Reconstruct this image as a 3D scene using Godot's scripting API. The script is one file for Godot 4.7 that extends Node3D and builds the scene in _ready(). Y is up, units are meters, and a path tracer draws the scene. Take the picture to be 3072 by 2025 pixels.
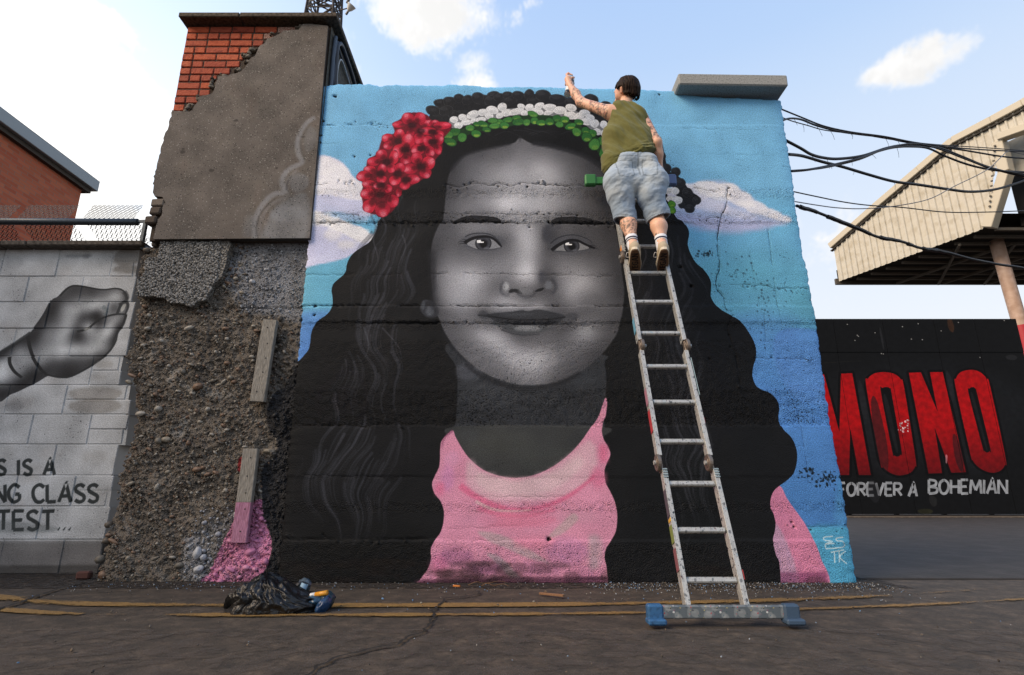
extends Node3D

# ------------------------------------------------------------------ helpers
var rng := RandomNumberGenerator.new()
var cv: Image            # the canvas being painted
var hv: Image            # the relief canvas that belongs to it
var cs := 440.0          # pixels per metre of the canvas

func V(a: Array) -> PackedVector2Array:
	var r := PackedVector2Array()
	for i in range(0, a.size() - 1, 2):
		r.append(Vector2(a[i], a[i + 1]))
	return r

func V3(a: Array) -> PackedVector3Array:
	var r := PackedVector3Array()
	for i in range(0, a.size() - 2, 3):
		r.append(Vector3(a[i], a[i + 1], a[i + 2]))
	return r

func hexcol(h: String, a := 1.0) -> Color:
	var c := Color.html(h)
	c.a = a
	return c

# --- paint: soft polygons on a canvas, points in millimetres from the canvas' top left
func smooth_pts(p: PackedVector2Array, closed: bool, n := 5) -> PackedVector2Array:
	var r := PackedVector2Array()
	var c := p.size()
	var last := c if closed else c - 1
	for i in last:
		var a := p[(i - 1 + c) % c] if closed else p[maxi(i - 1, 0)]
		var b := p[i]
		var d := p[(i + 1) % c]
		var e := p[(i + 2) % c] if closed else p[mini(i + 2, c - 1)]
		for k in n:
			r.append(b.cubic_interpolate(d, a, e, float(k) / n))
	if not closed:
		r.append(p[c - 1])
	return r

func fill(im: Image, p: PackedVector2Array, col: Color) -> void:
	var h := im.get_height()
	var w := im.get_width()
	var n := p.size()
	var rows: Array[PackedFloat32Array] = []
	rows.resize(h)
	for i in n:
		var a := p[i]
		var b := p[(i + 1) % n]
		if a.y > b.y:
			var t := a
			a = b
			b = t
		var y0 := maxi(0, ceili(a.y - 0.5))
		var y1 := mini(h - 1, ceili(b.y - 0.5) - 1)
		if y1 < y0:
			continue
		var k := (b.x - a.x) / (b.y - a.y)
		for y in range(y0, y1 + 1):
			rows[y].append(a.x + (y + 0.5 - a.y) * k)
	for y in h:
		var r := rows[y]
		if r.size() < 2:
			continue
		r.sort()
		for i in range(0, r.size() - 1, 2):
			var x0 := maxi(0, roundi(r[i]))
			var x1 := mini(w, roundi(r[i + 1]))
			if x1 > x0:
				im.fill_rect(Rect2i(x0, y, x1 - x0, 1), col)

func brush(target: Image, p: PackedVector2Array, col: Color, soft: float) -> void:
	# p and soft in canvas pixels
	var lo := p[0]
	var hi := p[0]
	for q in p:
		lo = lo.min(q)
		hi = hi.max(q)
	var pad := soft * 1.6 + 3.0
	lo = (lo - Vector2(pad, pad)).max(Vector2(-pad, -pad)).floor()
	hi = (hi + Vector2(pad, pad)).min(Vector2(target.get_width() + pad, target.get_height() + pad)).ceil()
	if hi.x - lo.x < 1 or hi.y - lo.y < 1:
		return
	var n := 0
	while float(1 << (n + 1)) <= soft * 1.15:
		n += 1
	var m := n - 2                       # raster scale 1 / 2^m
	if n < 2:
		m = -1 if maxf(hi.x - lo.x, hi.y - lo.y) < 900.0 else 0
	m = mini(m, n)
	var f := pow(2.0, -m)
	var unit := 1 << (n - m)
	var w := ceili((hi.x - lo.x) * f / unit) * unit
	var h := ceili((hi.y - lo.y) * f / unit) * unit
	var im := Image.create_empty(w, h, false, Image.FORMAT_RGBA8)
	im.fill(Color(col.r, col.g, col.b, 0.0))
	var q2 := PackedVector2Array()
	for q in p:
		q2.append((q - lo) * f)
	fill(im, q2, col)
	for k in n - m:
		im.shrink_x2()
	if n > 0:
		im.resize(int(w / f), int(h / f), Image.INTERPOLATE_CUBIC)
	target.blend_rect(im, Rect2i(0, 0, im.get_width(), im.get_height()), Vector2i(lo))

func px(l: Array) -> PackedVector2Array:
	var r := PackedVector2Array()
	for i in range(0, l.size() - 1, 2):
		r.append(Vector2(l[i], l[i + 1]) * (cs / 1000.0))
	return r

func poly(l: Array, c: String, a: float, soft: float, sm: int) -> void:
	var p := px(l)
	if sm:
		p = smooth_pts(p, true)
	brush(cv, p, hexcol(c, a), soft * cs / 1000.0)

func ring(c: Vector2, rx: float, ry: float, rot: float) -> PackedVector2Array:
	var p := PackedVector2Array()
	var ph := rng.randf() * 6.3
	for i in 26:
		var t := TAU * i / 26.0
		var wob := 1.0 + 0.035 * sin(t * 3.0 + ph) + 0.02 * sin(t * 5.0 - ph)
		p.append(c + (Vector2(cos(t) * rx, sin(t) * ry) * wob).rotated(rot))
	return p

func blob(x: float, y: float, rx: float, ry: float, rot: float, c: String, a: float, soft: float) -> void:
	if a <= 0.0:
		return
	var k := cs / 1000.0
	brush(cv, ring(Vector2(x, y) * k, rx * k, ry * k, rot), hexcol(c, a), soft * k)

func ribbon(p: PackedVector2Array, w0: float, w1: float) -> PackedVector2Array:
	var l := PackedVector2Array()
	var r := PackedVector2Array()
	for i in p.size():
		var d := (p[mini(i + 1, p.size() - 1)] - p[maxi(i - 1, 0)]).normalized()
		var nn := Vector2(-d.y, d.x) * lerpf(w0, w1, float(i) / maxf(1.0, p.size() - 1)) * 0.5
		l.append(p[i] + nn)
		r.append(p[i] - nn)
	r.reverse()
	l.append_array(r)
	return l

func stroke(l: Array, c: String, a: float, soft: float, w0: float, w1: float) -> void:
	var k := cs / 1000.0
	var p := px(l)
	if p.size() > 2:
		p = smooth_pts(p, false, 6)
	brush(cv, ribbon(p, maxf(w0 * k, 0.7), maxf(w1 * k, 0.7)), hexcol(c, a), soft * k)

func stroke_closed(l: Array, c: String, a: float, soft: float, w: float) -> void:
	var p := px(l)
	var k := cs / 1000.0
	for i in p.size():
		var s := PackedVector2Array([p[i], p[(i + 1) % p.size()]])
		brush(cv, ribbon(s, w * k, w * k), hexcol(c, a), soft * k)
		brush(cv, ring(p[i], w * k * 0.5, w * k * 0.5, 0.0), hexcol(c, a), soft * k)

func seam(l: Array, w: float, a: float) -> void:
	# a joint or a crack: a ragged dark line on the paint, a groove in the relief
	var k := cs / 1000.0
	var p := smooth_pts(px(l), false, 4)
	var q := PackedVector2Array()
	var wander := noise(0.02, FastNoiseLite.TYPE_SIMPLEX_SMOOTH, 3, rng.randi() % 999)
	for i in p.size() - 1:
		var n := maxi(1, int(p[i].distance_to(p[i + 1]) / 6.0))
		for j in n:
			var c := p[i].lerp(p[i + 1], float(j) / n)
			q.append(c + Vector2(rng.randf_range(-1.2, 1.2), rng.randf_range(-1.8, 1.8) + wander.get_noise_2dv(c) * (0.0 if w < 7.5 and a > 0.9 else 6.0)))
			if a > 0.5 and a < 0.94 and rng.randf() < 0.22:
				var o := Vector2(rng.randfn(0, 6), rng.randfn(0, 9)) + q[q.size() - 1]
				var r := rng.randf_range(0.8, 3.2)
				brush(cv, ring(o, r * 1.4, r, 0), Color(0.06, 0.06, 0.065, rng.randf_range(0.3, 0.8)), 1.0)
				brush(hv, ring(o, r * 1.6, r * 1.3, 0), Color(0.0 if rng.randf() < 0.6 else 1.0, 0, 0, 0.6), 2.0)
	var i := 0
	while i < q.size() - 2:
		var n := mini(rng.randi_range(3, 16), q.size() - i)
		if rng.randf() < 0.55 + a * 0.45:
			var s := q.slice(i, i + n)
			if s.size() > 1:
				var ww := w * k * rng.randf_range(0.25, 1.25)
				brush(cv, ribbon(s, ww, ww * 0.6), Color(0.05, 0.05, 0.055, a * rng.randf_range(0.45, 1.0)), 0.8)
				brush(hv, ribbon(s, ww * 1.3, ww), Color(0.05, 0, 0, a), 1.6)
		i += n - 1

func face_tone(s: PackedInt32Array, mask: Array, spread := 16900.0, tint := Color(0.99, 1.0, 1.025), soft := 5.0) -> void:
	# the sprayed greys of the face: soft dabs of paint that run into each other
	var gw := 104
	var gh := 130
	var k := cs / 1000.0
	var lo := Vector2(1e9, 1e9)
	var hi := Vector2(-1e9, -1e9)
	for i in range(0, s.size(), 3):
		lo = lo.min(Vector2(s[i], s[i + 1]))
		hi = hi.max(Vector2(s[i], s[i + 1]))
	lo -= Vector2(60, 60)
	hi += Vector2(60, 60)
	var im := Image.create_empty(gw, gh, false, Image.FORMAT_RGBA8)
	var n := s.size() / 3
	for gy in gh:
		var y := lerpf(lo.y, hi.y, (gy + 0.5) / gh)
		for gx in gw:
			var x := lerpf(lo.x, hi.x, (gx + 0.5) / gw)
			var g := 0.0
			for i in n:
				var dx := s[i * 3] - x
				var dy := s[i * 3 + 1] - y
				var d := dx * dx + dy * dy
				if d < 150000.0:
					g += exp(-d / spread) * s[i * 3 + 2]
			g = clampf(g / 2550.0 + 0.30, 0.1, 0.95)
			im.set_pixel(gx, gy, Color(g * tint.r, g * tint.g, g * tint.b + 0.012))
	im.resize(int((hi.x - lo.x) * k), int((hi.y - lo.y) * k), Image.INTERPOLATE_CUBIC)
	# cut to the face with a soft edge
	var m := Image.create_empty(cv.get_width(), cv.get_height(), false, Image.FORMAT_RGBA8)
	m.fill(Color(1, 1, 1, 0))
	brush(m, smooth_pts(px(mask), true), Color(1, 1, 1, 1), soft)
	var o := Vector2i(lo * k)
	if o.x < 0 or o.y < 0:
		var cutoff := Vector2i(maxi(0, -o.x), maxi(0, -o.y))
		im = im.get_region(Rect2i(cutoff, im.get_size() - cutoff))
		o += cutoff
	var md := m.get_region(Rect2i(o, im.get_size())).get_data()
	var d := im.get_data()
	for i in range(3, d.size(), 4):
		d[i] = md[i]
	im = Image.create_from_data(im.get_width(), im.get_height(), false, Image.FORMAT_RGBA8, d)
	cv.blend_rect(im, Rect2i(0, 0, im.get_width(), im.get_height()), o)

func clip_iris(w: Array, cx: float, cy: float, r: float) -> void:
	var k := cs / 1000.0
	var eye := smooth_pts(px(w), true)
	for step in [[1.0, "26272c", 1.5], [0.86, "43454c", 4.0], [0.62, "303138", 6.0], [0.45, "1f2025", 3.0]]:
		var rr := PackedVector2Array()
		for i in 40:
			rr.append(Vector2(cx, cy) * k + Vector2.from_angle(TAU * i / 40.0) * r * k * step[0])
		for part in Geometry2D.intersect_polygons(eye, rr):
			brush(cv, part, hexcol(step[1], 0.95), step[2])

func petals(l: Array, c: String, rim: String, core := "") -> void:
	# sprayed round petals: a rim, a body, a paler dab towards the light
	for i in range(0, l.size(), 4):
		var x: float = l[i]
		var y: float = l[i + 1]
		var a: float = l[i + 2]
		var b: float = l[i + 3]
		a *= rng.randf_range(0.88, 1.22)
		b *= rng.randf_range(0.85, 1.18)
		var t := rng.randf_range(-0.5, 0.5)
		blob(x, y, a * 1.03, b * 1.04, t, "141416" if core == "" else "85888d", 0.8, 4)
		blob(x, y, a, b, t, rim, 1 if core else 0.75, 5)
		blob(x + a * 0.03, y + b * 0.06, a * 0.88, b * 0.88, t, c, 1, 7)
		blob(x - a * 0.2, y - b * 0.32, a * 0.5, b * 0.38, 0, rim, 0.45, 9)
		if core:
			blob(x + a * 0.1, y + b * 0.45, a * 0.55, b * 0.35, 0, core, 0.6, 9)

func leaves(l: Array) -> void:
	for i in range(0, l.size(), 4):
		var x: float = l[i]
		var y: float = l[i + 1]
		var a: float = l[i + 2]
		var b: float = l[i + 3]
		var k := i / 4
		a *= rng.randf_range(0.9, 1.25)
		b *= rng.randf_range(0.9, 1.25)
		var t := rng.randf_range(-0.6, 0.6)
		blob(x, y, a, b, t, "1c3a20", 0.9, 5)
		blob(x, y - 1, a * 0.92, b * 0.9, t, ["356f35", "2c6030", "40783a"][k % 3], 1, 4)
		blob(x + a * 0.1, y + b * 0.45, a * 0.6, b * 0.35, 0, ["9aae45", "7c9a3c", "6a9040"][k * 7 % 3], 0.62 if k % 4 else 0.25, 10)

func red_petals(l: Array, hearts: Array) -> void:
	# each petal darkens towards the heart of its flower and pales at its tip
	for i in range(0, l.size(), 4):
		var p := Vector2(l[i], l[i + 1])
		var a: float = l[i + 2] * 1.06
		var b: float = l[i + 3] * 1.06
		var k := i / 4
		var best := Vector2(1e6, 0)
		for h in range(0, hearts.size(), 2):
			var q := Vector2(hearts[h], hearts[h + 1]) - p
			if q.length() < best.length():
				best = q
		var d := best.normalized()
		var e := d * Vector2(a, b)
		blob(p.x, p.y, a * 1.05, b * 1.05, 0, "5c1020", 0.85, 5)
		blob(p.x, p.y, a, b, 0, ["b01f38", "ba2138", "a31b33"][k % 3], 1, 4)
		blob(p.x - e.x * 0.45, p.y - e.y * 0.45, a * 0.55, b * 0.55, 0, ["cf3a50", "c9485c", "d8586c"][k * 5 % 3], 0.7, 16)
		blob(p.x - e.x * 0.62, p.y - e.y * 0.62, a * 0.36, b * 0.36, 0, "e28a98", 0.5 if k % 3 else 0.25, 14)
		blob(p.x + e.x * 0.7, p.y + e.y * 0.7, a * 0.55, b * 0.55, 0, "4a0d1a", 0.75, 20)
	for h in range(0, hearts.size(), 2):
		blob(hearts[h], hearts[h + 1], 42, 34, 0, "260b13", 0.7, 26)

var hair_flow: FastNoiseLite

func strand(x: float, y: float, l: float, c: String, a: float, w: float) -> void:
	# a lock that follows the wave of the hair, with finer hairs beside it
	if hair_flow == null:
		hair_flow = noise(0.0022, FastNoiseLite.TYPE_SIMPLEX_SMOOTH, 2, 53)
	for k in 3:
		var p := []
		var q := Vector2(x + rng.randf_range(-22, 22) * minf(k, 1), y + rng.randf_range(0, 60) * minf(k, 1))
		for i in 9:
			p.append_array([q.x, q.y])
			q += Vector2((hair_flow.get_noise_2d(q.x * 0.35, q.y) * 1.25 - 0.10), 1.0).normalized() * l / 9.0
		stroke(p, c, a if k == 0 else a * 0.6, 9.0 if k == 0 else 5.0, w if k == 0 else w * 0.35, 2.5)

func new_canvas(w: float, h: float, scale: float, base: String) -> void:
	cs = scale
	cv = Image.create_empty(int(w * scale), int(h * scale), false, Image.FORMAT_RGBA8)
	cv.fill(hexcol(base))
	hv = Image.create_empty(int(w * scale), int(h * scale), false, Image.FORMAT_RGBA8)
	hv.fill(Color(0.5, 0, 0, 1))

func noise(freq: float, kind := FastNoiseLite.TYPE_SIMPLEX_SMOOTH, oct := 3, s := 1) -> FastNoiseLite:
	var n := FastNoiseLite.new()
	n.noise_type = kind
	n.frequency = freq
	n.fractal_octaves = oct
	n.seed = s
	return n

func bytes_of(n: FastNoiseLite, w: int, h: int) -> PackedByteArray:
	return n.get_image(w, h, false, false, true).get_data()

# --- textures that repeat, for everything that is not painted
func ntex(freq: float, stops: Array, cols: Array, oct := 4, s := 1, size := 512, kind := FastNoiseLite.TYPE_SIMPLEX_SMOOTH) -> NoiseTexture2D:
	var t := NoiseTexture2D.new()
	t.width = size
	t.height = size
	t.seamless = true
	t.noise = noise(freq, kind, oct, s)
	if cols.size():
		var g := Gradient.new()
		g.offsets = PackedFloat32Array(stops)
		var pc := PackedColorArray()
		for c in cols:
			pc.append(Color.html(c))
		g.colors = pc
		t.color_ramp = g
	return t

func mat(tint: String, rough := 0.8, tex: Texture2D = null, metres := 1.0, bump: Texture2D = null, cm := 0.3, metal := 0.0) -> StandardMaterial3D:
	var m := StandardMaterial3D.new()
	m.albedo_color = Color.html(tint)
	m.roughness = rough
	m.metallic = metal
	if tex or bump:
		m.uv1_triplanar = true
		m.uv1_world_triplanar = true
		m.uv1_scale = Vector3.ONE / metres
		m.albedo_texture = tex
		if bump:
			m.heightmap_enabled = true
			m.heightmap_texture = bump
			m.heightmap_scale = cm
	return m

func painted(cm: float, rough: float) -> StandardMaterial3D:
	# the material of the canvas that has just been finished
	var m := StandardMaterial3D.new()
	cv.convert(Image.FORMAT_RGB8)
	m.albedo_texture = ImageTexture.create_from_image(cv)
	m.roughness = rough
	m.heightmap_enabled = true
	m.heightmap_texture = ImageTexture.create_from_image(hv)
	m.heightmap_scale = cm
	m.texture_repeat = false
	return m

# --- meshes
func tri(st: SurfaceTool, a: Vector3, b: Vector3, c: Vector3, out: Vector3) -> void:
	if (a - c).cross(a - b).dot(out) < 0.0:
		var t := b
		b = c
		c = t
	st.add_vertex(a)
	st.add_vertex(b)
	st.add_vertex(c)

func quad(st: SurfaceTool, a: Vector3, b: Vector3, c: Vector3, d: Vector3, out: Vector3) -> void:
	tri(st, a, b, c, out)
	tri(st, a, c, d, out)

func new_st() -> SurfaceTool:
	var st := SurfaceTool.new()
	st.begin(Mesh.PRIMITIVE_TRIANGLES)
	return st

func box(st: SurfaceTool, xf: Transform3D, size: Vector3, ch := 0.004) -> void:
	var h := size * 0.5
	var c := minf(ch, minf(h.x, minf(h.y, h.z)) * 0.6)
	var o := xf.origin
	var p := func(sx: float, sy: float, sz: float, ax: int) -> Vector3:
		var v := Vector3(h.x - c, h.y - c, h.z - c)
		v[ax] = h[ax]
		return xf * Vector3(v.x * sx, v.y * sy, v.z * sz)
	for ax in 3:
		for s in [-1.0, 1.0]:
			var q: Array[Vector3] = []
			for k in [[-1.0, -1.0], [1.0, -1.0], [1.0, 1.0], [-1.0, 1.0]]:
				var sg := [0.0, 0.0, 0.0]
				sg[ax] = s
				sg[(ax + 1) % 3] = k[0]
				sg[(ax + 2) % 3] = k[1]
				q.append(p.call(sg[0], sg[1], sg[2], ax))
			quad(st, q[0], q[1], q[2], q[3], (q[0] + q[2]) * 0.5 - o)
	if c <= 0.0:
		return
	for ax in 3:
		var a1 := (ax + 1) % 3
		var a2 := (ax + 2) % 3
		for s1 in [-1.0, 1.0]:
			for s2 in [-1.0, 1.0]:
				var lo := [0.0, 0.0, 0.0]
				lo[ax] = -1.0
				lo[a1] = s1
				lo[a2] = s2
				var hi := lo.duplicate()
				hi[ax] = 1.0
				var a: Vector3 = p.call(lo[0], lo[1], lo[2], a1)
				var b: Vector3 = p.call(lo[0], lo[1], lo[2], a2)
				var d: Vector3 = p.call(hi[0], hi[1], hi[2], a1)
				var e: Vector3 = p.call(hi[0], hi[1], hi[2], a2)
				quad(st, a, b, e, d, (a + e) * 0.5 - o)
	for sx in [-1.0, 1.0]:
		for sy in [-1.0, 1.0]:
			for sz in [-1.0, 1.0]:
				var a: Vector3 = p.call(sx, sy, sz, 0)
				tri(st, a, p.call(sx, sy, sz, 1), p.call(sx, sy, sz, 2), a - o)

func at(p: Vector3, b := Basis()) -> Transform3D:
	return Transform3D(b, p)

func along(a: Vector3, b: Vector3, up := Vector3.UP) -> Transform3D:
	# y runs from a to b, the origin half way
	var y := (b - a).normalized()
	var x := y.cross(up)
	if x.length() < 0.01:
		x = y.cross(Vector3.RIGHT)
	x = x.normalized()
	return Transform3D(Basis(x, y, x.cross(y)), (a + b) * 0.5)

func bar(st: SurfaceTool, a: Vector3, b: Vector3, w: float, d: float, up := Vector3.UP, ch := 0.003) -> void:
	box(st, along(a, b, up), Vector3(w, a.distance_to(b), d), ch)

func tube(st: SurfaceTool, p: PackedVector3Array, r0: float, r1 := -1.0, sides := 8, caps := true) -> void:
	if r1 < 0.0:
		r1 = r0
	var rings: Array[PackedVector3Array] = []
	var side := Vector3.ZERO
	for i in p.size():
		var d := (p[mini(i + 1, p.size() - 1)] - p[maxi(i - 1, 0)]).normalized()
		if side == Vector3.ZERO:
			side = d.cross(Vector3(0.31, 0.87, 0.38)).normalized()
		side = (side - d * side.dot(d)).normalized()
		var up := d.cross(side)
		var r := lerpf(r0, r1, float(i) / maxf(1, p.size() - 1))
		var q := PackedVector3Array()
		for k in sides:
			var t := TAU * k / sides
			q.append(p[i] + (side * cos(t) + up * sin(t)) * r)
		rings.append(q)
	for i in p.size() - 1:
		for k in sides:
			var k2 := (k + 1) % sides
			quad(st, rings[i][k], rings[i][k2], rings[i + 1][k2], rings[i + 1][k], (rings[i][k] + rings[i][k2]) * 0.5 - p[i] + (rings[i + 1][k] - p[i + 1]) * 0.1)
	if caps:
		for e in [0, p.size() - 1]:
			var out := p[e] - p[1 if e == 0 else p.size() - 2]
			for k in sides:
				tri(st, p[e], rings[e][k], rings[e][(k + 1) % sides], out)

func curve3(p: PackedVector3Array, n := 6) -> PackedVector3Array:
	var r := PackedVector3Array()
	for i in p.size() - 1:
		for k in n:
			r.append(p[i].cubic_interpolate(p[i + 1], p[maxi(i - 1, 0)], p[mini(i + 2, p.size() - 1)], float(k) / n))
	r.append(p[p.size() - 1])
	return r

func lathe(st: SurfaceTool, xf: Transform3D, prof: Array, n := 18) -> void:
	# prof: [radius, height] pairs along y
	for i in prof.size() - 1:
		for k in n:
			var a := TAU * k / n
			var b := TAU * (k + 1) / n
			var f := func(pr: Array, t: float) -> Vector3: return xf * Vector3(cos(t) * pr[0], pr[1], sin(t) * pr[0])
			var p0: Vector3 = f.call(prof[i], a)
			var p1: Vector3 = f.call(prof[i], b)
			var p2: Vector3 = f.call(prof[i + 1], b)
			var p3: Vector3 = f.call(prof[i + 1], a)
			var dr: float = prof[i + 1][0] - prof[i][0]
			var dh: float = prof[i + 1][1] - prof[i][1]
			var m := (a + b) * 0.5
			quad(st, p0, p1, p2, p3, xf.basis * Vector3(cos(m) * dh, -dr, sin(m) * dh))

func slab(st: SurfaceTool, p: PackedVector2Array, zf: float, zb: float, uv: Callable, jag := 0.0) -> void:
	# an upright plate: outline in x, y; front at zf, back at zb
	if Geometry2D.is_polygon_clockwise(p):
		p.reverse()
	var ix := Geometry2D.triangulate_polygon(p)
	for i in range(0, ix.size(), 3):
		var t: Array[Vector2] = [p[ix[i]], p[ix[i + 1]], p[ix[i + 2]]]
		if (t[1] - t[0]).cross(t[2] - t[0]) > 0.0:
			t.reverse()
		for q in t:
			st.set_uv(uv.call(q))
			st.add_vertex(Vector3(q.x, q.y, zf))
	for i in p.size():
		var a := p[i]
		var b := p[(i + 1) % p.size()]
		var out := Vector3((b - a).y, -(b - a).x, 0)
		var q: Array[Vector3] = [Vector3(a.x, a.y, zf), Vector3(b.x, b.y, zf), Vector3(b.x, b.y, zb), Vector3(a.x, a.y, zb)]
		st.set_uv(uv.call(a))
		quad(st, q[0], q[1], q[2], q[3], out)

func obj(called: String, m: Variant, mt: Material, parent: Node = null) -> MeshInstance3D:
	var o := MeshInstance3D.new()
	o.name = called
	if m is SurfaceTool:
		m = (m as SurfaceTool).commit()
	o.mesh = m
	o.material_override = mt
	(parent if parent else self).add_child(o, true)
	return o

func smooth(st: SurfaceTool) -> SurfaceTool:
	st.generate_normals()
	return st

func tag(o: Node, label: String, category: String, group := "") -> void:
	o.set_meta("label", label)
	o.set_meta("category", category)
	if group:
		o.set_meta("group", group)

func thing(called: String, label: String, category: String, group := "", where := Vector3.ZERO) -> Node3D:
	var o := Node3D.new()
	o.name = called
	o.position = where
	add_child(o, true)
	tag(o, label, category, group)
	return o

func setting(called: String, m: Variant, mt: Material) -> MeshInstance3D:
	var o := obj(called, m, mt)
	o.set_meta("kind", "structure")
	return o

func pt(p: PackedVector2Array, v: float, by_y: bool) -> float:
	# the polyline's other coordinate at v
	for i in p.size() - 1:
		var a := p[i].y if by_y else p[i].x
		var b := p[i + 1].y if by_y else p[i + 1].x
		if (v - a) * (v - b) <= 0.0 and a != b:
			var t := (v - a) / (b - a)
			return lerpf(p[i].x, p[i + 1].x, t) if by_y else lerpf(p[i].y, p[i + 1].y, t)
	var f := p[0]
	var l := p[p.size() - 1]
	var near_first := absf(v - (f.y if by_y else f.x)) < absf(v - (l.y if by_y else l.x))
	var e := f if near_first else l
	return e.x if by_y else e.y

func relief(nx: int, ny: int, pos: Callable, uv: Callable, back: float) -> ArrayMesh:
	# a wall face with depth: pos(s, t) on the unit square, its border drawn back to z = back
	var v := PackedVector3Array()
	var u := PackedVector2Array()
	for j in ny + 1:
		for i in nx + 1:
			var p: Vector3 = pos.call(float(i) / nx, float(j) / ny)
			v.append(p)
			u.append(uv.call(p))
	var ix := PackedInt32Array()
	var w := nx + 1
	for j in ny:
		for i in nx:
			var a := j * w + i
			ix.append_array([a, a + w, a + 1, a + 1, a + w, a + w + 1])
	# border
	var rim := PackedInt32Array()
	for i in nx:
		rim.append(i)
	for j in ny:
		rim.append(j * w + nx)
	for i in nx:
		rim.append(ny * w + nx - i)
	for j in ny:
		rim.append((ny - j) * w)
	var first := v.size()
	for k in rim.size():
		var p := v[rim[k]]
		v.append(p)
		u.append(u[rim[k]])
		v.append(Vector3(p.x, p.y, back))
		u.append(u[rim[k]])
	for k in rim.size():
		var a := first + k * 2
		var b := first + (k + 1) % rim.size() * 2
		ix.append_array([a, b, a + 1, b, b + 1, a + 1])
	var ar := []
	ar.resize(Mesh.ARRAY_MAX)
	ar[Mesh.ARRAY_VERTEX] = v
	ar[Mesh.ARRAY_TEX_UV] = u
	ar[Mesh.ARRAY_INDEX] = ix
	var am := ArrayMesh.new()
	am.add_surface_from_arrays(Mesh.PRIMITIVE_TRIANGLES, ar)
	var st := SurfaceTool.new()
	st.create_from(am, 0)
	st.generate_normals()
	return st.commit()

func stone_mesh(s: int, n := 7, m := 9) -> ArrayMesh:
	var r := RandomNumberGenerator.new()
	r.seed = s
	var nz := noise(1.3, FastNoiseLite.TYPE_SIMPLEX_SMOOTH, 2, s)
	var st := new_st()
	var f := func(i: int, k: int) -> Vector3:
		var th := PI * i / n
		var ph := TAU * (k % m) / m
		var d := Vector3(sin(th) * cos(ph), sin(th) * sin(ph), cos(th))
		return d * (1.0 + 0.32 * nz.get_noise_3dv(d))
	for i in n:
		for k in m:
			var a: Vector3 = f.call(i, k)
			var b: Vector3 = f.call(i, k + 1)
			var c: Vector3 = f.call(i + 1, k + 1)
			var d: Vector3 = f.call(i + 1, k)
			if i > 0:
				tri(st, a, b, c, a + b + c)
			if i < n - 1:
				tri(st, a, c, d, a + c + d)
	st.generate_normals()
	return st.commit()

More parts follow.
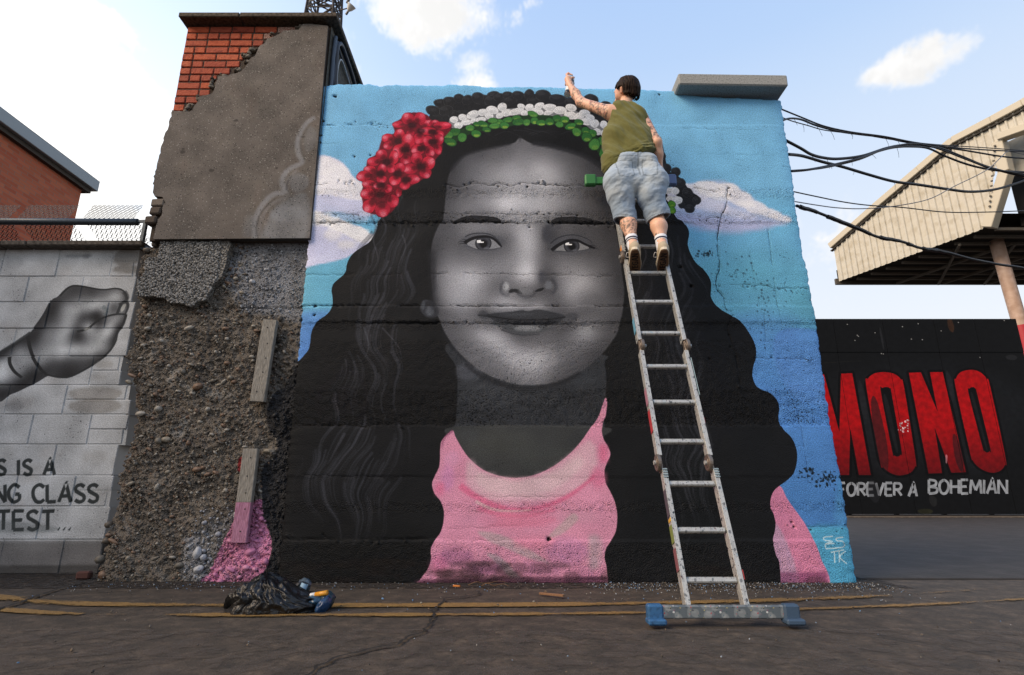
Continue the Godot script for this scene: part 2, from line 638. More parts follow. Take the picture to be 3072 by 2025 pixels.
# --- one continuous skin over a skeleton: smooth union of tapered capsules, meshed as surface nets
func skin(bones: Array, cell: float, k: float, tint = null, cut = null) -> ArrayMesh:
	var lo := Vector3(1e9, 1e9, 1e9)
	var hi := -lo
	for b in bones:
		var r: float = maxf(b[2], b[3]) + 0.04
		var rv := Vector3(r, r, r)
		lo = lo.min((b[0] as Vector3) - rv).min((b[1] as Vector3) - rv)
		hi = hi.max((b[0] as Vector3) + rv).max((b[1] as Vector3) + rv)
	var nx := int((hi.x - lo.x) / cell) + 2
	var ny := int((hi.y - lo.y) / cell) + 2
	var nz := int((hi.z - lo.z) / cell) + 2
	var acc := PackedFloat32Array()
	acc.resize(nx * ny * nz)
	for b in bones:
		var a: Vector3 = b[0]
		var e: Vector3 = b[1]
		var ra: float = b[2]
		var rb: float = b[3]
		var ab := e - a
		var l2 := maxf(ab.length_squared(), 1e-9)
		var mg := maxf(ra, rb) + maxf(k * 3.0, cell * 2.0)
		var i0 := Vector3i(((a.min(e) - Vector3(mg, mg, mg) - lo) / cell).floor())
		var i1 := Vector3i(((a.max(e) + Vector3(mg, mg, mg) - lo) / cell).ceil())
		i0 = i0.clamp(Vector3i.ZERO, Vector3i(nx - 1, ny - 1, nz - 1))
		i1 = i1.clamp(Vector3i.ZERO, Vector3i(nx - 1, ny - 1, nz - 1))
		for z in range(i0.z, i1.z + 1):
			for y in range(i0.y, i1.y + 1):
				var row := (z * ny + y) * nx
				for x in range(i0.x, i1.x + 1):
					var p := Vector3(x, y, z) * cell + lo - a
					var t := clampf(p.dot(ab) / l2, 0.0, 1.0)
					var d := (p - ab * t).length() - lerpf(ra, rb, t)
					if d < mg:
						acc[row + x] += exp(-d / k)
	var has_cut: bool = cut != null
	for i in acc.size():
		if acc[i] <= 0.0:
			acc[i] = 1.0
		else:
			acc[i] = -k * log(acc[i])
			if has_cut:
				var p := Vector3(i % nx, i / nx % ny, i / (nx * ny)) * cell + lo
				acc[i] = cut.call(p, acc[i])
	var vid := PackedInt32Array()
	vid.resize(acc.size())
	vid.fill(-1)
	var vs := PackedVector3Array()
	var ns := PackedVector3Array()
	var cols := PackedColorArray()
	var off := [0, 1, nx, nx + 1, nx * ny, nx * ny + 1, nx * ny + nx, nx * ny + nx + 1]
	var cpos := [Vector3(0, 0, 0), Vector3(1, 0, 0), Vector3(0, 1, 0), Vector3(1, 1, 0), Vector3(0, 0, 1), Vector3(1, 0, 1), Vector3(0, 1, 1), Vector3(1, 1, 1)]
	var edges := [[0, 1], [2, 3], [4, 5], [6, 7], [0, 2], [1, 3], [4, 6], [5, 7], [0, 4], [1, 5], [2, 6], [3, 7]]
	for z in nz - 1:
		for y in ny - 1:
			var row := (z * ny + y) * nx
			for x in nx - 1:
				var i := row + x
				var a0 := acc[i]
				if a0 > cell * 2.5 or a0 < -cell * 2.5:
					continue
				var inside := 0
				for c in 8:
					if acc[i + off[c]] < 0.0:
						inside += 1
				if inside == 0 or inside == 8:
					continue
				var s := Vector3.ZERO
				var n := 0
				for ed in edges:
					var da := acc[i + off[ed[0]]]
					var db := acc[i + off[ed[1]]]
					if (da < 0.0) != (db < 0.0):
						s += (cpos[ed[0]] as Vector3).lerp(cpos[ed[1]], clampf(da / (da - db), 0.0, 1.0))
						n += 1
				var g := Vector3(acc[i + 1] + acc[i + off[3]] + acc[i + off[5]] + acc[i + off[7]] - acc[i] - acc[i + off[2]] - acc[i + off[4]] - acc[i + off[6]],
					acc[i + off[2]] + acc[i + off[3]] + acc[i + off[6]] + acc[i + off[7]] - acc[i] - acc[i + 1] - acc[i + off[4]] - acc[i + off[5]],
					acc[i + off[4]] + acc[i + off[5]] + acc[i + off[6]] + acc[i + off[7]] - acc[i] - acc[i + 1] - acc[i + off[2]] - acc[i + off[3]])
				vid[i] = vs.size()
				var p := (Vector3(x, y, z) + s / n) * cell + lo
				vs.append(p)
				ns.append(g.normalized())
				cols.append(tint.call(p) if tint != null else Color.WHITE)
	var ix := PackedInt32Array()
	var ax := [[1, nx, nx * ny], [nx, nx * ny, 1], [nx * ny, 1, nx]]
	for z in range(1, nz - 1):
		for y in range(1, ny - 1):
			var row := (z * ny + y) * nx
			for x in range(1, nx - 1):
				var i := row + x
				if vid[i] < 0:
					continue
				for e in 3:
					var j: int = i + ax[e][0]
					if (acc[i] < 0.0) == (acc[j] < 0.0):
						continue
					var q := [vid[i], vid[i - ax[e][1]], vid[i - ax[e][1] - ax[e][2]], vid[i - ax[e][2]]]
					if q.min() < 0:
						continue
					if acc[i] < 0.0:
						ix.append_array([q[0], q[2], q[1], q[0], q[3], q[2]])
					else:
						ix.append_array([q[0], q[1], q[2], q[0], q[2], q[3]])
	var ar := []
	ar.resize(Mesh.ARRAY_MAX)
	ar[Mesh.ARRAY_VERTEX] = vs
	ar[Mesh.ARRAY_NORMAL] = ns
	ar[Mesh.ARRAY_COLOR] = cols
	ar[Mesh.ARRAY_INDEX] = ix
	var am := ArrayMesh.new()
	am.add_surface_from_arrays(Mesh.PRIMITIVE_TRIANGLES, ar)
	return am

const EXPOSURE := 2.6

func _ready() -> void:
	rng.seed = 11
	make_camera_and_light()
	make_ground()
	make_far_things()
	make_block_wall()
	make_pebble_wall()
	make_pier()
	make_mural_wall()
	make_cables()
	make_ladder()
	make_person()
	make_small_things()

# ------------------------------------------------------------------ camera, sky, sun
func make_camera_and_light() -> void:
	var cam := Camera3D.new()
	cam.name = "camera"
	cam.fov = 61.378
	cam.near = 0.05
	cam.far = 400.0
	cam.position = Vector3(0, 0.664, 0)
	cam.rotation_degrees = Vector3(15.3, 0, 0)
	add_child(cam)
	cam.current = true
	var sun := DirectionalLight3D.new()
	sun.name = "sun"
	sun.light_energy = 0.5
	sun.light_color = Color(1.0, 0.90, 0.77)
	sun.light_angular_distance = 34.0
	sun.shadow_enabled = true
	sun.look_at_from_position(Vector3(-0.70, 0.62, 0.44) * 10.0, Vector3.ZERO)
	add_child(sun)
	var e := Environment.new()
	e.background_mode = Environment.BG_SKY
	e.tonemap_mode = Environment.TONE_MAPPER_LINEAR
	e.tonemap_exposure = EXPOSURE
	e.sdfgi_enabled = true
	e.ssao_enabled = true
	e.ssil_enabled = true
	e.sky = Sky.new()
	var pano := PanoramaSkyMaterial.new()
	pano.panorama = ImageTexture.create_from_image(sky_image(2048, 1024))
	e.sky.sky_material = pano
	var we := WorldEnvironment.new()
	we.name = "sky"
	we.environment = e
	add_child(we)

func sky_image(w: int, h: int) -> Image:
	# air that pales towards the horizon, and broken fair-weather cloud
	var im := Image.create_empty(w, h, false, Image.FORMAT_RGBF)
	var n1 := noise(6.0, FastNoiseLite.TYPE_SIMPLEX_SMOOTH, 6, 7)
	n1.fractal_gain = 0.58
	n1.domain_warp_enabled = true
	n1.domain_warp_amplitude = 0.12
	n1.domain_warp_frequency = 3.0
	var n2 := noise(1.1, FastNoiseLite.TYPE_SIMPLEX_SMOOTH, 3, 19)
	var clouds := [[-46.15,32.06,7.20,5.41,1.15], [-41.27,29.62,5.75,3.74,0.80], [-44.34,24.10,6.44,5.99,0.90], [-39.73,21.92,6.18,5.03,0.60], [-9.22,44.36,8.57,2.23,1.15], [-9.50,42.52,3.99,2.06,0.85], [-4.63,40.40,2.79,2.02,0.85], [1.82,45.73,1.66,0.62,0.40], [38.56,33.60,2.36,1.18,0.95], [40.85,33.49,2.54,1.26,0.95], [43.28,33.48,2.27,1.00,0.85], [45.02,33.51,1.19,0.56,0.55], [-15.17,40.58,6.15,1.83,0.12], [30.87,20.66,5.05,4.52,0.20]]
	var zen := Color(0.30, 0.50, 0.92)
	var mid := Color(0.55, 0.72, 0.98)
	var hor := Color(1.0, 1.01, 1.02)
	for y in h:
		var el := PI * 0.5 - PI * (y + 0.5) / h
		if el < -0.03:
			im.fill_rect(Rect2i(0, y, w, h - y), Color(0.16, 0.155, 0.15))
			break
		var s := maxf(0.0, sin(el))
		var air := hor.lerp(mid, clampf(s / 0.64, 0.0, 1.0) ** 1.25)
		air = air.lerp(zen, smoothstep(0.5, 1.0, s))
		var ed := rad_to_deg(el)
		for x in w:
			var az := wrapf(TAU * (x + 0.5) / w, -PI, PI)
			var ad := rad_to_deg(az)
			var d := Vector3(sin(az) * cos(el), s, -cos(az) * cos(el))
			var f := n1.get_noise_3d(d.x, d.y * 1.7, d.z) * 1.35
			var big := n2.get_noise_3dv(d * 1.6 + Vector3(3, 1, 2))
			var m := -0.62 + maxf(0.0, big - 0.1) * 1.1 if absf(ad) > 52.0 or ed > 48.0 else -0.75
			for c in clouds:
				var dx: float = (ad - c[0]) / c[2]
				var dy: float = (ed - c[1]) / c[3]
				var q := dx * dx + dy * dy
				if q < 3.0:
					m = maxf(m, c[4] * (1.0 - q * 0.6) - 0.42 * (1.0 - c[4]))
			var cov := smoothstep(0.0, 0.78, m + f)
			var body := 1.02 - 0.13 * clampf(0.5 - n1.get_noise_3dv(d * 2.3 + Vector3(0, 0.06, 0)) * 1.6, 0.0, 1.0) * smoothstep(0.5, 1.0, cov)
			var col := air.lerp(Color(body * 1.01, body, body * 0.985), cov * 0.97)
			var glow := exp(-((ad + 46.0) ** 2) / 900.0 - ((ed - 24.0) ** 2) / 1100.0) * 0.42
			col = col + Color(1.0, 0.97, 0.90) * glow
			im.set_pixel(x, y, Color(col.r / EXPOSURE, col.g / EXPOSURE, col.b / EXPOSURE))
	return im

# ------------------------------------------------------------------ ground
func make_ground() -> void:
	var st := new_st()
	st.set_smooth_group(-1)
	quad(st, Vector3(-150, 0, 60), Vector3(150, 0, 60), Vector3(150, 0, -200), Vector3(-150, 0, -200), Vector3.UP)
	var asphalt := mat("ffffff", 0.88, ntex(0.016, [0.0, 0.3, 0.5, 0.7, 1.0], ["2d2822", "383129", "40382f", "4a4036", "5e5346"], 6, 3, 1024), 2.9, ntex(0.22, [], [], 3, 8, 1024), 0.22)
	asphalt.detail_enabled = true
	asphalt.detail_blend_mode = BaseMaterial3D.BLEND_MODE_MUL
	asphalt.detail_albedo = ntex(0.16, [0.0, 0.3, 0.5, 0.75, 1.0], ["8a8684", "d8d6d4", "f4f3f2", "ffffff", "ffffff"], 3, 21, 512)
	asphalt.uv2_triplanar = true
	asphalt.uv2_world_triplanar = true
	asphalt.uv2_scale = Vector3.ONE / 0.71
	setting("road", st, asphalt)
	# a worn lighter band where the wheels run, laid on the road
	var worn := mat("ffffff", 0.9, ntex(0.012, [0.0, 0.45, 0.6, 1.0], ["4a433f00", "4c454000", "544c4650", "5e565068"], 6, 31, 1024), 2.3)
	worn.transparency = BaseMaterial3D.TRANSPARENCY_ALPHA
	st = new_st()
	quad(st, Vector3(-6, 0.004, -0.4), Vector3(6, 0.004, -0.4), Vector3(6, 0.004, -3.15), Vector3(-6, 0.004, -3.15), Vector3.UP)
	setting("worn_road_surface", st, worn)
	# darker tarmac apron beside the mural wall, running to the hoarding, with its own low edge
	st = new_st()
	box(st, at(Vector3(14.0, 0.0, -11.0)), Vector3(22.5, 0.03, 12.3), 0.01)
	var apron := mat("ffffff", 0.85, ntex(0.008, [0.0, 0.4, 0.6, 1.0], ["1f1d1c", "262422", "2c2928", "383432"], 5, 5, 1024), 3.3, ntex(0.08, [], [], 3, 12, 512), 0.5)
	setting("tarmac_apron", st, apron)
	st = new_st()
	box(st, at(Vector3(14.0, 0.02, -16.75)), Vector3(14.0, 0.05, 0.8), 0.01)
	setting("concrete_strip", st, mat("6a5f52", 0.9, ntex(0.02, [0.0, 1.0], ["8c8278", "ffffff"], 4, 5), 1.5))
	# gutter of dark silt along the foot of the walls
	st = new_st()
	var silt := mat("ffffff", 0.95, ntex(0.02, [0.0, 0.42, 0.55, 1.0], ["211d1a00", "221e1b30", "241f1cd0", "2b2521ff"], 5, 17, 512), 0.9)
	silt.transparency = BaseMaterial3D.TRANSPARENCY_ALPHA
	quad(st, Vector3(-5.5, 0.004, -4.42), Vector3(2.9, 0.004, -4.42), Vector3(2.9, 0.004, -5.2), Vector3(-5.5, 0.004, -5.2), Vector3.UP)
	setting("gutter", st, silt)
	# double yellow lines, worn through
	line_paint(smooth_pts(V([-5, -4.75, -3.36, -4.04, -2.66, -3.82, -1.81, -3.77, -1.08, -3.76, 0.41, -3.8, 1.62, -3.93, 2.62, -4.14, 3.6, -4.45]), false, 10), 0.135, 3)
	line_paint(smooth_pts(V([-5, -4.3, -3.0, -3.64, -2.45, -3.51, -2.02, -3.49, -1.0, -3.48, 0.38, -3.52, 1.64, -3.64, 2.84, -3.86, 3.9, -4.15]), false, 10), 0.10, 4)
	# cracks
	crack(V([-0.78,-2.2,-0.76,-2.42,-0.76,-2.49,-0.73,-2.6,-0.68,-2.65,-0.6,-2.76,-0.51,-2.81,-0.49,-2.95,-0.44,-3.05,-0.43,-3.22,-0.43,-3.44,-0.46,-3.57,-0.43,-3.85,-0.44,-3.96,-0.32,-4.04,-0.23,-4.13,-0.22,-4.25]), 0.018)
	crack(V([-2.9,-3.3,-2.97,-3.51,-3.05,-3.84,-3.14,-4.1,-3.29,-4.75]), 0.03)
	crack(V([1.2,-3.3,1.5,-3.2,2.1,-2.6,2.3,-2.3]), 0.008)
	crack(V([-1.9,-2.4,-1.6,-2.6,-1.3,-2.62,-1.0,-2.8]), 0.006)
	crack(V([-3.2,-4.1,-2.7,-4.3,-2.5,-4.62]), 0.012)

func line_paint(p: PackedVector2Array, w: float, s: int) -> void:
	var st := new_st()
	var run := 0.0
	for i in p.size() - 1:
		var a := p[i]
		var b := p[i + 1]
		var d := (b - a).normalized()
		var n := Vector2(-d.y, d.x) * w * 0.5
		var l := a.distance_to(b)
		var q := [[a + n, Vector2(run, 0)], [a - n, Vector2(run, 1)], [b - n, Vector2(run + l, 1)], [b + n, Vector2(run + l, 0)]]
		for k in [0, 1, 2, 0, 2, 3]:
			var uv: Vector2 = q[k][1]
			st.set_uv(Vector2(uv.x / 9.2, uv.y))
			st.add_vertex(Vector3(q[k][0].x, 0.008, q[k][0].y))
		run += l
	# the paint that is left: worn edges, chips and a few longer gaps
	var wpx := 2048
	var hpx := 80
	var im := Image.create_empty(wpx, hpx, false, Image.FORMAT_RGBA8)
	var n1 := noise(0.05, FastNoiseLite.TYPE_SIMPLEX_SMOOTH, 4, s)
	var n2 := noise(0.006, FastNoiseLite.TYPE_SIMPLEX_SMOOTH, 2, s + 5)
	var n3 := noise(0.25, FastNoiseLite.TYPE_SIMPLEX_SMOOTH, 2, s + 9)
	for x in wpx:
		var long := n2.get_noise_2d(x * 0.9, 3) - smoothstep(1400.0, 1700.0, x) * 0.8
		if s == 4 and x > 600 and x < 705:
			long -= 0.8
		for y in hpx:
			var e := minf(y, hpx - 1 - y) / (hpx * 0.5)
			var v := n1.get_noise_2d(x, y * 2.0) * 0.8 + n3.get_noise_2d(x, y) * 0.28 + e * 0.9 + long * 0.95 + 0.02
			var c := Color("7d6030").lerp(Color("987639"), clampf(0.5 + n1.get_noise_2d(x + 500, y) * 1.2, 0, 1)).lerp(Color("5f4a2c"), clampf(0.35 + n3.get_noise_2d(x + 90, y) * 0.9, 0, 0.8))
			c.a = clampf(v * 3.4, 0.0, 0.97)
			im.set_pixel(x, y, c)
	var m := StandardMaterial3D.new()
	m.albedo_texture = ImageTexture.create_from_image(im)
	m.transparency = BaseMaterial3D.TRANSPARENCY_ALPHA
	m.roughness = 0.8
	setting("yellow_line", st, m)

func crack(p: PackedVector2Array, w: float) -> void:
	var q := PackedVector2Array()
	for i in p.size() - 1:
		var n := maxi(2, int(p[i].distance_to(p[i + 1]) / 0.03))
		for k in n:
			q.append(p[i].lerp(p[i + 1], float(k) / n) + Vector2(rng.randf_range(-0.012, 0.012), rng.randf_range(-0.012, 0.012)))
	q.append(p[p.size() - 1])
	var st := new_st()
	for i in q.size() - 1:
		var d := (q[i + 1] - q[i]).normalized()
		var n := Vector2(-d.y, d.x)
		var w0 := w * (0.35 + 0.65 * absf(sin(i * 0.9))) * 0.5
		var w1 := w * (0.35 + 0.65 * absf(sin((i + 1) * 0.9))) * 0.5
		var a := q[i] + n * w0
		var b := q[i] - n * w0
		var c := q[i + 1] - n * w1
		var e := q[i + 1] + n * w1
		quad(st, Vector3(a.x, 0.0125, a.y), Vector3(b.x, 0.0125, b.y), Vector3(c.x, 0.0125, c.y), Vector3(e.x, 0.0125, e.y), Vector3.UP)
	setting("road_crack", st, mat("141211", 0.95))

# ------------------------------------------------------------------ far things
func make_far_things() -> void:
	# brick house on the left: its side wall runs away from the camera
	var house := thing("brick_building", "red brick building with pale grey eaves gutter rising behind the railing at left", "building", "", Vector3(-10, 0, -11.84))
	var course := Image.create_empty(512, 512, false, Image.FORMAT_RGB8)
	course.fill(Color("8a6655"))
	for r in 32:
		for b in 9:
			var c := Color("b0583a").lerp(Color("9a482c"), rng.randf()).lerp(Color("bd7450"), rng.randf() * 0.5)
			var x0 := b * 60 - (30 if r % 2 else 0)
			course.fill_rect(Rect2i(x0, r * 16, 57, 14), c)
	var brickm := StandardMaterial3D.new()
	brickm.albedo_texture = ImageTexture.create_from_image(course)
	brickm.uv1_triplanar = true
	brickm.uv1_world_triplanar = true
	brickm.uv1_scale = Vector3.ONE / 2.4
	brickm.roughness = 0.9
	var st := new_st()
	box(st, at(Vector3(-3.0, 3.75, 6.0)), Vector3(6.0, 7.5, 12.0), 0.0)
	obj("wall", st, brickm, house)
	st = new_st()
	box(st, at(Vector3(0.02, 7.68, 5.95)), Vector3(0.34, 0.26, 12.4), 0.01)
	obj("eaves_fascia", st, mat("8f9698", 0.5), house)
	st = new_st()
	box(st, at(Vector3(-0.05, 7.5, 5.95)), Vector3(0.3, 0.1, 12.2), 0.0)
	obj("soffit", st, mat("3c342c", 0.8), house)
	st = new_st()
	quad(st, Vector3(0.18, 7.82, -0.3), Vector3(0.18, 7.82, 12.2), Vector3(-3, 9.3, 12.2), Vector3(-3, 9.3, -0.3), Vector3(1, 2, 0))
	quad(st, Vector3(-6.2, 7.82, -0.3), Vector3(-6.2, 7.82, 12.2), Vector3(-3, 9.3, 12.2), Vector3(-3, 9.3, -0.3), Vector3(-1, 2, 0))
	tri(st, Vector3(0.1, 7.8, -0.02), Vector3(-6.1, 7.8, -0.02), Vector3(-3, 9.2, -0.02), Vector3(0, 0, -1))
	obj("roof", st, mat("4a4a4c", 0.8), house)

	make_stand()
	make_hoarding()
	make_floodlights()

func make_stand() -> void:
	# the stand roof: a ribbed gable that runs away to the left, dark underside, one raking column
	var org := Vector3(14.940,10.0,-24.456)
	var dir := Vector3(0.3968,0,0.9179)
	var out := dir.cross(Vector3.UP)
	if out.z < 0.0:
		out = -out
	var root := thing("stadium_stand", "cream ribbed metal roof of a stand rising behind the black hoarding", "stand", "", org)
	var g := V([0.000,-0.000,6.028,0.000,6.908,1.772,6.938,3.011,7.013,3.119,7.729,2.995,13.000,2.200,13.000,4.600,7.909,3.901,6.943,3.867,5.611,3.842,4.240,3.352,2.244,2.646,-0.058,1.755])
	var top := PackedVector2Array([g[13], g[12], g[11], g[10], g[9], g[8], g[7]])
	var low := PackedVector2Array([g[0], g[1], g[2], g[3], g[4], g[5], g[6]])
	var cream := mat("c3beb2", 0.55, ntex(0.01, [0.0, 0.5, 1.0], ["d9d2c4", "ffffff", "f0ebe0"], 4, 71), 3.0)
	var place := func(u: float, v: float, o: float) -> Vector3: return dir * u + Vector3.UP * v + out * o
	var u := 0.05
	var maxu := g[6].x
	var pitch := 0.252
	while u < maxu:
		var u1 := minf(u + pitch, maxu)
		var p0 := pt(top, u, false)
		var p1 := pt(top, u1, false)
		var q0 := stand_low(g, u)
		var q1 := stand_low(g, u1)
		var st := new_st()
		# one panel: a flat pan with a raised rib at its right
		var a := u
		var prof := [[0.0, 0.0], [0.60, 0.0], [0.70, 0.055], [0.9, 0.055], [1.0, 0.0]]
		for i in prof.size() - 1:
			var fa: float = prof[i][0]
			var fb: float = prof[i + 1][0]
			var oa: float = prof[i][1]
			var ob: float = prof[i + 1][1]
			quad(st, place.call(lerpf(u, u1, fa), lerpf(q0, q1, fa), oa), place.call(lerpf(u, u1, fb), lerpf(q0, q1, fb), ob), place.call(lerpf(u, u1, fb), lerpf(p0, p1, fb), ob), place.call(lerpf(u, u1, fa), lerpf(p0, p1, fa), oa), out)
		obj("cladding_panel", st, cream, root)
		u = u1
	# verge trim along the slope
	var trim := mat("c0b7a4", 0.5)
	var st2 := new_st()
	for i in top.size() - 1:
		var a: Vector3 = place.call(top[i].x, top[i].y + 0.02, 0.02)
		var b: Vector3 = place.call(top[i + 1].x, top[i + 1].y + 0.02, 0.02)
		bar(st2, a, b, 0.28, 0.3, out, 0.02)
	obj("verge_trim", st2, trim, root)
	st2 = new_st()
	for i in top.size() - 1:
		var a: Vector3 = place.call(top[i].x, top[i].y - 0.22, 0.03)
		var b: Vector3 = place.call(top[i + 1].x, top[i + 1].y - 0.22, 0.03)
		bar(st2, a, b, 0.045, 0.14, out, 0.0)
	obj("shadow_gap", st2, mat("2b2620", 0.8), root)
	# soffit, a dark slab with beams below it
	var far_r := Vector3(26, 0, 0.0)
	var p1v: Vector3 = place.call(g[1].x, 0, 0.0)
	var dark := mat("2a2622", 0.9)
	st2 = new_st()
	var q: Array[Vector3] = [Vector3(0, 0.06, 0), p1v + Vector3(0, 0.06, 0), p1v + Vector3(24, 0.06, 0.0), far_r + Vector3(0, 0.06, 0)]
	quad(st2, q[0], q[1], q[2], q[3], Vector3.DOWN)
	quad(st2, q[0] + Vector3(0, 0.5, 0), q[1] + Vector3(0, 0.5, 0), q[2] + Vector3(0, 0.5, 0), q[3] + Vector3(0, 0.5, 0), Vector3.UP)
	quad(st2, q[0], q[3], q[3] + Vector3(0, 0.5, 0), q[0] + Vector3(0, 0.5, 0), Vector3.BACK)
	obj("soffit", st2, dark, root)
	st2 = new_st()
	box(st2, at(Vector3(13, 0.02, -0.05)), Vector3(26.2, 0.28, 0.12), 0.01)
	obj("eaves_beam", st2, mat("4a443c", 0.7), root)
	var steel := mat("5d564c", 0.6)
	for i in 9:
		st2 = new_st()
		var z := 0.5 + i * 0.62
		var x0 := 0.35 + z * dir.x / maxf(dir.z, 0.1)
		bar(st2, Vector3(x0, -0.04, z), Vector3(24, -0.04, z), 0.10, 0.10, Vector3.UP, 0.0)
		obj("purlin", st2, steel, root)
	for i in 7:
		st2 = new_st()
		var x := 2.6 + i * 2.1
		bar(st2, Vector3(x, -0.12, 0.1), Vector3(x + 1.6, -0.12, 4.4), 0.09, 0.09, Vector3.UP, 0.0)
		bar(st2, Vector3(x + 1.9, -0.16, 0.1), Vector3(x - 0.4, -0.16, 4.4), 0.08, 0.08, Vector3.UP, 0.0)
		obj("cross_brace", st2, steel, root)
	# the roof steps up over the notch: jamb plate and the recessed wall behind it
	st2 = new_st()
	for pr in [[g[1], g[2]], [g[2], g[3]]]:
		bar(st2, place.call(pr[0].x, pr[0].y, -0.1), place.call(pr[1].x, pr[1].y, -0.1), 0.34, 0.42, out, 0.02)
	bar(st2, place.call(g[4].x, g[4].y, 0.0), place.call(g[6].x, g[6].y, 0.0), 0.26, 0.4, out, 0.02)
	obj("jamb_trim", st2, trim, root)
	for i in 13:
		st2 = new_st()
		var t := (i + 0.5) / 13.0
		box(st2, Transform3D(Basis(dir, Vector3.UP, out), place.call(lerpf(g[1].x + 0.25, g[2].x, t), lerpf(g[1].y + 0.6, g[3].y - 0.1, t), 0.16)), Vector3(0.06, 0.05, 0.05), 0.0)
		obj("closure_strip", st2, steel, root)
	st2 = new_st()
	quad(st2, place.call(g[1].x + 0.3, 0.05, -1.6), place.call(13.0, 0.05, -1.6), place.call(13.0, 3.2, -1.6), place.call(g[1].x + 0.3, 3.2, -1.6), out)
	obj("dark_back_wall", st2, dark, root)
	for i in 13:
		st2 = new_st()
		var ua := g[2].x - 0.5 + i * 0.5
		var l0 := maxf(0.1, 1.9 - maxf(0.0, ua - g[2].x) * 1.7)
		var l1 := maxf(0.1, 1.9 - maxf(0.0, ua + 0.5 - g[2].x) * 1.7)
		quad(st2, place.call(ua, l0, -0.9), place.call(ua + 0.5, l1, -0.9), place.call(ua + 0.5, 3.3, -0.9), place.call(ua, 3.3, -0.9), out)
		quad(st2, place.call(ua + 0.46, l1, -0.9), place.call(ua + 0.46, l1, -0.82), place.call(ua + 0.46, 3.3, -0.82), place.call(ua + 0.46, 3.3, -0.9), -dir)
		obj("recessed_panel", st2, cream, root)
	# raking round column with a red band near its foot
	var ends: Array = [Vector3(18.675,10.521,-20.2), Vector3(18.842,6.349,-20.2)]
	var a0: Vector3 = ends[0] - org
	var b0: Vector3 = ends[1] - org
	var d := (b0 - a0)
	var fo := a0 + d * ((-org.y - a0.y) / d.y)
	st2 = new_st()
	tube(st2, PackedVector3Array([a0 + Vector3(0, 0.2, 0), a0.lerp(b0, 0.5), b0, fo]), 0.23, 0.23, 20)
	obj("column", smooth(st2), mat("bfa595", 0.5, ntex(0.01, [0.0, 1.0], ["c8b8a8", "ffffff"], 4, 74), 2.0), root)
	st2 = new_st()
	tube(st2, PackedVector3Array([a0.lerp(b0, 0.93), a0.lerp(b0, 1.35)]), 0.235, 0.235, 20, false)
	obj("painted_band", smooth(st2), mat("a5202c", 0.5), root)

func stand_low(g: PackedVector2Array, u: float) -> float:
	if u <= g[1].x:
		return lerpf(g[0].y, g[1].y, u / g[1].x)
	if u <= g[4].x:
		return lerpf(g[1].y, g[4].y, clampf((u - g[1].x) / maxf(0.01, g[4].x - g[1].x), 0, 1))
	return pt(PackedVector2Array([g[4], g[5], g[6]]), u, false)

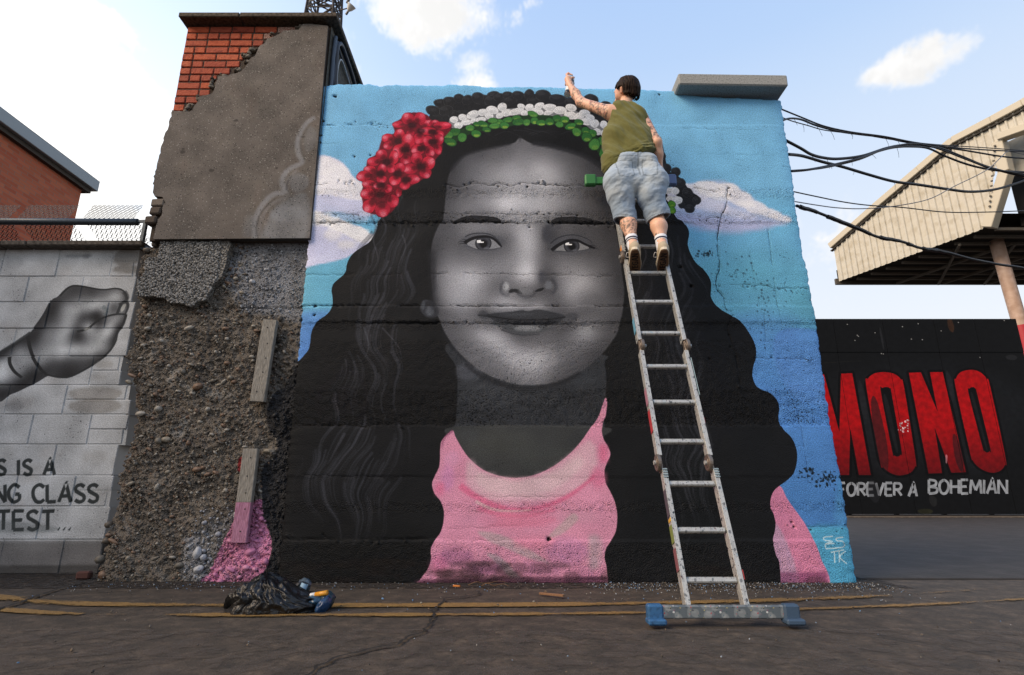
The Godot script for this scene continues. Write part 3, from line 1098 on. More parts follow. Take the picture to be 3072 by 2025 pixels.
func make_hoarding() -> void:
	var k := [15.560,5.853,5.160,4.522,-0.005,10.152]       # right end, top, two joints, foot, first post
	new_canvas(6.9, 5.9, 230.0, "101113")
	blob(3200, 2900, 3300, 1500, 0, "1d1f23", 0.55, 500)
	blob(2000, 3500, 900, 1400, 0, "23252a", 0.45, 300)
	blob(4300, 3300, 500, 1500, 0, "222429", 0.4, 260)
	stroke_closed([102,1798,392,1786,591,3511,901,1769,1244,1751,1311,4737,965,4737,926,3410,685,4737,404,4737,317,3006,294,4737,-35,4737], "08080a", 1.0, 12.0, 150.0)
	stroke_closed([1599,2148,1695,1915,1892,1769,2130,1722,2359,1733,2549,1798,2678,1944,2728,2177,2678,4279,2626,4495,2480,4657,2274,4732,2052,4742,1847,4657,1705,4522,1632,4306], "08080a", 1.0, 12.0, 150.0)
	stroke_closed([2951,1739,3317,1727,3586,2905,3589,1722,3976,1716,4060,4657,3633,4673,3406,3388,3366,4683,2974,4694], "08080a", 1.0, 12.0, 150.0)
	stroke_closed([4268,2148,4338,1915,4490,1739,4708,1663,4940,1657,5124,1739,5258,1915,5310,2148,5292,4225,5214,4468,5060,4614,4843,4673,4632,4630,4439,4506,4327,4333,4290,4089], "08080a", 1.0, 12.0, 150.0)
	poly([102,1798,392,1786,591,3511,901,1769,1244,1751,1311,4737,965,4737,926,3410,685,4737,404,4737,317,3006,294,4737,-35,4737], "b00c12", 1, 10.0, 0)
	poly([1599,2148,1695,1915,1892,1769,2130,1722,2359,1733,2549,1798,2678,1944,2728,2177,2678,4279,2626,4495,2480,4657,2274,4732,2052,4742,1847,4657,1705,4522,1632,4306], "b00c12", 1, 10.0, 1)
	poly([2951,1739,3317,1727,3586,2905,3589,1722,3976,1716,4060,4657,3633,4673,3406,3388,3366,4683,2974,4694], "b00c12", 1, 10.0, 0)
	poly([4268,2148,4338,1915,4490,1739,4708,1663,4940,1657,5124,1739,5258,1915,5310,2148,5292,4225,5214,4468,5060,4614,4843,4673,4632,4630,4439,4506,4327,4333,4290,4089], "b00c12", 1, 10.0, 1)
	poly([2010,2321,2076,2206,2195,2177,2303,2217,2320,2379,2317,4007,2267,4160,2174,4214,2080,4181,2040,4034], "0b0b0d", 1, 12.0, 1)
	poly([4619,2379,4675,2223,4788,2177,4856,2235,4870,2379,4909,3952,4868,4062,4788,4100,4721,4051,4688,3897], "0b0b0d", 1, 12.0, 1)
	poly([2056,2551,2170,2551,2221,3952,2138,3952], "1e1f22", 0.9, 30.0, 1)
	poly([4675,2494,4760,2494,4821,3897,4766,3897], "1e1f22", 0.9, 30.0, 1)
	stroke([360,4955,307,5303], "a4a9b0", 0.95, 4.6, 71.5, 71.5)
	stroke([360,4955,532,4955], "a4a9b0", 0.95, 4.6, 71.5, 71.5)
	stroke([334,5130,480,5123], "a4a9b0", 0.95, 4.6, 71.5, 71.5)
	stroke([717,4955,608,5025,568,5165,612,5293,716,5286,799,5165,803,5025,717,4955], "a4a9b0", 0.95, 4.6, 71.5, 71.5)
	stroke([902,4955,846,5303], "a4a9b0", 0.95, 4.6, 71.5, 71.5)
	stroke([900,4966,1048,4973,1088,5050,1022,5130,883,5137], "a4a9b0", 0.95, 4.6, 71.5, 71.5)
	stroke([957,5137,1057,5303], "a4a9b0", 0.95, 4.6, 71.5, 71.5)
	stroke([1170,4955,1113,5303], "a4a9b0", 0.95, 4.6, 71.5, 71.5)
	stroke([1170,4955,1359,4955], "a4a9b0", 0.95, 4.6, 71.5, 71.5)
	stroke([1142,5130,1303,5123], "a4a9b0", 0.95, 4.6, 71.5, 71.5)
	stroke([1113,5303,1302,5297], "a4a9b0", 0.95, 4.6, 71.5, 71.5)
	stroke([1415,4955,1456,5303], "a4a9b0", 0.95, 4.6, 71.5, 71.5)
	stroke([1456,5303,1639,4955], "a4a9b0", 0.95, 4.6, 71.5, 71.5)
	stroke([1695,4955,1634,5303], "a4a9b0", 0.95, 4.6, 71.5, 71.5)
	stroke([1695,4955,1883,4955], "a4a9b0", 0.95, 4.6, 71.5, 71.5)
	stroke([1664,5130,1826,5123], "a4a9b0", 0.95, 4.6, 71.5, 71.5)
	stroke([1634,5303,1823,5297], "a4a9b0", 0.95, 4.6, 71.5, 71.5)
	stroke([1939,4955,1878,5303], "a4a9b0", 0.95, 4.6, 71.5, 71.5)
	stroke([1938,4966,2085,4973,2125,5050,2057,5130,1918,5137], "a4a9b0", 0.95, 4.6, 71.5, 71.5)
	stroke([1992,5137,2089,5303], "a4a9b0", 0.95, 4.6, 71.5, 71.5)
	stroke([2286,5324,2486,4976,2503,4976,2519,5324], "a4a9b0", 0.95, 4.6, 71.5, 71.5)
	stroke([2357,5207,2518,5200], "a4a9b0", 0.95, 4.6, 71.5, 71.5)
	stroke([2951,4870,2877,5251], "a4a9b0", 0.95, 4.6, 71.5, 71.5)
	stroke([2951,4870,3131,4901,3108,5015,2937,5061], "a4a9b0", 0.95, 4.6, 71.5, 71.5)
	stroke([2937,5061,3127,5099,3091,5221,2877,5251], "a4a9b0", 0.95, 4.6, 71.5, 71.5)
	stroke([3383,4870,3261,4947,3211,5099,3253,5240,3367,5232,3463,5099,3475,4947,3383,4870], "a4a9b0", 0.95, 4.6, 71.5, 71.5)
	stroke([3583,4870,3506,5251], "a4a9b0", 0.95, 4.6, 71.5, 71.5)
	stroke([3808,4870,3729,5251], "a4a9b0", 0.95, 4.6, 71.5, 71.5)
	stroke([3544,5061,3770,5054], "a4a9b0", 0.95, 4.6, 71.5, 71.5)
	stroke([3867,4870,3788,5251], "a4a9b0", 0.95, 4.6, 71.5, 71.5)
	stroke([3867,4870,4074,4870], "a4a9b0", 0.95, 4.6, 71.5, 71.5)
	stroke([3828,5061,4004,5054], "a4a9b0", 0.95, 4.6, 71.5, 71.5)
	stroke([3788,5251,3995,5243], "a4a9b0", 0.95, 4.6, 71.5, 71.5)
	stroke([4052,5251,4165,4870], "a4a9b0", 0.95, 4.6, 71.5, 71.5)
	stroke([4165,4870,4231,5156], "a4a9b0", 0.95, 4.6, 71.5, 71.5)
	stroke([4231,5156,4420,4870], "a4a9b0", 0.95, 4.6, 71.5, 71.5)
	stroke([4420,4870,4369,5251], "a4a9b0", 0.95, 4.6, 71.5, 71.5)
	stroke([4534,4870,4446,5251], "a4a9b0", 0.95, 4.6, 71.5, 71.5)
	stroke([4531,5251,4764,4870,4783,4870,4786,5251], "a4a9b0", 0.95, 4.6, 71.5, 71.5)
	stroke([4614,5122,4790,5114], "a4a9b0", 0.95, 4.6, 71.5, 71.5)
	stroke([4859,5251,4945,4870], "a4a9b0", 0.95, 4.6, 71.5, 71.5)
	stroke([4945,4870,5101,5251], "a4a9b0", 0.95, 4.6, 71.5, 71.5)
	stroke([5101,5251,5188,4870], "a4a9b0", 0.95, 4.6, 71.5, 71.5)
	poly([2407,3332,2437,3341,2439,3357,2390,3365], "d8c8cc", 0.9, 5.0, 0)
	poly([2609,3304,2648,3299,2639,3351,2591,3338], "e6dadd", 0.9, 5.0, 0)
	poly([2471,3367,2492,3377,2508,3412,2453,3400], "e6dadd", 0.9, 5.0, 0)
	poly([2327,3418,2346,3438,2330,3475,2310,3451], "c8a0a8", 0.9, 5.0, 0)
	poly([2464,3396,2513,3409,2504,3436,2447,3430], "e6dadd", 0.9, 5.0, 0)
	poly([2442,3476,2494,3468,2452,3508,2424,3509], "e6dadd", 0.9, 5.0, 0)
	poly([2460,3362,2487,3368,2479,3400,2442,3396], "e6dadd", 0.9, 5.0, 0)
	poly([2478,3216,2504,3236,2484,3251,2460,3250], "e6dadd", 0.9, 5.0, 0)
	poly([2560,3191,2607,3212,2598,3239,2542,3224], "e6dadd", 0.9, 5.0, 0)
	poly([2523,3364,2580,3362,2532,3408,2506,3398], "e6dadd", 0.9, 5.0, 0)
	poly([2658,3163,2706,3166,2669,3199,2641,3197], "c8a0a8", 0.9, 5.0, 0)
	poly([2627,3147,2670,3137,2660,3184,2609,3180], "c8a0a8", 0.9, 5.0, 0)
	poly([2455,3499,2486,3490,2486,3523,2438,3532], "d8c8cc", 0.9, 5.0, 0)
	poly([2639,3238,2664,3250,2682,3276,2621,3272], "c8a0a8", 0.9, 5.0, 0)
	poly([2594,3461,2625,3466,2616,3512,2577,3495], "e6dadd", 0.9, 5.0, 0)
	poly([2567,3168,2619,3185,2579,3219,2549,3202], "e6dadd", 0.9, 5.0, 0)
	poly([2423,3242,2478,3248,2452,3265,2406,3276], "c8a0a8", 0.9, 5.0, 0)
	poly([2642,3247,2672,3256,2649,3298,2625,3281], "c8a0a8", 0.9, 5.0, 0)
	poly([2465,3382,2493,3394,2501,3405,2448,3415], "d8c8cc", 0.9, 5.0, 0)
	poly([2652,3138,2682,3148,2666,3188,2635,3172], "d8c8cc", 0.9, 5.0, 0)
	poly([2460,3246,2489,3255,2476,3286,2442,3280], "d8c8cc", 0.9, 5.0, 0)
	poly([2612,3383,2633,3389,2643,3417,2595,3417], "c8a0a8", 0.9, 5.0, 0)
	poly([2400,3292,2446,3284,2417,3329,2383,3325], "d8c8cc", 0.9, 5.0, 0)
	poly([2445,3446,2469,3446,2471,3508,2428,3480], "c8a0a8", 0.9, 5.0, 0)
	poly([2401,3421,2415,3442,2414,3481,2384,3455], "e6dadd", 0.9, 5.0, 0)
	poly([2409,3234,2456,3244,2445,3271,2392,3267], "d8c8cc", 0.9, 5.0, 0)
	poly([3569,4171,3619,4198,3564,4388,3531,4388], "b48088", 0.8, 10.0, 1)
	blob(1577,573, 20,18, 0, "a9a9a4", 0.8, 3.0)
	blob(1607,604, 20,18, 0, "a9a9a4", 0.8, 3.0)
	blob(2229,1146, 20,18, 0, "a9a9a4", 0.8, 3.0)
	blob(3214,695, 20,18, 0, "a9a9a4", 0.8, 3.0)
	blob(2135,494, 20,18, 0, "a9a9a4", 0.8, 3.0)
	blob(4174,433, 20,18, 0, "a9a9a4", 0.8, 3.0)
	blob(2761,-566, 21,19, 0, "a9a9a4", 0.8, 3.0)
	blob(3511,206, 21,18, 0, "a9a9a4", 0.8, 3.0)
	blob(3011,298, 20,18, 0, "a9a9a4", 0.8, 3.0)
	blob(1326,224, 20,18, 0, "a9a9a4", 0.8, 3.0)
	blob(3544,713, 20,18, 0, "a9a9a4", 0.8, 3.0)
	blob(6189,101, 21,19, 0, "a9a9a4", 0.8, 3.0)
	blob(4759,163, 20,18, 0, "a9a9a4", 0.8, 3.0)
	blob(2285,1158, 20,18, 0, "a9a9a4", 0.8, 3.0)
	blob(5198,1266, 20,18, 0, "a9a9a4", 0.8, 3.0)
	blob(1480,737, 20,18, 0, "a9a9a4", 0.8, 3.0)
	stroke([443,1432,734,1420,1086,1397,1611,1373], "6a664c", 0.25, 4.3, 11.4, 5.7)
	blob(4507,237, 94,246, 0, "4a2f1e", 0.7, 29.0)
	blob(2312,664, 35,364, 0, "35363a", 0.6, 29.0)
	blob(1758,3566, 168,1110, 0, "1a1b1e", 0.6, 29.0)
	blob(1318,5188, 164,316, 0, "2c2d32", 0.5, 29.0)
	blob(2958,5450, 109,156, 0, "2f2f30", 0.6, 29.0)
	blob(6155,1266, 174,84, 0, "2c2d30", 0.7, 29.0)
	blob(3940,4116, 111,546, 0, "1d1e22", 0.5, 29.0)
	blob(2686,5736, 216,72, 0, "4a4a28", 0.4, 29.0)
	blob(1419,2551, 91,573, 0, "26272b", 0.7, 29.0)
	blob(4119,2148, 92,464, 0, "2a2b30", 0.6, 29.0)
	var w := cv.get_width()
	var h := cv.get_height()
	var sp := bytes_of(noise(0.02, FastNoiseLite.TYPE_SIMPLEX_SMOOTH, 5, 44), w, h)
	var d := cv.get_data()
	for i in w * h:
		var v := 0.9 + (sp[i] - 128) * 0.0012
		var yy := float(i / w) / h
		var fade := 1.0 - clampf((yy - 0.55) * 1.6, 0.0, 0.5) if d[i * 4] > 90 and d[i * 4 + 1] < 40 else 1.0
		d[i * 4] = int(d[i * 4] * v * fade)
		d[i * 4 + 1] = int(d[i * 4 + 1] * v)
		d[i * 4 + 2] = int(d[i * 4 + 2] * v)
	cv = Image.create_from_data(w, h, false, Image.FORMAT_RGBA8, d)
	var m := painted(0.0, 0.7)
	m.heightmap_enabled = false
	m.metallic_specular = 0.25
	var root := thing("hoarding", "black painted site hoarding lettered MONO FOREVER A BOHEMIAN in red and white", "hoarding", "", Vector3(0, 0, -16.8))
	var uv := func(q: Vector2) -> Vector2: return Vector2((q.x - 9.0) / 6.9, (5.9 - q.y) / 5.9)
	var xs := [9.0, k[5] - 0.25, 11.42, 13.0, 14.25, k[0]]
	for r in 2:
		for c in xs.size() - 1:
			var y1: float = k[1] if r == 0 else k[2] - 0.35
			var y0: float = k[2] - 0.36 if r == 0 else 0.09
			var x0: float = xs[c] + 0.006
			var x1: float = xs[c + 1] - 0.006
			var st := new_st()
			slab(st, PackedVector2Array([Vector2(x0, y0), Vector2(x1, y0), Vector2(x1, y1), Vector2(x0, y1)]), 0.0 if r else 0.015, -0.05, uv)
			obj("board_panel", st, m, root)
	var back := mat("1a1a1c", 0.8)
	for i in 5:
		var st := new_st()
		box(st, at(Vector3(9.6 + i * 1.35, 2.85, -0.14)), Vector3(0.1, 5.7, 0.1), 0.005)
		obj("post", st, back, root)
	var st3 := new_st()
	box(st3, at(Vector3(12.1, 0.03, -0.1)), Vector3(6.2, 0.09, 0.06), 0.0)
	obj("bottom_rail", st3, back, root)

func make_floodlights() -> void:
	# lattice floodlight tower far behind the pier
	var c := Vector3(-16.2, 0, -40)
	var root := thing("floodlight_tower", "steel lattice floodlight tower with white lamps behind the brick pier coping", "tower", "", c)
	var steel := mat("2c2320", 0.7)
	var lv := [0.0, 10.0, 20.0, 28.0, 34.0, 38.0, 40.2, 41.4, 42.6, 43.8, 45.2]
	var hw := func(y: float) -> float: return lerpf(2.6, 0.95, y / 45.2)
	var st := new_st()
	for sx in [-1.0, 1.0]:
		for sz in [-1.0, 1.0]:
			bar(st, Vector3(sx * 2.6, 0, sz * 2.6), Vector3(sx * 0.95, 45.2, sz * 0.95), 0.16, 0.16, Vector3.UP, 0.0)
	obj("mast_leg", st, steel, root)
	st = new_st()
	for i in lv.size() - 1:
		var y0: float = lv[i]
		var y1: float = lv[i + 1]
		var a: float = hw.call(y0)
		var b: float = hw.call(y1)
		for f in 4:
			var q := Basis(Vector3.UP, f * PI / 2)
			bar(st, q * Vector3(-a, y0, a), q * Vector3(b, y1, b), 0.09, 0.09, Vector3.UP, 0.0)
			bar(st, q * Vector3(a, y0, a), q * Vector3(-b, y1, b), 0.09, 0.09, Vector3.UP, 0.0)
			bar(st, q * Vector3(-b, y1, b), q * Vector3(b, y1, b), 0.09, 0.09, Vector3.UP, 0.0)
	obj("lattice", st, steel, root)
	var bowl := mat("e8e4dc", 0.35)
	var grey := mat("55555a", 0.5)
	# [x, y, size, yaw, pitch]
	var n := 0
	for f in [[1.1, 42.4, 0.55, 0.3, 1.2], [-0.7, 41.15, 0.45, 1.0, 0.5], [2.35, 43.2, 0.5, 0.7, 0.9], [2.6, 41.3, 0.45, 1.0, 0.75], [2.6, 40.0, 0.4, 1.1, 0.7]]:
		var hd := MeshInstance3D.new()
		hd.name = "floodlight"
		var b := Basis(Vector3.UP, f[3]) * Basis(Vector3.RIGHT, f[4])
		st = new_st()
		var s: float = f[2]
		lathe(st, at(Vector3.ZERO), [[0.12 * s, -0.9 * s], [0.3 * s, -0.7 * s], [0.62 * s, -0.25 * s], [0.95 * s, 0.55 * s], [1.0 * s, 0.6 * s], [0.9 * s, 0.56 * s], [0.5 * s, -0.2 * s], [0.0, -0.3 * s]], 16)
		hd.mesh = smooth(st).commit()
		hd.material_override = bowl
		hd.transform = Transform3D(b, Vector3(f[0], f[1], 1.2))
		root.add_child(hd, true)
		st = new_st()
		box(st, at(Vector3(0, -1.25 * s, 0)), Vector3(0.42 * s, 0.8 * s, 0.42 * s), 0.03)
		obj("ballast_box", st, grey, hd)
		st = new_st()
		bar(st, Vector3(0.8, f[1] + 0.1, 0.6), Vector3(f[0], f[1] + 0.05, 1.2), 0.07, 0.07, Vector3.UP, 0.0)
		obj("bracket", st, steel, root)
		n += 1

# ------------------------------------------------------------------ block wall at the left
func make_block_wall() -> void:
	rng.seed = 21
	new_canvas(2.75, 3.08, 380.0, "b0b2b3")
	for i in 110:
		blob(rng.randf() * 2750, rng.randf() * 2500, rng.randf_range(30, 140), rng.randf_range(25, 80), 0, ["a2a2a0", "c8cacc", "aeadab", "94928f"][rng.randi() % 4], 0.42, 38)
	poly([922,1403,1057,1162,1129,1111,1286,1003,1379,915,1446,767,1503,601,1553,563,1614,479,1680,445,1782,451,1964,491,2106,479,2182,502,2235,571,2239,616,2261,662,2253,737,2265,767,2232,856,2198,944,2182,1046,2119,1162,2047,1219,1949,1290,1836,1350,1740,1354,1640,1340,1543,1403,1397,1487,1310,1528,1243,1590,1012,1761], "a0a4a6", 1, 6.0, 1)
	face_tone(PackedInt32Array([1630,509,3,1741,478,-189,1868,525,-276,2012,517,-99,2131,525,-271,2210,556,-1361,1588,587,-174,1690,587,10,1821,587,338,1966,579,247,2112,579,1029,2183,571,1617,1513,648,-155,1570,709,-336,1654,694,661,1785,694,809,1927,679,1439,2031,694,1273,2098,664,-319,2153,648,-974,2209,671,2039,2248,648,-1237,1482,770,-178,1564,815,25,1679,815,388,1777,800,667,1832,785,-811,1915,770,-117,1979,725,-1523,2081,725,713,2153,725,-1273,1436,891,-251,1554,906,296,1701,920,641,1795,891,242,1853,891,-1041,1900,876,1956,1976,861,-216,2040,815,-520,2121,785,478,2205,770,1479,2248,770,-1170,1419,1010,-254,1534,1010,284,1680,1024,491,1782,965,-152,1868,965,-527,1954,965,370,2063,935,541,2143,906,1501,2193,906,-1348,1453,1098,4,1556,1113,581,1701,1127,858,1837,1098,975,1980,1098,827,2088,1069,739,2159,1069,246,2189,1039,-708,1550,1215,562,1649,1215,-244,1787,1200,-247,1927,1193,-150,2022,1171,196,2105,1156,-152,1622,1287,-96,1735,1287,0,1876,1287,126,1983,1258,-24,2056,1200,-482,1775,1344,-324,1884,1330,-395,1355,980,-141,1326,1039,-99,1311,1098,524,1356,1171,413,1426,1229,591,1492,1272,-246,1547,1330,-264,1475,1387,-252,1376,1444,-368,1284,1529,-120,1248,1010,-436,1211,1098,34,1165,1142,-709,1062,1186,-202,1196,1215,1087,1281,1215,-184,1259,1301,185,1329,1301,417,1216,1359,802,1307,1387,91,1096,1330,910,1131,1472,-234,1225,1514,-269]) + PackedInt32Array([]), [922,1403,1057,1162,1129,1111,1286,1003,1379,915,1446,767,1503,601,1553,563,1614,479,1680,445,1782,451,1964,491,2106,479,2182,502,2235,571,2239,616,2261,662,2253,737,2265,767,2232,856,2198,944,2182,1046,2119,1162,2047,1219,1949,1290,1836,1350,1740,1354,1640,1340,1543,1403,1397,1487,1310,1528,1243,1590,1012,1761], 8100.0, Color(0.985, 1.0, 0.99), 2.5)
	stroke([1573,556,1642,471,1724,451,1964,491,2106,479,2191,510,2237,586], "1d2022", 0.9, 4.3, 19.4, 12.6)
	stroke([1503,601,1459,759,1376,929], "2a2d30", 0.8, 5.7, 24.3, 15.7)
	stroke([1376,929,1251,1032,1131,1119,956,1262], "25282a", 0.85, 11.4, 43.8, 28.3)
	stroke([1818,915,1911,885,1971,826,2046,774,2154,744,2254,744], "1c1f22", 0.9, 5.7, 24.3, 15.7)
	stroke([2254,744,2243,841,2203,929,2198,1017,2153,1119,2059,1212,1949,1290,1836,1350,1726,1354,1596,1326], "1d2023", 0.9, 5.7, 24.3, 15.7)
	stroke([2167,737,2182,662,2203,616,2248,631,2259,677,2246,737], "25282b", 0.85, 7.1, 29.2, 18.9)
	stroke([2191,510,2230,571,2217,616,2165,647], "2a2d30", 0.7, 11.4, 43.8, 28.3)
	stroke([2010,662,2062,707,2042,752], "5a6568", 0.5, 17.2, 38.9, 25.2)
	stroke([1232,1162,1255,1233,1314,1304,1396,1361], "1a1c1e", 0.95, 5.7, 34.0, 22.0)
	stroke([1354,959,1401,1075,1469,1190,1560,1290,1610,1326], "1a1c1e", 0.95, 5.7, 34.0, 22.0)
	blob(1904,885, 31,14, -0.3, "c4c2b8", 0.7, 11.0)
	blob(2214,677, 18,42, 0.3, "c0c0b8", 0.7, 9.0)
	stroke([1055,2114,1146,2110], "23292a", 0.95, 4.6, 30.0, 30.0)
	stroke([1100,2113,1129,2238], "23292a", 0.95, 4.6, 30.0, 30.0)
	stroke([1180,2110,1211,2238], "23292a", 0.95, 4.6, 30.0, 30.0)
	stroke([1258,2110,1289,2238], "23292a", 0.95, 4.6, 30.0, 30.0)
	stroke([1196,2174,1273,2172], "23292a", 0.95, 4.6, 30.0, 30.0)
	stroke([1300,2110,1329,2238], "23292a", 0.95, 4.6, 30.0, 30.0)
	stroke([1421,2126,1389,2110,1358,2126,1362,2155,1397,2174,1433,2195,1436,2225,1408,2238,1373,2223], "23292a", 0.95, 4.6, 30.0, 30.0)
	stroke([1535,2110,1563,2238], "23292a", 0.95, 4.6, 30.0, 30.0)
	stroke([1655,2126,1624,2110,1592,2126,1596,2155,1631,2174,1666,2195,1669,2225,1641,2238,1606,2223], "23292a", 0.95, 4.6, 30.0, 30.0)
	stroke([1789,2238,1814,2110,1820,2110,1878,2238], "23292a", 0.95, 4.6, 30.0, 30.0)
	stroke([1799,2195,1859,2192], "23292a", 0.95, 4.6, 30.0, 30.0)
	stroke([760,2324,838,2471,848,2368,913,2471,913,2324], "23292a", 0.95, 4.6, 30.0, 30.0)
	stroke([996,2324,960,2354,967,2412,1010,2467,1055,2464,1070,2412,1047,2354,996,2324], "23292a", 0.95, 4.6, 30.0, 30.0)
	stroke([1079,2324,1117,2471], "23292a", 0.95, 4.6, 30.0, 30.0)
	stroke([1080,2329,1147,2332,1179,2364,1164,2398,1103,2401], "23292a", 0.95, 4.6, 30.0, 30.0)
	stroke([1136,2401,1211,2471], "23292a", 0.95, 4.6, 30.0, 30.0)
	stroke([1200,2324,1236,2471], "23292a", 0.95, 4.6, 30.0, 30.0)
	stroke([1290,2324,1225,2405,1330,2471], "23292a", 0.95, 4.6, 30.0, 30.0)
	stroke([1330,2324,1363,2471], "23292a", 0.95, 4.6, 30.0, 30.0)
	stroke([1400,2471,1365,2324], "23292a", 0.95, 4.6, 30.0, 30.0)
	stroke([1365,2324,1499,2471], "23292a", 0.95, 4.6, 30.0, 30.0)
	stroke([1499,2471,1464,2324], "23292a", 0.95, 4.6, 30.0, 30.0)
	stroke([1597,2346,1544,2324,1511,2368,1523,2427,1572,2471,1617,2449,1610,2405], "23292a", 0.95, 4.6, 30.0, 30.0)
	stroke([1610,2405,1573,2405], "23292a", 0.95, 4.6, 30.0, 30.0)
	stroke([1816,2346,1769,2324,1729,2354,1732,2412,1769,2464,1812,2471,1838,2449], "23292a", 0.95, 4.6, 30.0, 30.0)
	stroke([1837,2324,1869,2471], "23292a", 0.95, 4.6, 30.0, 30.0)
	stroke([1869,2471,1944,2467], "23292a", 0.95, 4.6, 30.0, 30.0)
	stroke([1970,2471,2000,2324,2008,2324,2074,2471], "23292a", 0.95, 4.6, 30.0, 30.0)
	stroke([1982,2421,2052,2418], "23292a", 0.95, 4.6, 30.0, 30.0)
	stroke([2166,2342,2130,2324,2093,2342,2097,2376,2136,2398,2177,2421,2180,2456,2146,2471,2106,2453], "23292a", 0.95, 4.6, 30.0, 30.0)
	stroke([2284,2342,2248,2324,2210,2342,2214,2376,2253,2398,2294,2421,2297,2456,2263,2471,2223,2453], "23292a", 0.95, 4.6, 30.0, 30.0)
	stroke([1038,2546,1079,2702], "23292a", 0.95, 4.6, 30.0, 30.0)
	stroke([1039,2549,1109,2552,1146,2590,1129,2631,1063,2632], "23292a", 0.95, 4.6, 30.0, 30.0)
	stroke([1165,2546,1205,2702], "23292a", 0.95, 4.6, 30.0, 30.0)
	stroke([1166,2551,1238,2554,1272,2588,1256,2624,1191,2628], "23292a", 0.95, 4.6, 30.0, 30.0)
	stroke([1226,2628,1306,2702], "23292a", 0.95, 4.6, 30.0, 30.0)
	stroke([1357,2546,1317,2577,1324,2640,1369,2698,1417,2694,1435,2640,1411,2577,1357,2546], "23292a", 0.95, 4.6, 30.0, 30.0)
	stroke([1447,2551,1561,2546], "23292a", 0.95, 4.6, 30.0, 30.0)
	stroke([1505,2549,1537,2702], "23292a", 0.95, 4.6, 30.0, 30.0)
	stroke([1589,2546,1625,2702], "23292a", 0.95, 4.6, 30.0, 30.0)
	stroke([1589,2546,1680,2546], "23292a", 0.95, 4.6, 30.0, 30.0)
	stroke([1607,2624,1683,2621], "23292a", 0.95, 4.6, 30.0, 30.0)
	stroke([1625,2702,1714,2699], "23292a", 0.95, 4.6, 30.0, 30.0)
	stroke([1806,2565,1767,2546,1727,2565,1732,2601,1775,2624,1819,2649,1823,2687,1787,2702,1744,2684], "23292a", 0.95, 4.6, 30.0, 30.0)
	stroke([1836,2551,1950,2546], "23292a", 0.95, 4.6, 30.0, 30.0)
	stroke([1893,2549,1922,2702], "23292a", 0.95, 4.6, 30.0, 30.0)
	stroke([2014,2691,2019,2694,2024,2696], "23292a", 0.95, 4.6, 30.0, 30.0)
	stroke([2061,2691,2066,2694,2071,2696], "23292a", 0.95, 4.6, 30.0, 30.0)
	stroke([2109,2691,2113,2694,2119,2696], "23292a", 0.95, 4.6, 30.0, 30.0)
	poly([1353,2619,1941,2670,1952,2721,1378,2721], "4a504f", 0.35, 34.0, 1)
	blob(1749,136, 44,25, 0, "4a4c4e", 0.5, 26.0)
	blob(1631,136, 88,22, 0, "55585a", 0.4, 26.0)
	blob(1062,215, 88,63, 0, "9c9ea0", 0.5, 26.0)
	blob(2148,152, 132,94, 0, "6d6963", 0.6, 26.0)
	blob(2171,278, 131,47, 0, "6d6963", 0.6, 26.0)
	blob(2133,1233, 84,43, 0, "8d8a85", 0.5, 26.0)
	blob(2104,1515, 248,70, 0, "85817b", 0.6, 26.0)
	blob(2125,1625, 246,68, 0, "807c76", 0.6, 26.0)
	blob(1387,1625, 82,54, 0, "7c7e80", 0.4, 26.0)
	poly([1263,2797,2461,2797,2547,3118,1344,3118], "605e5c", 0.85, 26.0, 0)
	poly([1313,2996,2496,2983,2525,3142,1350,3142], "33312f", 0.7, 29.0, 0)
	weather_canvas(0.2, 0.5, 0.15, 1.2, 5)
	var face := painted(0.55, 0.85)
	var wall := thing("block_wall", "white painted concrete block wall with a raised hand and THIS IS A WORKING CLASS PROTEST", "wall", "", Vector3(0, 0, -5.2))
	var ys := [3.013,2.706,2.442,2.177,1.906,1.630,1.358,1.088,0.816,0.552,0.276,-0.000]
	var rows: Array = [[-5.553,-5.008,-4.463,-3.932,-3.666,1.000],
		[-5.801,-5.256,-4.711,-4.177,-3.659,0.000],
		[-5.515,-4.970,-4.450,-3.884,-3.635,0.000],
		[-5.801,-5.256,-4.711,-4.165,-3.629,0.000],
		[-5.526,-4.981,-4.436,-3.923,-3.633,1.000],
		[-5.735,-5.190,-4.645,-4.115,-3.510,1.000],
		[-5.460,-4.915,-4.370,-3.837,-3.474,1.000],
		[-5.736,-5.191,-4.646,-4.101,-3.540,0.000],
		[-5.478,-4.933,-4.388,-3.873,-3.520,1.000],
		[-5.749,-5.204,-4.659,-4.114,-3.522,0.000],
		[-5.472,-4.927,-4.382,-3.862,-3.533,0.000]]
	var right := PackedVector2Array()
	var uv := func(q: Vector2) -> Vector2: return Vector2((q.x + 5.95) / 2.75, (3.06 - q.y) / 3.08)
	for r in rows.size():
		var row: Array = rows[r]
		var top: float = ys[r]
		var bot: float = ys[r + 1]
		var n := row.size()
		var half: bool = row[n - 1] > 0.5
		right.append(Vector2(row[n - 2], top))
		right.append(Vector2(row[n - 2], bot))
		for i in n - 2:
			var x0: float = row[i]
			var x1: float = row[i + 1]
			var last := i == n - 3
			if last and half:
				for hh in 2:
					block(wall, x0, x1 - rng.randf_range(0.0, 0.05), lerpf(top, bot, hh * 0.5), lerpf(top, bot, hh * 0.5 + 0.5), face, uv, last)
			else:
				block(wall, x0, x1, top, bot, face, uv, last)
	# the mortar bed behind the blocks
	var st := new_st()
	var p := PackedVector2Array([Vector2(-6.0, 0.0), Vector2(-6.0, ys[0])])
	for i in right.size():
		p.append(right[i] + Vector2(-0.012 - rng.randf() * 0.02, 0.0005 * i * -1.0))
	slab(st, p, -0.0065, -0.4, uv)
	obj("mortar", st, face, wall)
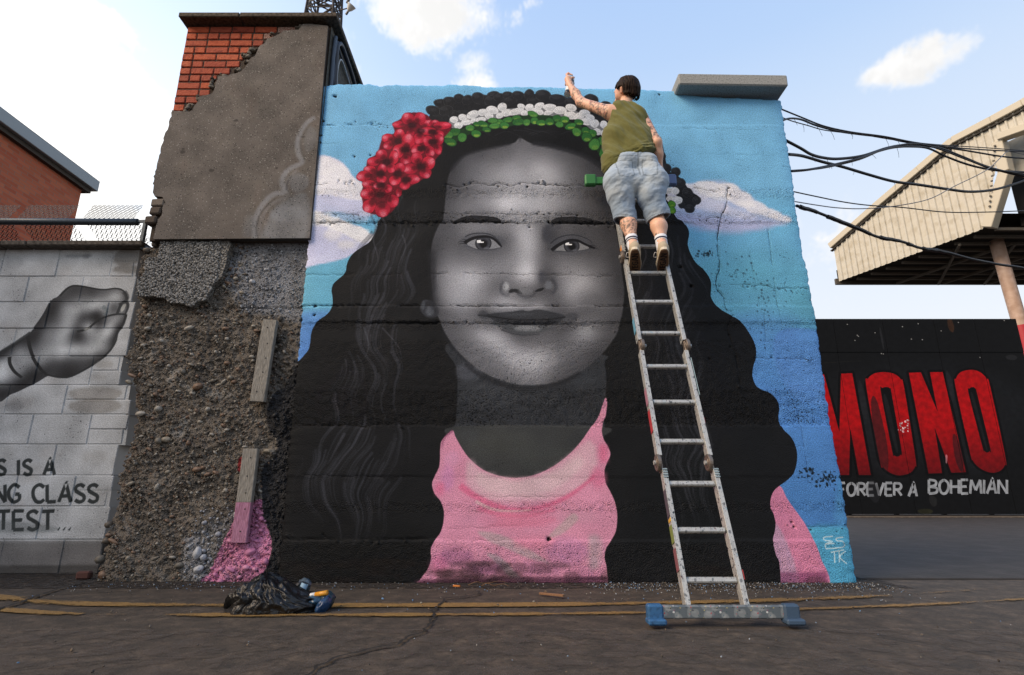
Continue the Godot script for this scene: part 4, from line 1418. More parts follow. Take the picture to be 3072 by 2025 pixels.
	# coping slabs
	var cop := mat("625d57", 0.9, ntex(0.03, [0.0, 0.4, 0.7, 1.0], ["6b665f", "c0b8ae", "e8e2da", "ffffff"], 5, 64), 0.8, ntex(0.15, [], [], 3, 65), 0.4)
	for s in [[-6.2, -4.99], [-4.98, -4.735], [-4.725, -3.60]]:
		st = new_st()
		box(st, at(Vector3((s[0] + s[1]) * 0.5, 3.013, -0.05)), Vector3(s[1] - s[0], 0.052, 0.32), 0.008)
		obj("coping_slab", st, cop, wall)
	# guard rail on the coping, with panels of expanded metal
	var rail := thing("guard_rail", "grey tubular handrail fixed along the coping of the white block wall", "railing", "", Vector3(0, 0, -5.15))
	var iron := mat("4b5258", 0.45, ntex(0.05, [0.0, 0.5, 1.0], ["7a7674", "ffffff", "dadcde"], 4, 66), 0.4, null, 0.0, 0.6)
	st = new_st()
	tube(st, V3([-6.2, 3.268, 0, -5, 3.268, 0, -3.72, 3.263, 0]), 0.034, 0.034, 14)
	obj("top_tube", smooth(st), iron, rail)
	st = new_st()
	bar(st, Vector3(-3.74, 3.268, 0.0), Vector3(-3.63, 3.272, 0.0), 0.02, 0.03, Vector3.UP, 0.004)
	bar(st, Vector3(-3.64, 3.28, 0.0), Vector3(-3.64, 2.99, 0.0), 0.035, 0.035, Vector3.UP, 0.004)
	bar(st, Vector3(-3.64, 3.0, 0.0), Vector3(-3.55, 2.96, -0.02), 0.035, 0.05, Vector3.UP, 0.004)
	obj("end_bracket", st, iron, rail)
	st = new_st()
	bar(st, Vector3(-5.4, 3.26, -0.02), Vector3(-5.4, 2.99, -0.06), 0.035, 0.035, Vector3.UP, 0.004)
	obj("post", st, iron, rail)
	var wire := mat("242226", 0.6)
	var which := ["leftmost folded panel of dark expanded metal mesh, behind the grey handrail", "middle folded panel of expanded metal mesh, in front of the red brick building", "right hand folded panel of expanded metal mesh, against the sky by the pier"]
	var k := 0
	for s in [[-5.75, -5.06], [-4.98, -4.46], [-4.32, -3.80]]:
		var panel := thing("mesh_panel", which[k], "mesh panel", "expanded metal panels behind the handrail", Vector3(0, 3.33, -5.2))
		obj("upper_leaf", mesh_leaf(s[0] + (0.12 if k == 0 else 0.0), s[1], Vector3(0, 0.20, -0.10)), wire, panel)
		obj("lower_leaf", mesh_leaf(s[0], s[1] + 0.02, Vector3(0.13 if k else 0.05, -0.22, -0.14)), wire, panel)
		k += 1

func block(wall: Node3D, x0: float, x1: float, top: float, bot: float, m: Material, uv: Callable, ragged: bool) -> void:
	var g := 0.003
	var z := rng.randf_range(-0.004, 0.004)
	var c := 0.006
	var x := [x0 + g, x0 + g + c, x1 - g - c, x1 - g]
	var y := [bot + g, bot + g + c, top - g - c, top - g]
	var st := new_st()
	var tilt := rng.randf_range(-0.003, 0.003)
	var v := func(i: int, j: int) -> Vector3:
		var e := 1.0 if (i == 0 or i == 3 or j == 0 or j == 3) else 0.0
		var xx: float = x[i]
		if ragged and i >= 2:
			xx += sin(y[j] * 57.0 + bot * 9.0) * 0.012
		return Vector3(xx, y[j], z - e * 0.007 + tilt * (j - 1.5))
	for i in 3:
		for j in 3:
			var a: Vector3 = v.call(i, j)
			var b: Vector3 = v.call(i + 1, j)
			var cc: Vector3 = v.call(i + 1, j + 1)
			var d: Vector3 = v.call(i, j + 1)
			for q in [a, d, cc, a, cc, b]:
				st.set_uv(uv.call(Vector2(q.x, q.y)))
				st.add_vertex(q)
	if ragged:
		for j in 3:
			var a: Vector3 = v.call(3, j)
			var b: Vector3 = v.call(3, j + 1)
			st.set_uv(uv.call(Vector2(a.x, a.y)))
			quad(st, a, b, b + Vector3(0, 0, -0.3), a + Vector3(0, 0, -0.3), Vector3.RIGHT)
	obj("block", st, m, wall)

func mesh_leaf(x0: float, x1: float, lean: Vector3) -> SurfaceTool:
	# strands that part and meet: the diamonds of expanded metal
	var st := new_st()
	var rows := 6
	var cols := int((x1 - x0) / 0.046)
	var dx := (x1 - x0) / cols
	for r in rows + 1:
		for s in [-1.0, 1.0]:
			if (r == 0 and s < 0.0) or (r == rows and s > 0.0):
				continue
			var p := PackedVector3Array()
			for c in cols * 2 + 1:
				var up: float = (0.5 if (c + r) % 2 == 0 else 0.0) * s
				var f: float = (r + up) / rows
				p.append(Vector3(x0 + dx * c * 0.5, 0, 0) + lean * f + Vector3(0, 0, 0.002 * (c % 2)))
			for i in p.size() - 1:
				var d := (p[i + 1] - p[i]).normalized()
				var u := lean.normalized() * 0.0036
				var n := Vector3(0, 0, 0.0025)
				quad(st, p[i] - u, p[i + 1] - u, p[i + 1] + u, p[i] + u, n)
				quad(st, p[i] + u, p[i + 1] + u, p[i + 1] + u - n, p[i] + u - n, Vector3.UP)
				quad(st, p[i] - u, p[i + 1] - u, p[i + 1] - u - n, p[i] - u - n, Vector3.DOWN)
	return st

func weather_canvas(f: float, amp: float, pit: float, spot: float, s: int, rows := PackedFloat32Array()) -> void:
	# grain of the surface in the relief; pores left dark, uneven paint
	var w := cv.get_width()
	var h := cv.get_height()
	var a := bytes_of(noise(f, FastNoiseLite.TYPE_SIMPLEX_SMOOTH, 3, s), w, h)
	var b := bytes_of(noise(0.006, FastNoiseLite.TYPE_SIMPLEX_SMOOTH, 4, s + 1), w, h)
	var c := bytes_of(noise(f * 0.45, FastNoiseLite.TYPE_SIMPLEX_SMOOTH, 2, s + 2), w, h)
	var d := cv.get_data()
	var e := hv.get_data()
	var i := 0
	var thr := int(pit * 255.0)
	for y in h:
		var ra := amp * (rows[y] if rows.size() else 1.0)
		var rt := mini(int(thr * (0.7 + 0.42 * (rows[y] if rows.size() else 1.0))), thr + 60)
		for x in w:
			var k := i * 4
			var g := a[i] - 128
			var v := 1.0 + (b[i] - 128) * 0.0009 * minf(spot, 0.45 if rows.size() else 9.0) + g * 0.0011 * spot
			var hh := e[k] + g * ra + (c[i] - 128) * ra * 0.35
			if c[i] + (g >> 2) < rt - ((b[i] - 128) >> 2) - 24:
				v *= 0.45
				hh -= 40.0
			e[k] = clampi(int(hh), 0, 255)
			d[k] = mini(255, int(d[k] * v))
			d[k + 1] = mini(255, int(d[k + 1] * v))
			d[k + 2] = mini(255, int(d[k + 2] * v))
			i += 1
	cv = Image.create_from_data(w, h, false, Image.FORMAT_RGBA8, d)
	hv = Image.create_from_data(w, h, false, Image.FORMAT_RGBA8, e)

# ------------------------------------------------------------------ the stony wall
func make_pebble_wall() -> void:
	rng.seed = 31
	new_canvas(1.75, 2.98, 480.0, "5c554d")
	for i in 130:
		blob(rng.randf() * 1750, rng.randf() * 2980, rng.randf_range(15, 90), rng.randf_range(10, 50), rng.randf() * 3, ["504942", "68605a", "4b4540", "706860", "5c5044", "68655f"][rng.randi() % 6], 0.5, 14)
	poly([893,81,1578,81,1619,791,1410,791,1225,771,1089,736,970,626,870,471], "75777c", 0.75, 40.0, 1)
	blob(1331,429, 146,228, 0, "85888f", 0.55, 46.0)
	blob(1030,256, 121,144, 0, "85888f", 0.35, 46.0)
	blob(1222,640, 158,84, 0, "85888f", 0.4, 46.0)
	blob(321,1154, 26,66, 0.2, "a7a39c", 0.42, 17.0)
	blob(540,1324, 38,78, 0.2, "a7a39c", 0.42, 17.0)
	blob(608,1272, 38,32, 0.2, "a7a39c", 0.42, 17.0)
	blob(876,1452, 252,38, 0.2, "a7a39c", 0.42, 17.0)
	blob(700,1703, 38,50, 0.2, "a7a39c", 0.42, 17.0)
	blob(651,1790, 74,49, 0.2, "a7a39c", 0.42, 17.0)
	blob(807,1414, 51,32, 0.2, "a7a39c", 0.42, 17.0)
	blob(408,981, 52,40, 0.2, "a7a39c", 0.42, 17.0)
	poly([860,2654,1106,2491,1267,2396,1278,2491,1143,2677,1072,2948,880,2948], "7b7c80", 0.5, 34.0, 1)
	blob(896,2654, 73,46, 0, "9c9da2", 0.35, 26.0)
	blob(1006,2825, 72,45, 0, "9c9da2", 0.35, 26.0)
	blob(861,2825, 72,45, 0, "9c9da2", 0.35, 26.0)
	blob(1007,2915, 72,44, 0, "9c9da2", 0.35, 26.0)
	blob(931,2723, 73,46, 0, "9c9da2", 0.35, 26.0)
	poly([1433,2337,1361,2355,1316,2396,1223,2491,1192,2584,1147,2700,1112,2802,1087,2881,1064,2976,1750,3004,1602,2745,1511,2584,1451,2491], "b97394", 0.97, 11.0, 1)
	blob(1389,2491, 62,70, 0, "b06a8c", 0.6, 29.0)
	blob(1255,2881, 96,56, 0, "c08aa4", 0.6, 29.0)
	blob(1405,2723, 73,68, 0, "c083a0", 0.6, 29.0)
	blob(1293,2608, 74,46, 0, "b86890", 0.6, 29.0)
	blob(1144,2948, 72,34, 0, "b86a92", 0.6, 29.0)
	poly([1632,1324,1565,1285,1502,1414,1443,1452,1413,1515,1385,1604,1389,1691,1423,1778,1487,1851,1509,1912,1491,1996,1460,2044,1443,2115,1718,2186], "1c1c1f", 1, 9.0, 1)
	poly([1601,1921,1530,1971,1471,2008,1415,2070,1401,2168,1432,2325,1452,2444,1496,2561,1546,2677,1550,2768,1529,2847,1489,2926,1630,3004,1821,3004,1716,1921], "1c1c1f", 1, 9.0, 1)
	blob(1211,2057, 18,62, 0, "8a1f22", 0.85, 11.0)
	for l in [[[0, 700, 500, 705, 1000, 712, 1750, 716], 3.5], [[100, 2350, 700, 2420, 1200, 2425, 1700, 2400], 4.0], [[60, 1260, 600, 1270, 1000, 1290], 2.5], [[100, 1850, 900, 1880], 2.0]]:
		seam(l[0], l[1], 0.7)
	weather_canvas(0.13, 0.9, 0.33, 1.6, 33)
	var m := painted(1.6, 0.85)
	var root := thing("stony_wall", "bare concrete wall full of pebbles between the white blocks and the mural", "wall", "", Vector3.ZERO)
	var left := V([-3.306,2.962,-3.332,2.846,-3.382,2.748,-3.369,2.538,-3.346,2.317,-3.348,2.162,-3.341,2.009,-3.338,1.859,-3.351,1.741,-3.287,1.653,-3.238,1.538,-3.209,1.423,-3.184,1.311,-3.182,1.172,-3.181,1.062,-3.212,0.927,-3.234,0.82,-3.228,0.61,-3.22,0.456,-3.241,0.355,-3.231,0.23,-3.243,-0.051])
	var n1 := noise(3.0, FastNoiseLite.TYPE_SIMPLEX_SMOOTH, 4, 35)
	var n2 := noise(16.0, FastNoiseLite.TYPE_SIMPLEX_SMOOTH, 3, 36)
	var nr := noise(9.0, FastNoiseLite.TYPE_SIMPLEX_SMOOTH, 4, 37)
	var pos := func(s: float, t: float) -> Vector3:
		var y := -0.02 + t * 2.95
		var x0 := pt(left, y, true) + nr.get_noise_1d(y) * 0.05
		var x := lerpf(x0, -1.74, s)
		var smo := smoothstep(-2.5, -2.2, x) * smoothstep(1.9, 2.3, y)
		var z := -4.79 + n1.get_noise_2d(x, y) * 0.035 * (1.0 - smo * 0.7) + n2.get_noise_2d(x, y) * 0.024 * (1.0 - smo * 0.75)
		z -= 0.05 * exp(-s * 25.0)
		if absf(y - 2.245) < 0.012 and x > -2.9:
			z -= 0.012
		z += 0.03 * smoothstep(0.55, 0.0, y)
		return Vector3(x, y, z)
	var uv := func(q: Vector3) -> Vector2: return Vector2((q.x + 3.45) / 1.75, (2.95 - q.y) / 2.98)
	obj("wall_face", relief(170, 320, pos, uv, -5.5), m, root)
	# pebbles one can pick out
	var shapes: Array[ArrayMesh] = []
	for i in 5:
		shapes.append(stone_mesh(50 + i))
	var tones: Array[StandardMaterial3D] = []
	for c in ["6b6459", "7d7568", "8a857c", "6a5443", "50483f", "6d5747", "928c82", "5b564e"]:
		tones.append(mat(c, 0.6))
	var pinks := [mat("b06e90", 0.7), mat("bd809c", 0.7)]
	var greys := [mat("8d8f95", 0.6), mat("a3a5a9", 0.6)]
	var surf := func(x: float, y: float) -> float: return (-4.79 + n1.get_noise_2d(x, y) * 0.035 + n2.get_noise_2d(x, y) * 0.024) + 0.03 * smoothstep(0.55, 0.0, y)
	var blacks := mat("1c1c1f", 0.55)
	var black := V([-1.821,1.665,-1.948,1.536,-2.007,1.498,-2.037,1.435,-2.065,1.346,-2.061,1.259,-2.027,1.172,-1.963,1.099,-1.941,1.038,-1.959,0.954,-2.0,0.882,-2.035,0.88,-2.049,0.782,-2.018,0.625,-1.998,0.506,-1.954,0.389,-1.904,0.273,-1.9,0.182,-1.921,0.103,-1.958,0.002])
	var pink := V([-2.018,0.619,-2.089,0.595,-2.134,0.554,-2.227,0.459,-2.258,0.366,-2.303,0.25,-2.338,0.148,-2.363,0.069,-2.383,-0.043])
	var pick := func(x: float, y: float) -> StandardMaterial3D:
		if y < black[0].y and x > pt(black, y, true):
			return blacks
		if y < pink[0].y and x > pt(pink, y, true):
			return pinks[rng.randi() % 2]
		if (y < 0.55 and x > -2.55) or (y > 2.2 and x > -2.4):
			return greys[rng.randi() % 2]
		return tones[rng.randi() % tones.size()]
	var pb: Array = [-3.185,2.050,0.026,0.019,-2.821,2.050,0.044,0.021,-2.499,2.050,0.028,0.018,-2.584,1.982,0.018,0.013,-3.051,1.942,0.021,0.018,-2.918,1.922,0.015,0.012,-2.732,1.926,0.021,0.014,-3.205,1.902,0.023,0.015,-2.565,1.842,0.015,0.017,-2.352,1.882,0.015,0.012,-2.456,1.744,0.028,0.018,-2.346,1.685,0.021,0.015,-3.248,1.633,0.044,0.015,-3.088,1.549,0.023,0.018,-2.675,1.536,0.044,0.031,-2.507,1.559,0.028,0.015,-2.407,1.614,0.023,0.021,-3.004,1.504,0.018,0.015,-2.814,1.665,0.026,0.026,-3.122,1.306,0.044,0.023,-2.985,1.349,0.031,0.028,-2.559,1.343,0.023,0.021,-2.714,1.336,0.026,0.015,-2.626,1.244,0.023,0.018,-2.416,1.212,0.021,0.015,-2.875,1.093,0.044,0.026,-2.929,1.081,0.028,0.031,-2.686,1.065,0.018,0.023,-3.004,1.014,0.026,0.012,-2.007,0.999,0.049,0.026,-3.193,2.172,0.023,0.018,-2.507,2.131,0.028,0.018,-2.432,2.104,0.031,0.015,-2.222,2.607,0.018,0.013,-2.329,2.493,0.028,0.023,-2.473,2.479,0.021,0.013,-2.409,2.387,0.026,0.015,-2.540,2.479,0.038,0.018,-2.039,2.145,0.021,0.026,-2.227,2.029,0.028,0.013,-2.410,2.290,0.023,0.013,-3.246,2.255,0.023,0.018,-2.266,2.077,0.023,0.013,-2.479,2.521,0.023,0.018,-2.404,2.564,0.023,0.012,-3.077,2.104,0.015,0.012,-3.193,1.646,0.018,0.026,-2.569,1.594,0.028,0.018,-2.684,1.731,0.023,0.010,-3.257,1.575,0.031,0.018,-2.380,1.172,0.023,0.013,-2.950,1.717,0.018,0.018,-2.474,0.207,0.033,0.051,-2.813,0.165,0.041,0.014,-2.600,0.119,0.039,0.026,-2.451,0.091,0.039,0.031,-2.427,0.176,0.026,0.026,-2.878,0.709,0.019,0.036,-2.586,0.850,0.039,0.023,-2.518,0.816,0.026,0.018,-2.835,0.831,0.026,0.018,-2.999,0.907,0.015,0.015,-3.005,1.017,0.021,0.012,-2.758,0.979,0.015,0.010,-2.419,0.825,0.028,0.015,-2.663,0.816,0.018,0.013,-3.108,0.736,0.039,0.015,-2.890,0.856,0.015,0.012,-2.056,0.216,0.049,0.031,-2.072,0.103,0.031,0.021,-2.186,0.091,0.041,0.017,-2.258,0.002,0.028,0.023,-2.006,0.465,0.023,0.018,-1.927,0.148,0.023,0.028,-2.458,0.436,0.021,0.018,-2.335,0.348,0.026,0.021,-2.270,0.091,0.018,0.015,-2.002,0.377,0.021,0.015,-2.828,0.554,0.015,0.012,-2.646,0.583,0.018,0.013,-2.385,-0.032,0.018,0.012,-2.325,0.685,0.023,0.018,-2.300,0.734,0.018,0.013,-3.152,0.296,0.051,0.018,-3.209,0.342,0.026,0.015,-2.861,0.530,0.012,0.012,-2.742,0.483,0.021,0.012,-2.979,0.216,0.018,0.012,-2.005,0.091,0.021,0.015,-2.118,0.035,0.023,0.015]
	for i in range(0, pb.size(), 4):
		var x: float = pb[i]
		var y: float = pb[i + 1]
		var o := obj("pebble", shapes[rng.randi() % 5], pick.call(x, y), root)
		var rr := Vector3(pb[i + 2], pb[i + 3], minf(pb[i + 2], pb[i + 3]) * 1.1)
		o.transform = Transform3D(Basis(Vector3.BACK, rng.randf_range(-0.5, 0.5)) * Basis.from_scale(rr), Vector3(x, y, surf.call(x, y) + rr.z * 0.3))
	for i in 150:
		var y := rng.randf_range(0.05, 2.75)
		var x := rng.randf_range(pt(left, y, true) + 0.05, -1.9)
		if y > 2.0 and x > -2.5 and rng.randf() < 0.6:
			continue
		var r := rng.randf_range(0.010, 0.021)
		var o := obj("pebble", shapes[rng.randi() % 5], pick.call(x, y), root)
		var rr := Vector3(r * rng.randf_range(0.9, 1.6), r * rng.randf_range(0.6, 1.0), r)
		o.transform = Transform3D(Basis(Vector3.BACK, rng.randf_range(-0.9, 0.9)) * Basis.from_scale(rr), Vector3(x, y, surf.call(x, y) + rr.z * 0.15))
	# gravel too small to pick apart
	var mm := MultiMesh.new()
	mm.transform_format = MultiMesh.TRANSFORM_3D
	mm.use_colors = true
	mm.mesh = stone_mesh(70, 5, 6)
	mm.instance_count = 3800
	for i in mm.instance_count:
		var y := rng.randf_range(0.0, 2.85)
		var x := rng.randf_range(pt(left, y, true) + 0.02, -1.84)
		var r := rng.randf_range(0.0035, 0.0095)
		mm.set_instance_transform(i, Transform3D(Basis.from_euler(Vector3(rng.randf() * 6, rng.randf() * 6, rng.randf() * 6)) * Basis.from_scale(Vector3(r * 1.4, r, r)), Vector3(x, y, surf.call(x, y) + r * 0.3)))
		mm.set_instance_color(i, (pick.call(x, y) as StandardMaterial3D).albedo_color.srgb_to_linear() * rng.randf_range(0.55, 1.05))
	var gm := mat("ffffff", 0.75)
	gm.vertex_color_use_as_albedo = true
	var mi := MultiMeshInstance3D.new()
	mi.name = "gravel"
	mi.multimesh = mm
	mi.material_override = gm
	mi.set_meta("kind", "stuff")
	root.add_child(mi, true)
	# slab of roughcast still hanging on at the top left
	var patch := V([-3.174,2.857,-3.041,2.867,-2.905,2.86,-2.755,2.851,-2.648,2.862,-2.547,2.86,-2.544,2.786,-2.558,2.743,-2.554,2.656,-2.568,2.585,-2.576,2.525,-2.6,2.485,-2.644,2.443,-2.656,2.387,-2.69,2.297,-2.753,2.283,-2.787,2.246,-2.818,2.235,-2.881,2.262,-2.947,2.265,-3.001,2.276,-3.054,2.317,-3.087,2.32,-3.155,2.334,-3.226,2.329,-3.302,2.345,-3.298,2.401,-3.317,2.471,-3.273,2.528,-3.263,2.585,-3.282,2.656,-3.269,2.699,-3.201,2.692,-3.167,2.728])
	var st := new_st()
	slab(st, smooth_pts(patch, true, 2), -4.725, -4.85, func(q: Vector2) -> Vector2: return q)
	var rough := mat("ffffff", 0.95, ntex(0.05, [0.0, 0.35, 0.5, 0.7, 1.0], ["2c2a28", "5d5a56", "7c7974", "95928c", "b0aca5"], 3, 38, 512), 0.62, ntex(0.05, [], [], 3, 38, 512), 3.2)
	var rc := obj("roughcast_patch", st, rough, root)
	var rm := MultiMesh.new()
	rm.transform_format = MultiMesh.TRANSFORM_3D
	rm.use_colors = true
	rm.mesh = stone_mesh(72, 4, 6)
	var spots := PackedVector2Array()
	while spots.size() < 3400:
		var q := Vector2(rng.randf_range(-3.36, -2.62), rng.randf_range(2.1, 2.95))
		if Geometry2D.is_point_in_polygon(q, patch):
			spots.append(q)
	rm.instance_count = spots.size()
	for i in spots.size():
		var r := rng.randf_range(0.004, 0.0095)
		rm.set_instance_transform(i, Transform3D(Basis.from_euler(Vector3(rng.randf() * 6, rng.randf() * 6, rng.randf() * 6)) * Basis.from_scale(Vector3(r * 1.5, r * 0.9, r)), Vector3(spots[i].x, spots[i].y, -4.724 + r * 0.3)))
		var t := rng.randf_range(0.06, 0.34)
		rm.set_instance_color(i, Color(t, t * 0.97, t * 0.92))
	var rmat := mat("ffffff", 0.9)
	rmat.vertex_color_use_as_albedo = true
	var ri := MultiMeshInstance3D.new()
	ri.name = "harling"
	ri.multimesh = rm
	ri.material_override = rmat
	ri.set_meta("kind", "stuff")
	rc.add_child(ri, true)
	# rubble where the two walls meet
	for q in [[-3.33, 2.80, 0.03], [-3.31, 2.62, 0.025], [-3.22, 0.30, 0.03], [-3.24, 0.42, 0.025], [-3.26, 0.16, 0.03], [-3.2, 0.05, 0.035], [-3.27, 2.86, 0.025]]:
		var o := obj("rubble_stone", shapes[rng.randi() % 5], tones[[4, 5, 7][rng.randi() % 3]], root)
		o.transform = Transform3D(Basis.from_euler(Vector3(rng.randf(), rng.randf(), rng.randf())) * Basis.from_scale(Vector3(q[2] * 1.3, q[2], q[2])), Vector3(q[0], q[1], -4.80))
	# two old timber battens nailed to it
	var wood := mat("ffffff", 0.8, ntex(0.02, [0.0, 0.4, 0.6, 1.0], ["5a564f", "7d7870", "8f8a81", "a39d93"], 4, 39, 512), 0.5)
	wood.uv1_scale = Vector3(14, 1.1, 14)
	wood.heightmap_enabled = true
	wood.heightmap_texture = ntex(0.03, [], [], 4, 40)
	wood.heightmap_scale = 0.4
	var pinkwood := wood.duplicate() as StandardMaterial3D
	pinkwood.albedo_color = Color("c690ab")
	pinkwood.albedo_texture = ntex(0.02, [0.0, 0.5, 1.0], ["a08a90", "d8ccd2", "ffffff"], 4, 41)
	var nail := mat("1d1a18", 0.7)
	batten(V([-2.155,2.112,-2.033,2.11,-2.064,1.395,-2.183,1.401]), "weathered grey timber batten fixed upright on the stony wall, the upper one", wood, wood, nail)
	batten(V([-2.189,1.014,-2.069,1.012,-2.074,0.286,-2.196,0.29]), "lower grey timber batten on the stony wall with its foot painted pink", wood, pinkwood, nail)

func batten(q: PackedVector2Array, label: String, m: Material, foot: Material, nail: Material) -> void:
	var b := (q[0] + q[1]) * 0.5
	var a := (q[2] + q[3]) * 0.5
	var w := (q[0].distance_to(q[1]) + q[2].distance_to(q[3])) * 0.5
	var root := thing("timber_batten", label, "batten", "timber battens on the stony wall", Vector3(a.x, a.y, -4.725))
	var top := Vector3(b.x - a.x, b.y - a.y, 0)
	var cutv := top * 0.42
	var st := new_st()
	if foot == m:
		bar(st, Vector3.ZERO, top, w, 0.05, Vector3.BACK, 0.004)
		obj("board", st, m, root)
	else:
		bar(st, cutv, top, w, 0.05, Vector3.BACK, 0.004)
		obj("board", st, m, root)
		st = new_st()
		bar(st, Vector3.ZERO, cutv, w, 0.05, Vector3.BACK, 0.004)
		obj("painted_foot", st, foot, root)
	for f in [0.12, 0.35, 0.52, 0.7, 0.9]:
		st = new_st()
		lathe(st, Transform3D(Basis(Vector3.RIGHT, PI / 2), top * f + Vector3(rng.randf_range(-0.02, 0.02), 0, 0.026)), [[0.0, 0.002], [0.006, 0.001], [0.006, -0.002]], 8)
		obj("nail_head", st, nail, root)

# ------------------------------------------------------------------ brick pier, half rendered
func make_pier() -> void:
	rng.seed = 41
	var pier := thing("brick_pier", "tall brick pier with torn grey render and a concrete coping above the stony wall", "pier", "", Vector3.ZERO)
	var mortar := mat("5d5248", 0.95, ntex(0.05, [0.0, 1.0], ["8a8078", "ffffff"], 4, 42), 0.4, ntex(0.2, [], [], 3, 43), 0.5)
	var st := new_st()
	box(st, at(Vector3(-2.56, 4.055, -6.24)), Vector3(1.46, 2.37, 3.0), 0.004)
	obj("core", st, mortar, pier)
	# the bricks laid bare
	var bm: Array[StandardMaterial3D] = []
	var bn := ntex(0.06, [], [], 4, 44)
	var bt := ntex(0.012, [0.0, 0.35, 0.55, 1.0], ["a08070", "f2e4dc", "ffffff", "d8b8a8"], 5, 45)
	for c in ["ad5334", "a44a2e", "b65c3a", "9c442b", "b2522e", "95442c"]:
		bm.append(mat(c, 0.85, bt, 0.7, bn, 0.35))
	var whit := mat("b9a79c", 0.9, ntex(0.04, [0.0, 0.45, 0.55, 1.0], ["9a5038", "b06a50", "f0ebe6", "ffffff"], 4, 47), 0.25)
	var rows := V([-2.172,5.216,-2.392,5.129,-2.479,5.042,-2.648,4.96,-2.686,4.877,-2.711,4.794,-2.795,4.7,-2.932,4.617,-2.957,4.534,-2.939,4.456,-3.061,4.364,-3.187,4.279])
	var y := 5.235
	var pitch := 0.0835
	for r in rows.size() + 1:
		var xr := rows[mini(r, rows.size() - 1)].x
		var x := -3.292
		var header := r % 2 == 1
		var first := true
		while x < xr - 0.02:
			var l := 0.112 if header else 0.228
			if rng.randf() < 0.28:
				l = 0.112 if l > 0.2 else 0.228
			if first and r % 3 == 1:
				l = 0.112
			first = false
			var x1 := minf(x + l, xr + rng.randf_range(-0.01, 0.03))
			if x1 - x > 0.03:
				st = new_st()
				box(st, at(Vector3((x + x1) * 0.5, y - pitch * 0.5, -4.79 + rng.randf_range(-0.003, 0.003)), Basis(Vector3.UP, rng.randf_range(-0.015, 0.015)) * Basis(Vector3.BACK, rng.randf_range(-0.008, 0.008))), Vector3(x1 - x - 0.012, pitch - 0.013, 0.12), 0.006)
				obj("brick", st, whit if (r < 2 and x1 > xr - 0.05) else bm[rng.randi() % bm.size()], pier)
			x += l
		y -= pitch
	# the coat of render
	new_canvas(1.75, 2.7, 400.0, "5f5852")
	for i in 90:
		blob(rng.randf() * 1750, rng.randf() * 2700, rng.randf_range(30, 160), rng.randf_range(30, 160), 0, ["57504a", "655e57", "635850", "524c47", "6b645d"][rng.randi() % 5], 0.4, 40)
	for i in 9:
		blob(rng.randf_range(150, 1500), rng.randf_range(200, 2300), rng.randf_range(10, 30), rng.randf_range(8, 20), 0, "2b2623", 0.6, 8)
	stroke([1151,2542,1129,2416,1137,2303,1195,2173,1275,2091,1362,2075,1329,1975,1343,1891,1396,1824,1495,1764,1457,1687,1430,1566,1448,1444,1499,1338,1571,1275], "8f9298", 0.55, 25.7, 57.2, 45.8)
	stroke([1209,2542,1180,2416,1207,2271,1284,2173,1395,2108,1370,2008,1391,1925,1457,1841], "8f9298", 0.3, 25.7, 34.3, 27.5)
	stroke([1165,2542,1148,2400,1177,2271,1267,2157], "3f3d3d", 0.5, 14.3, 14.3, 11.4)
	stroke([1382,2058,1381,1975,1418,1900], "3f3e40", 0.55, 14.3, 20.0, 14.3)
	stroke([1522,1739,1475,1636,1457,1531], "44423f", 0.4, 14.3, 20.0, 14.3)
	poly([1238,2542,1223,2416,1265,2271,1371,2157,1571,2091,1614,2542], "7e8288", 0.55, 40.0, 1)
	blob(1486,1975, 90,100, 0, "73767c", 0.5, 34.0)
	blob(1414,2287, 162,81, 0, "888b90", 0.4, 40.0)
	blob(1078,2416, 44,128, 0, "7a7d82", 0.35, 46.0)
	blob(1547,1514, 61,140, 0, "6a6a6b", 0.5, 34.0)
	weather_canvas(0.34, 0.5, 0.22, 1.3, 46)
	# pale grains of grit
	for i in 9000:
		var g := rng.randf_range(0.36, 0.62) if i % 3 else 0.13
		var gs := 1 + rng.randi() % 3
		cv.fill_rect(Rect2i(rng.randi() % cv.get_width(), rng.randi() % cv.get_height(), gs, gs), Color(g, g * 0.97, g * 0.93))
	var slabm := painted(0.45, 0.9)
	st = new_st()
	var outline := V([-1.847,5.187,-1.962,5.207,-2.093,5.213,-2.121,5.171,-2.142,5.138,-2.287,5.132,-2.316,5.099,-2.368,5.057,-2.438,5.038,-2.456,4.987,-2.5,4.952,-2.512,4.914,-2.524,4.852,-2.583,4.776,-2.62,4.689,-2.647,4.647,-2.729,4.613,-2.868,4.587,-2.88,4.535,-2.881,4.452,-2.906,4.387,-3.016,4.362,-3.02,4.314,-3.039,4.269,-3.083,4.184,-3.169,4.187,-3.256,4.202,-3.256,4.134,-3.269,3.991,-3.284,3.921,-3.294,3.816,-3.296,3.713,-3.303,3.593,-3.313,3.492,-3.303,3.392,-3.296,3.325,-3.268,3.289,-3.195,3.279,-3.166,3.227,-3.183,3.178,-3.177,3.097,-3.195,3.073,-3.213,3.0,-3.212,2.937,-3.211,2.858])
	var jag := PackedVector2Array()
	for i in outline.size():
		var a := outline[i]
		var b := outline[(i + 1) % outline.size()]
		var n := maxi(1, int(a.distance_to(b) / 0.025)) if i < outline.size() - 1 and a.x < -1.87 else 1
		for k in n:
			var wob := Vector2(rng.randf_range(-0.006, 0.006), rng.randf_range(-0.006, 0.006)) if n > 1 else Vector2.ZERO
			jag.append(a.lerp(b, float(k) / n) + wob)
	jag.append(Vector2(-1.815, 2.868))
	slab(st, jag, -4.68, -4.735, func(q: Vector2) -> Vector2: return Vector2((q.x + 3.45) / 1.75, (5.40 - q.y) / 2.7))
	obj("render_coat", st, slabm, pier)
	# its return down the right side
	st = new_st()
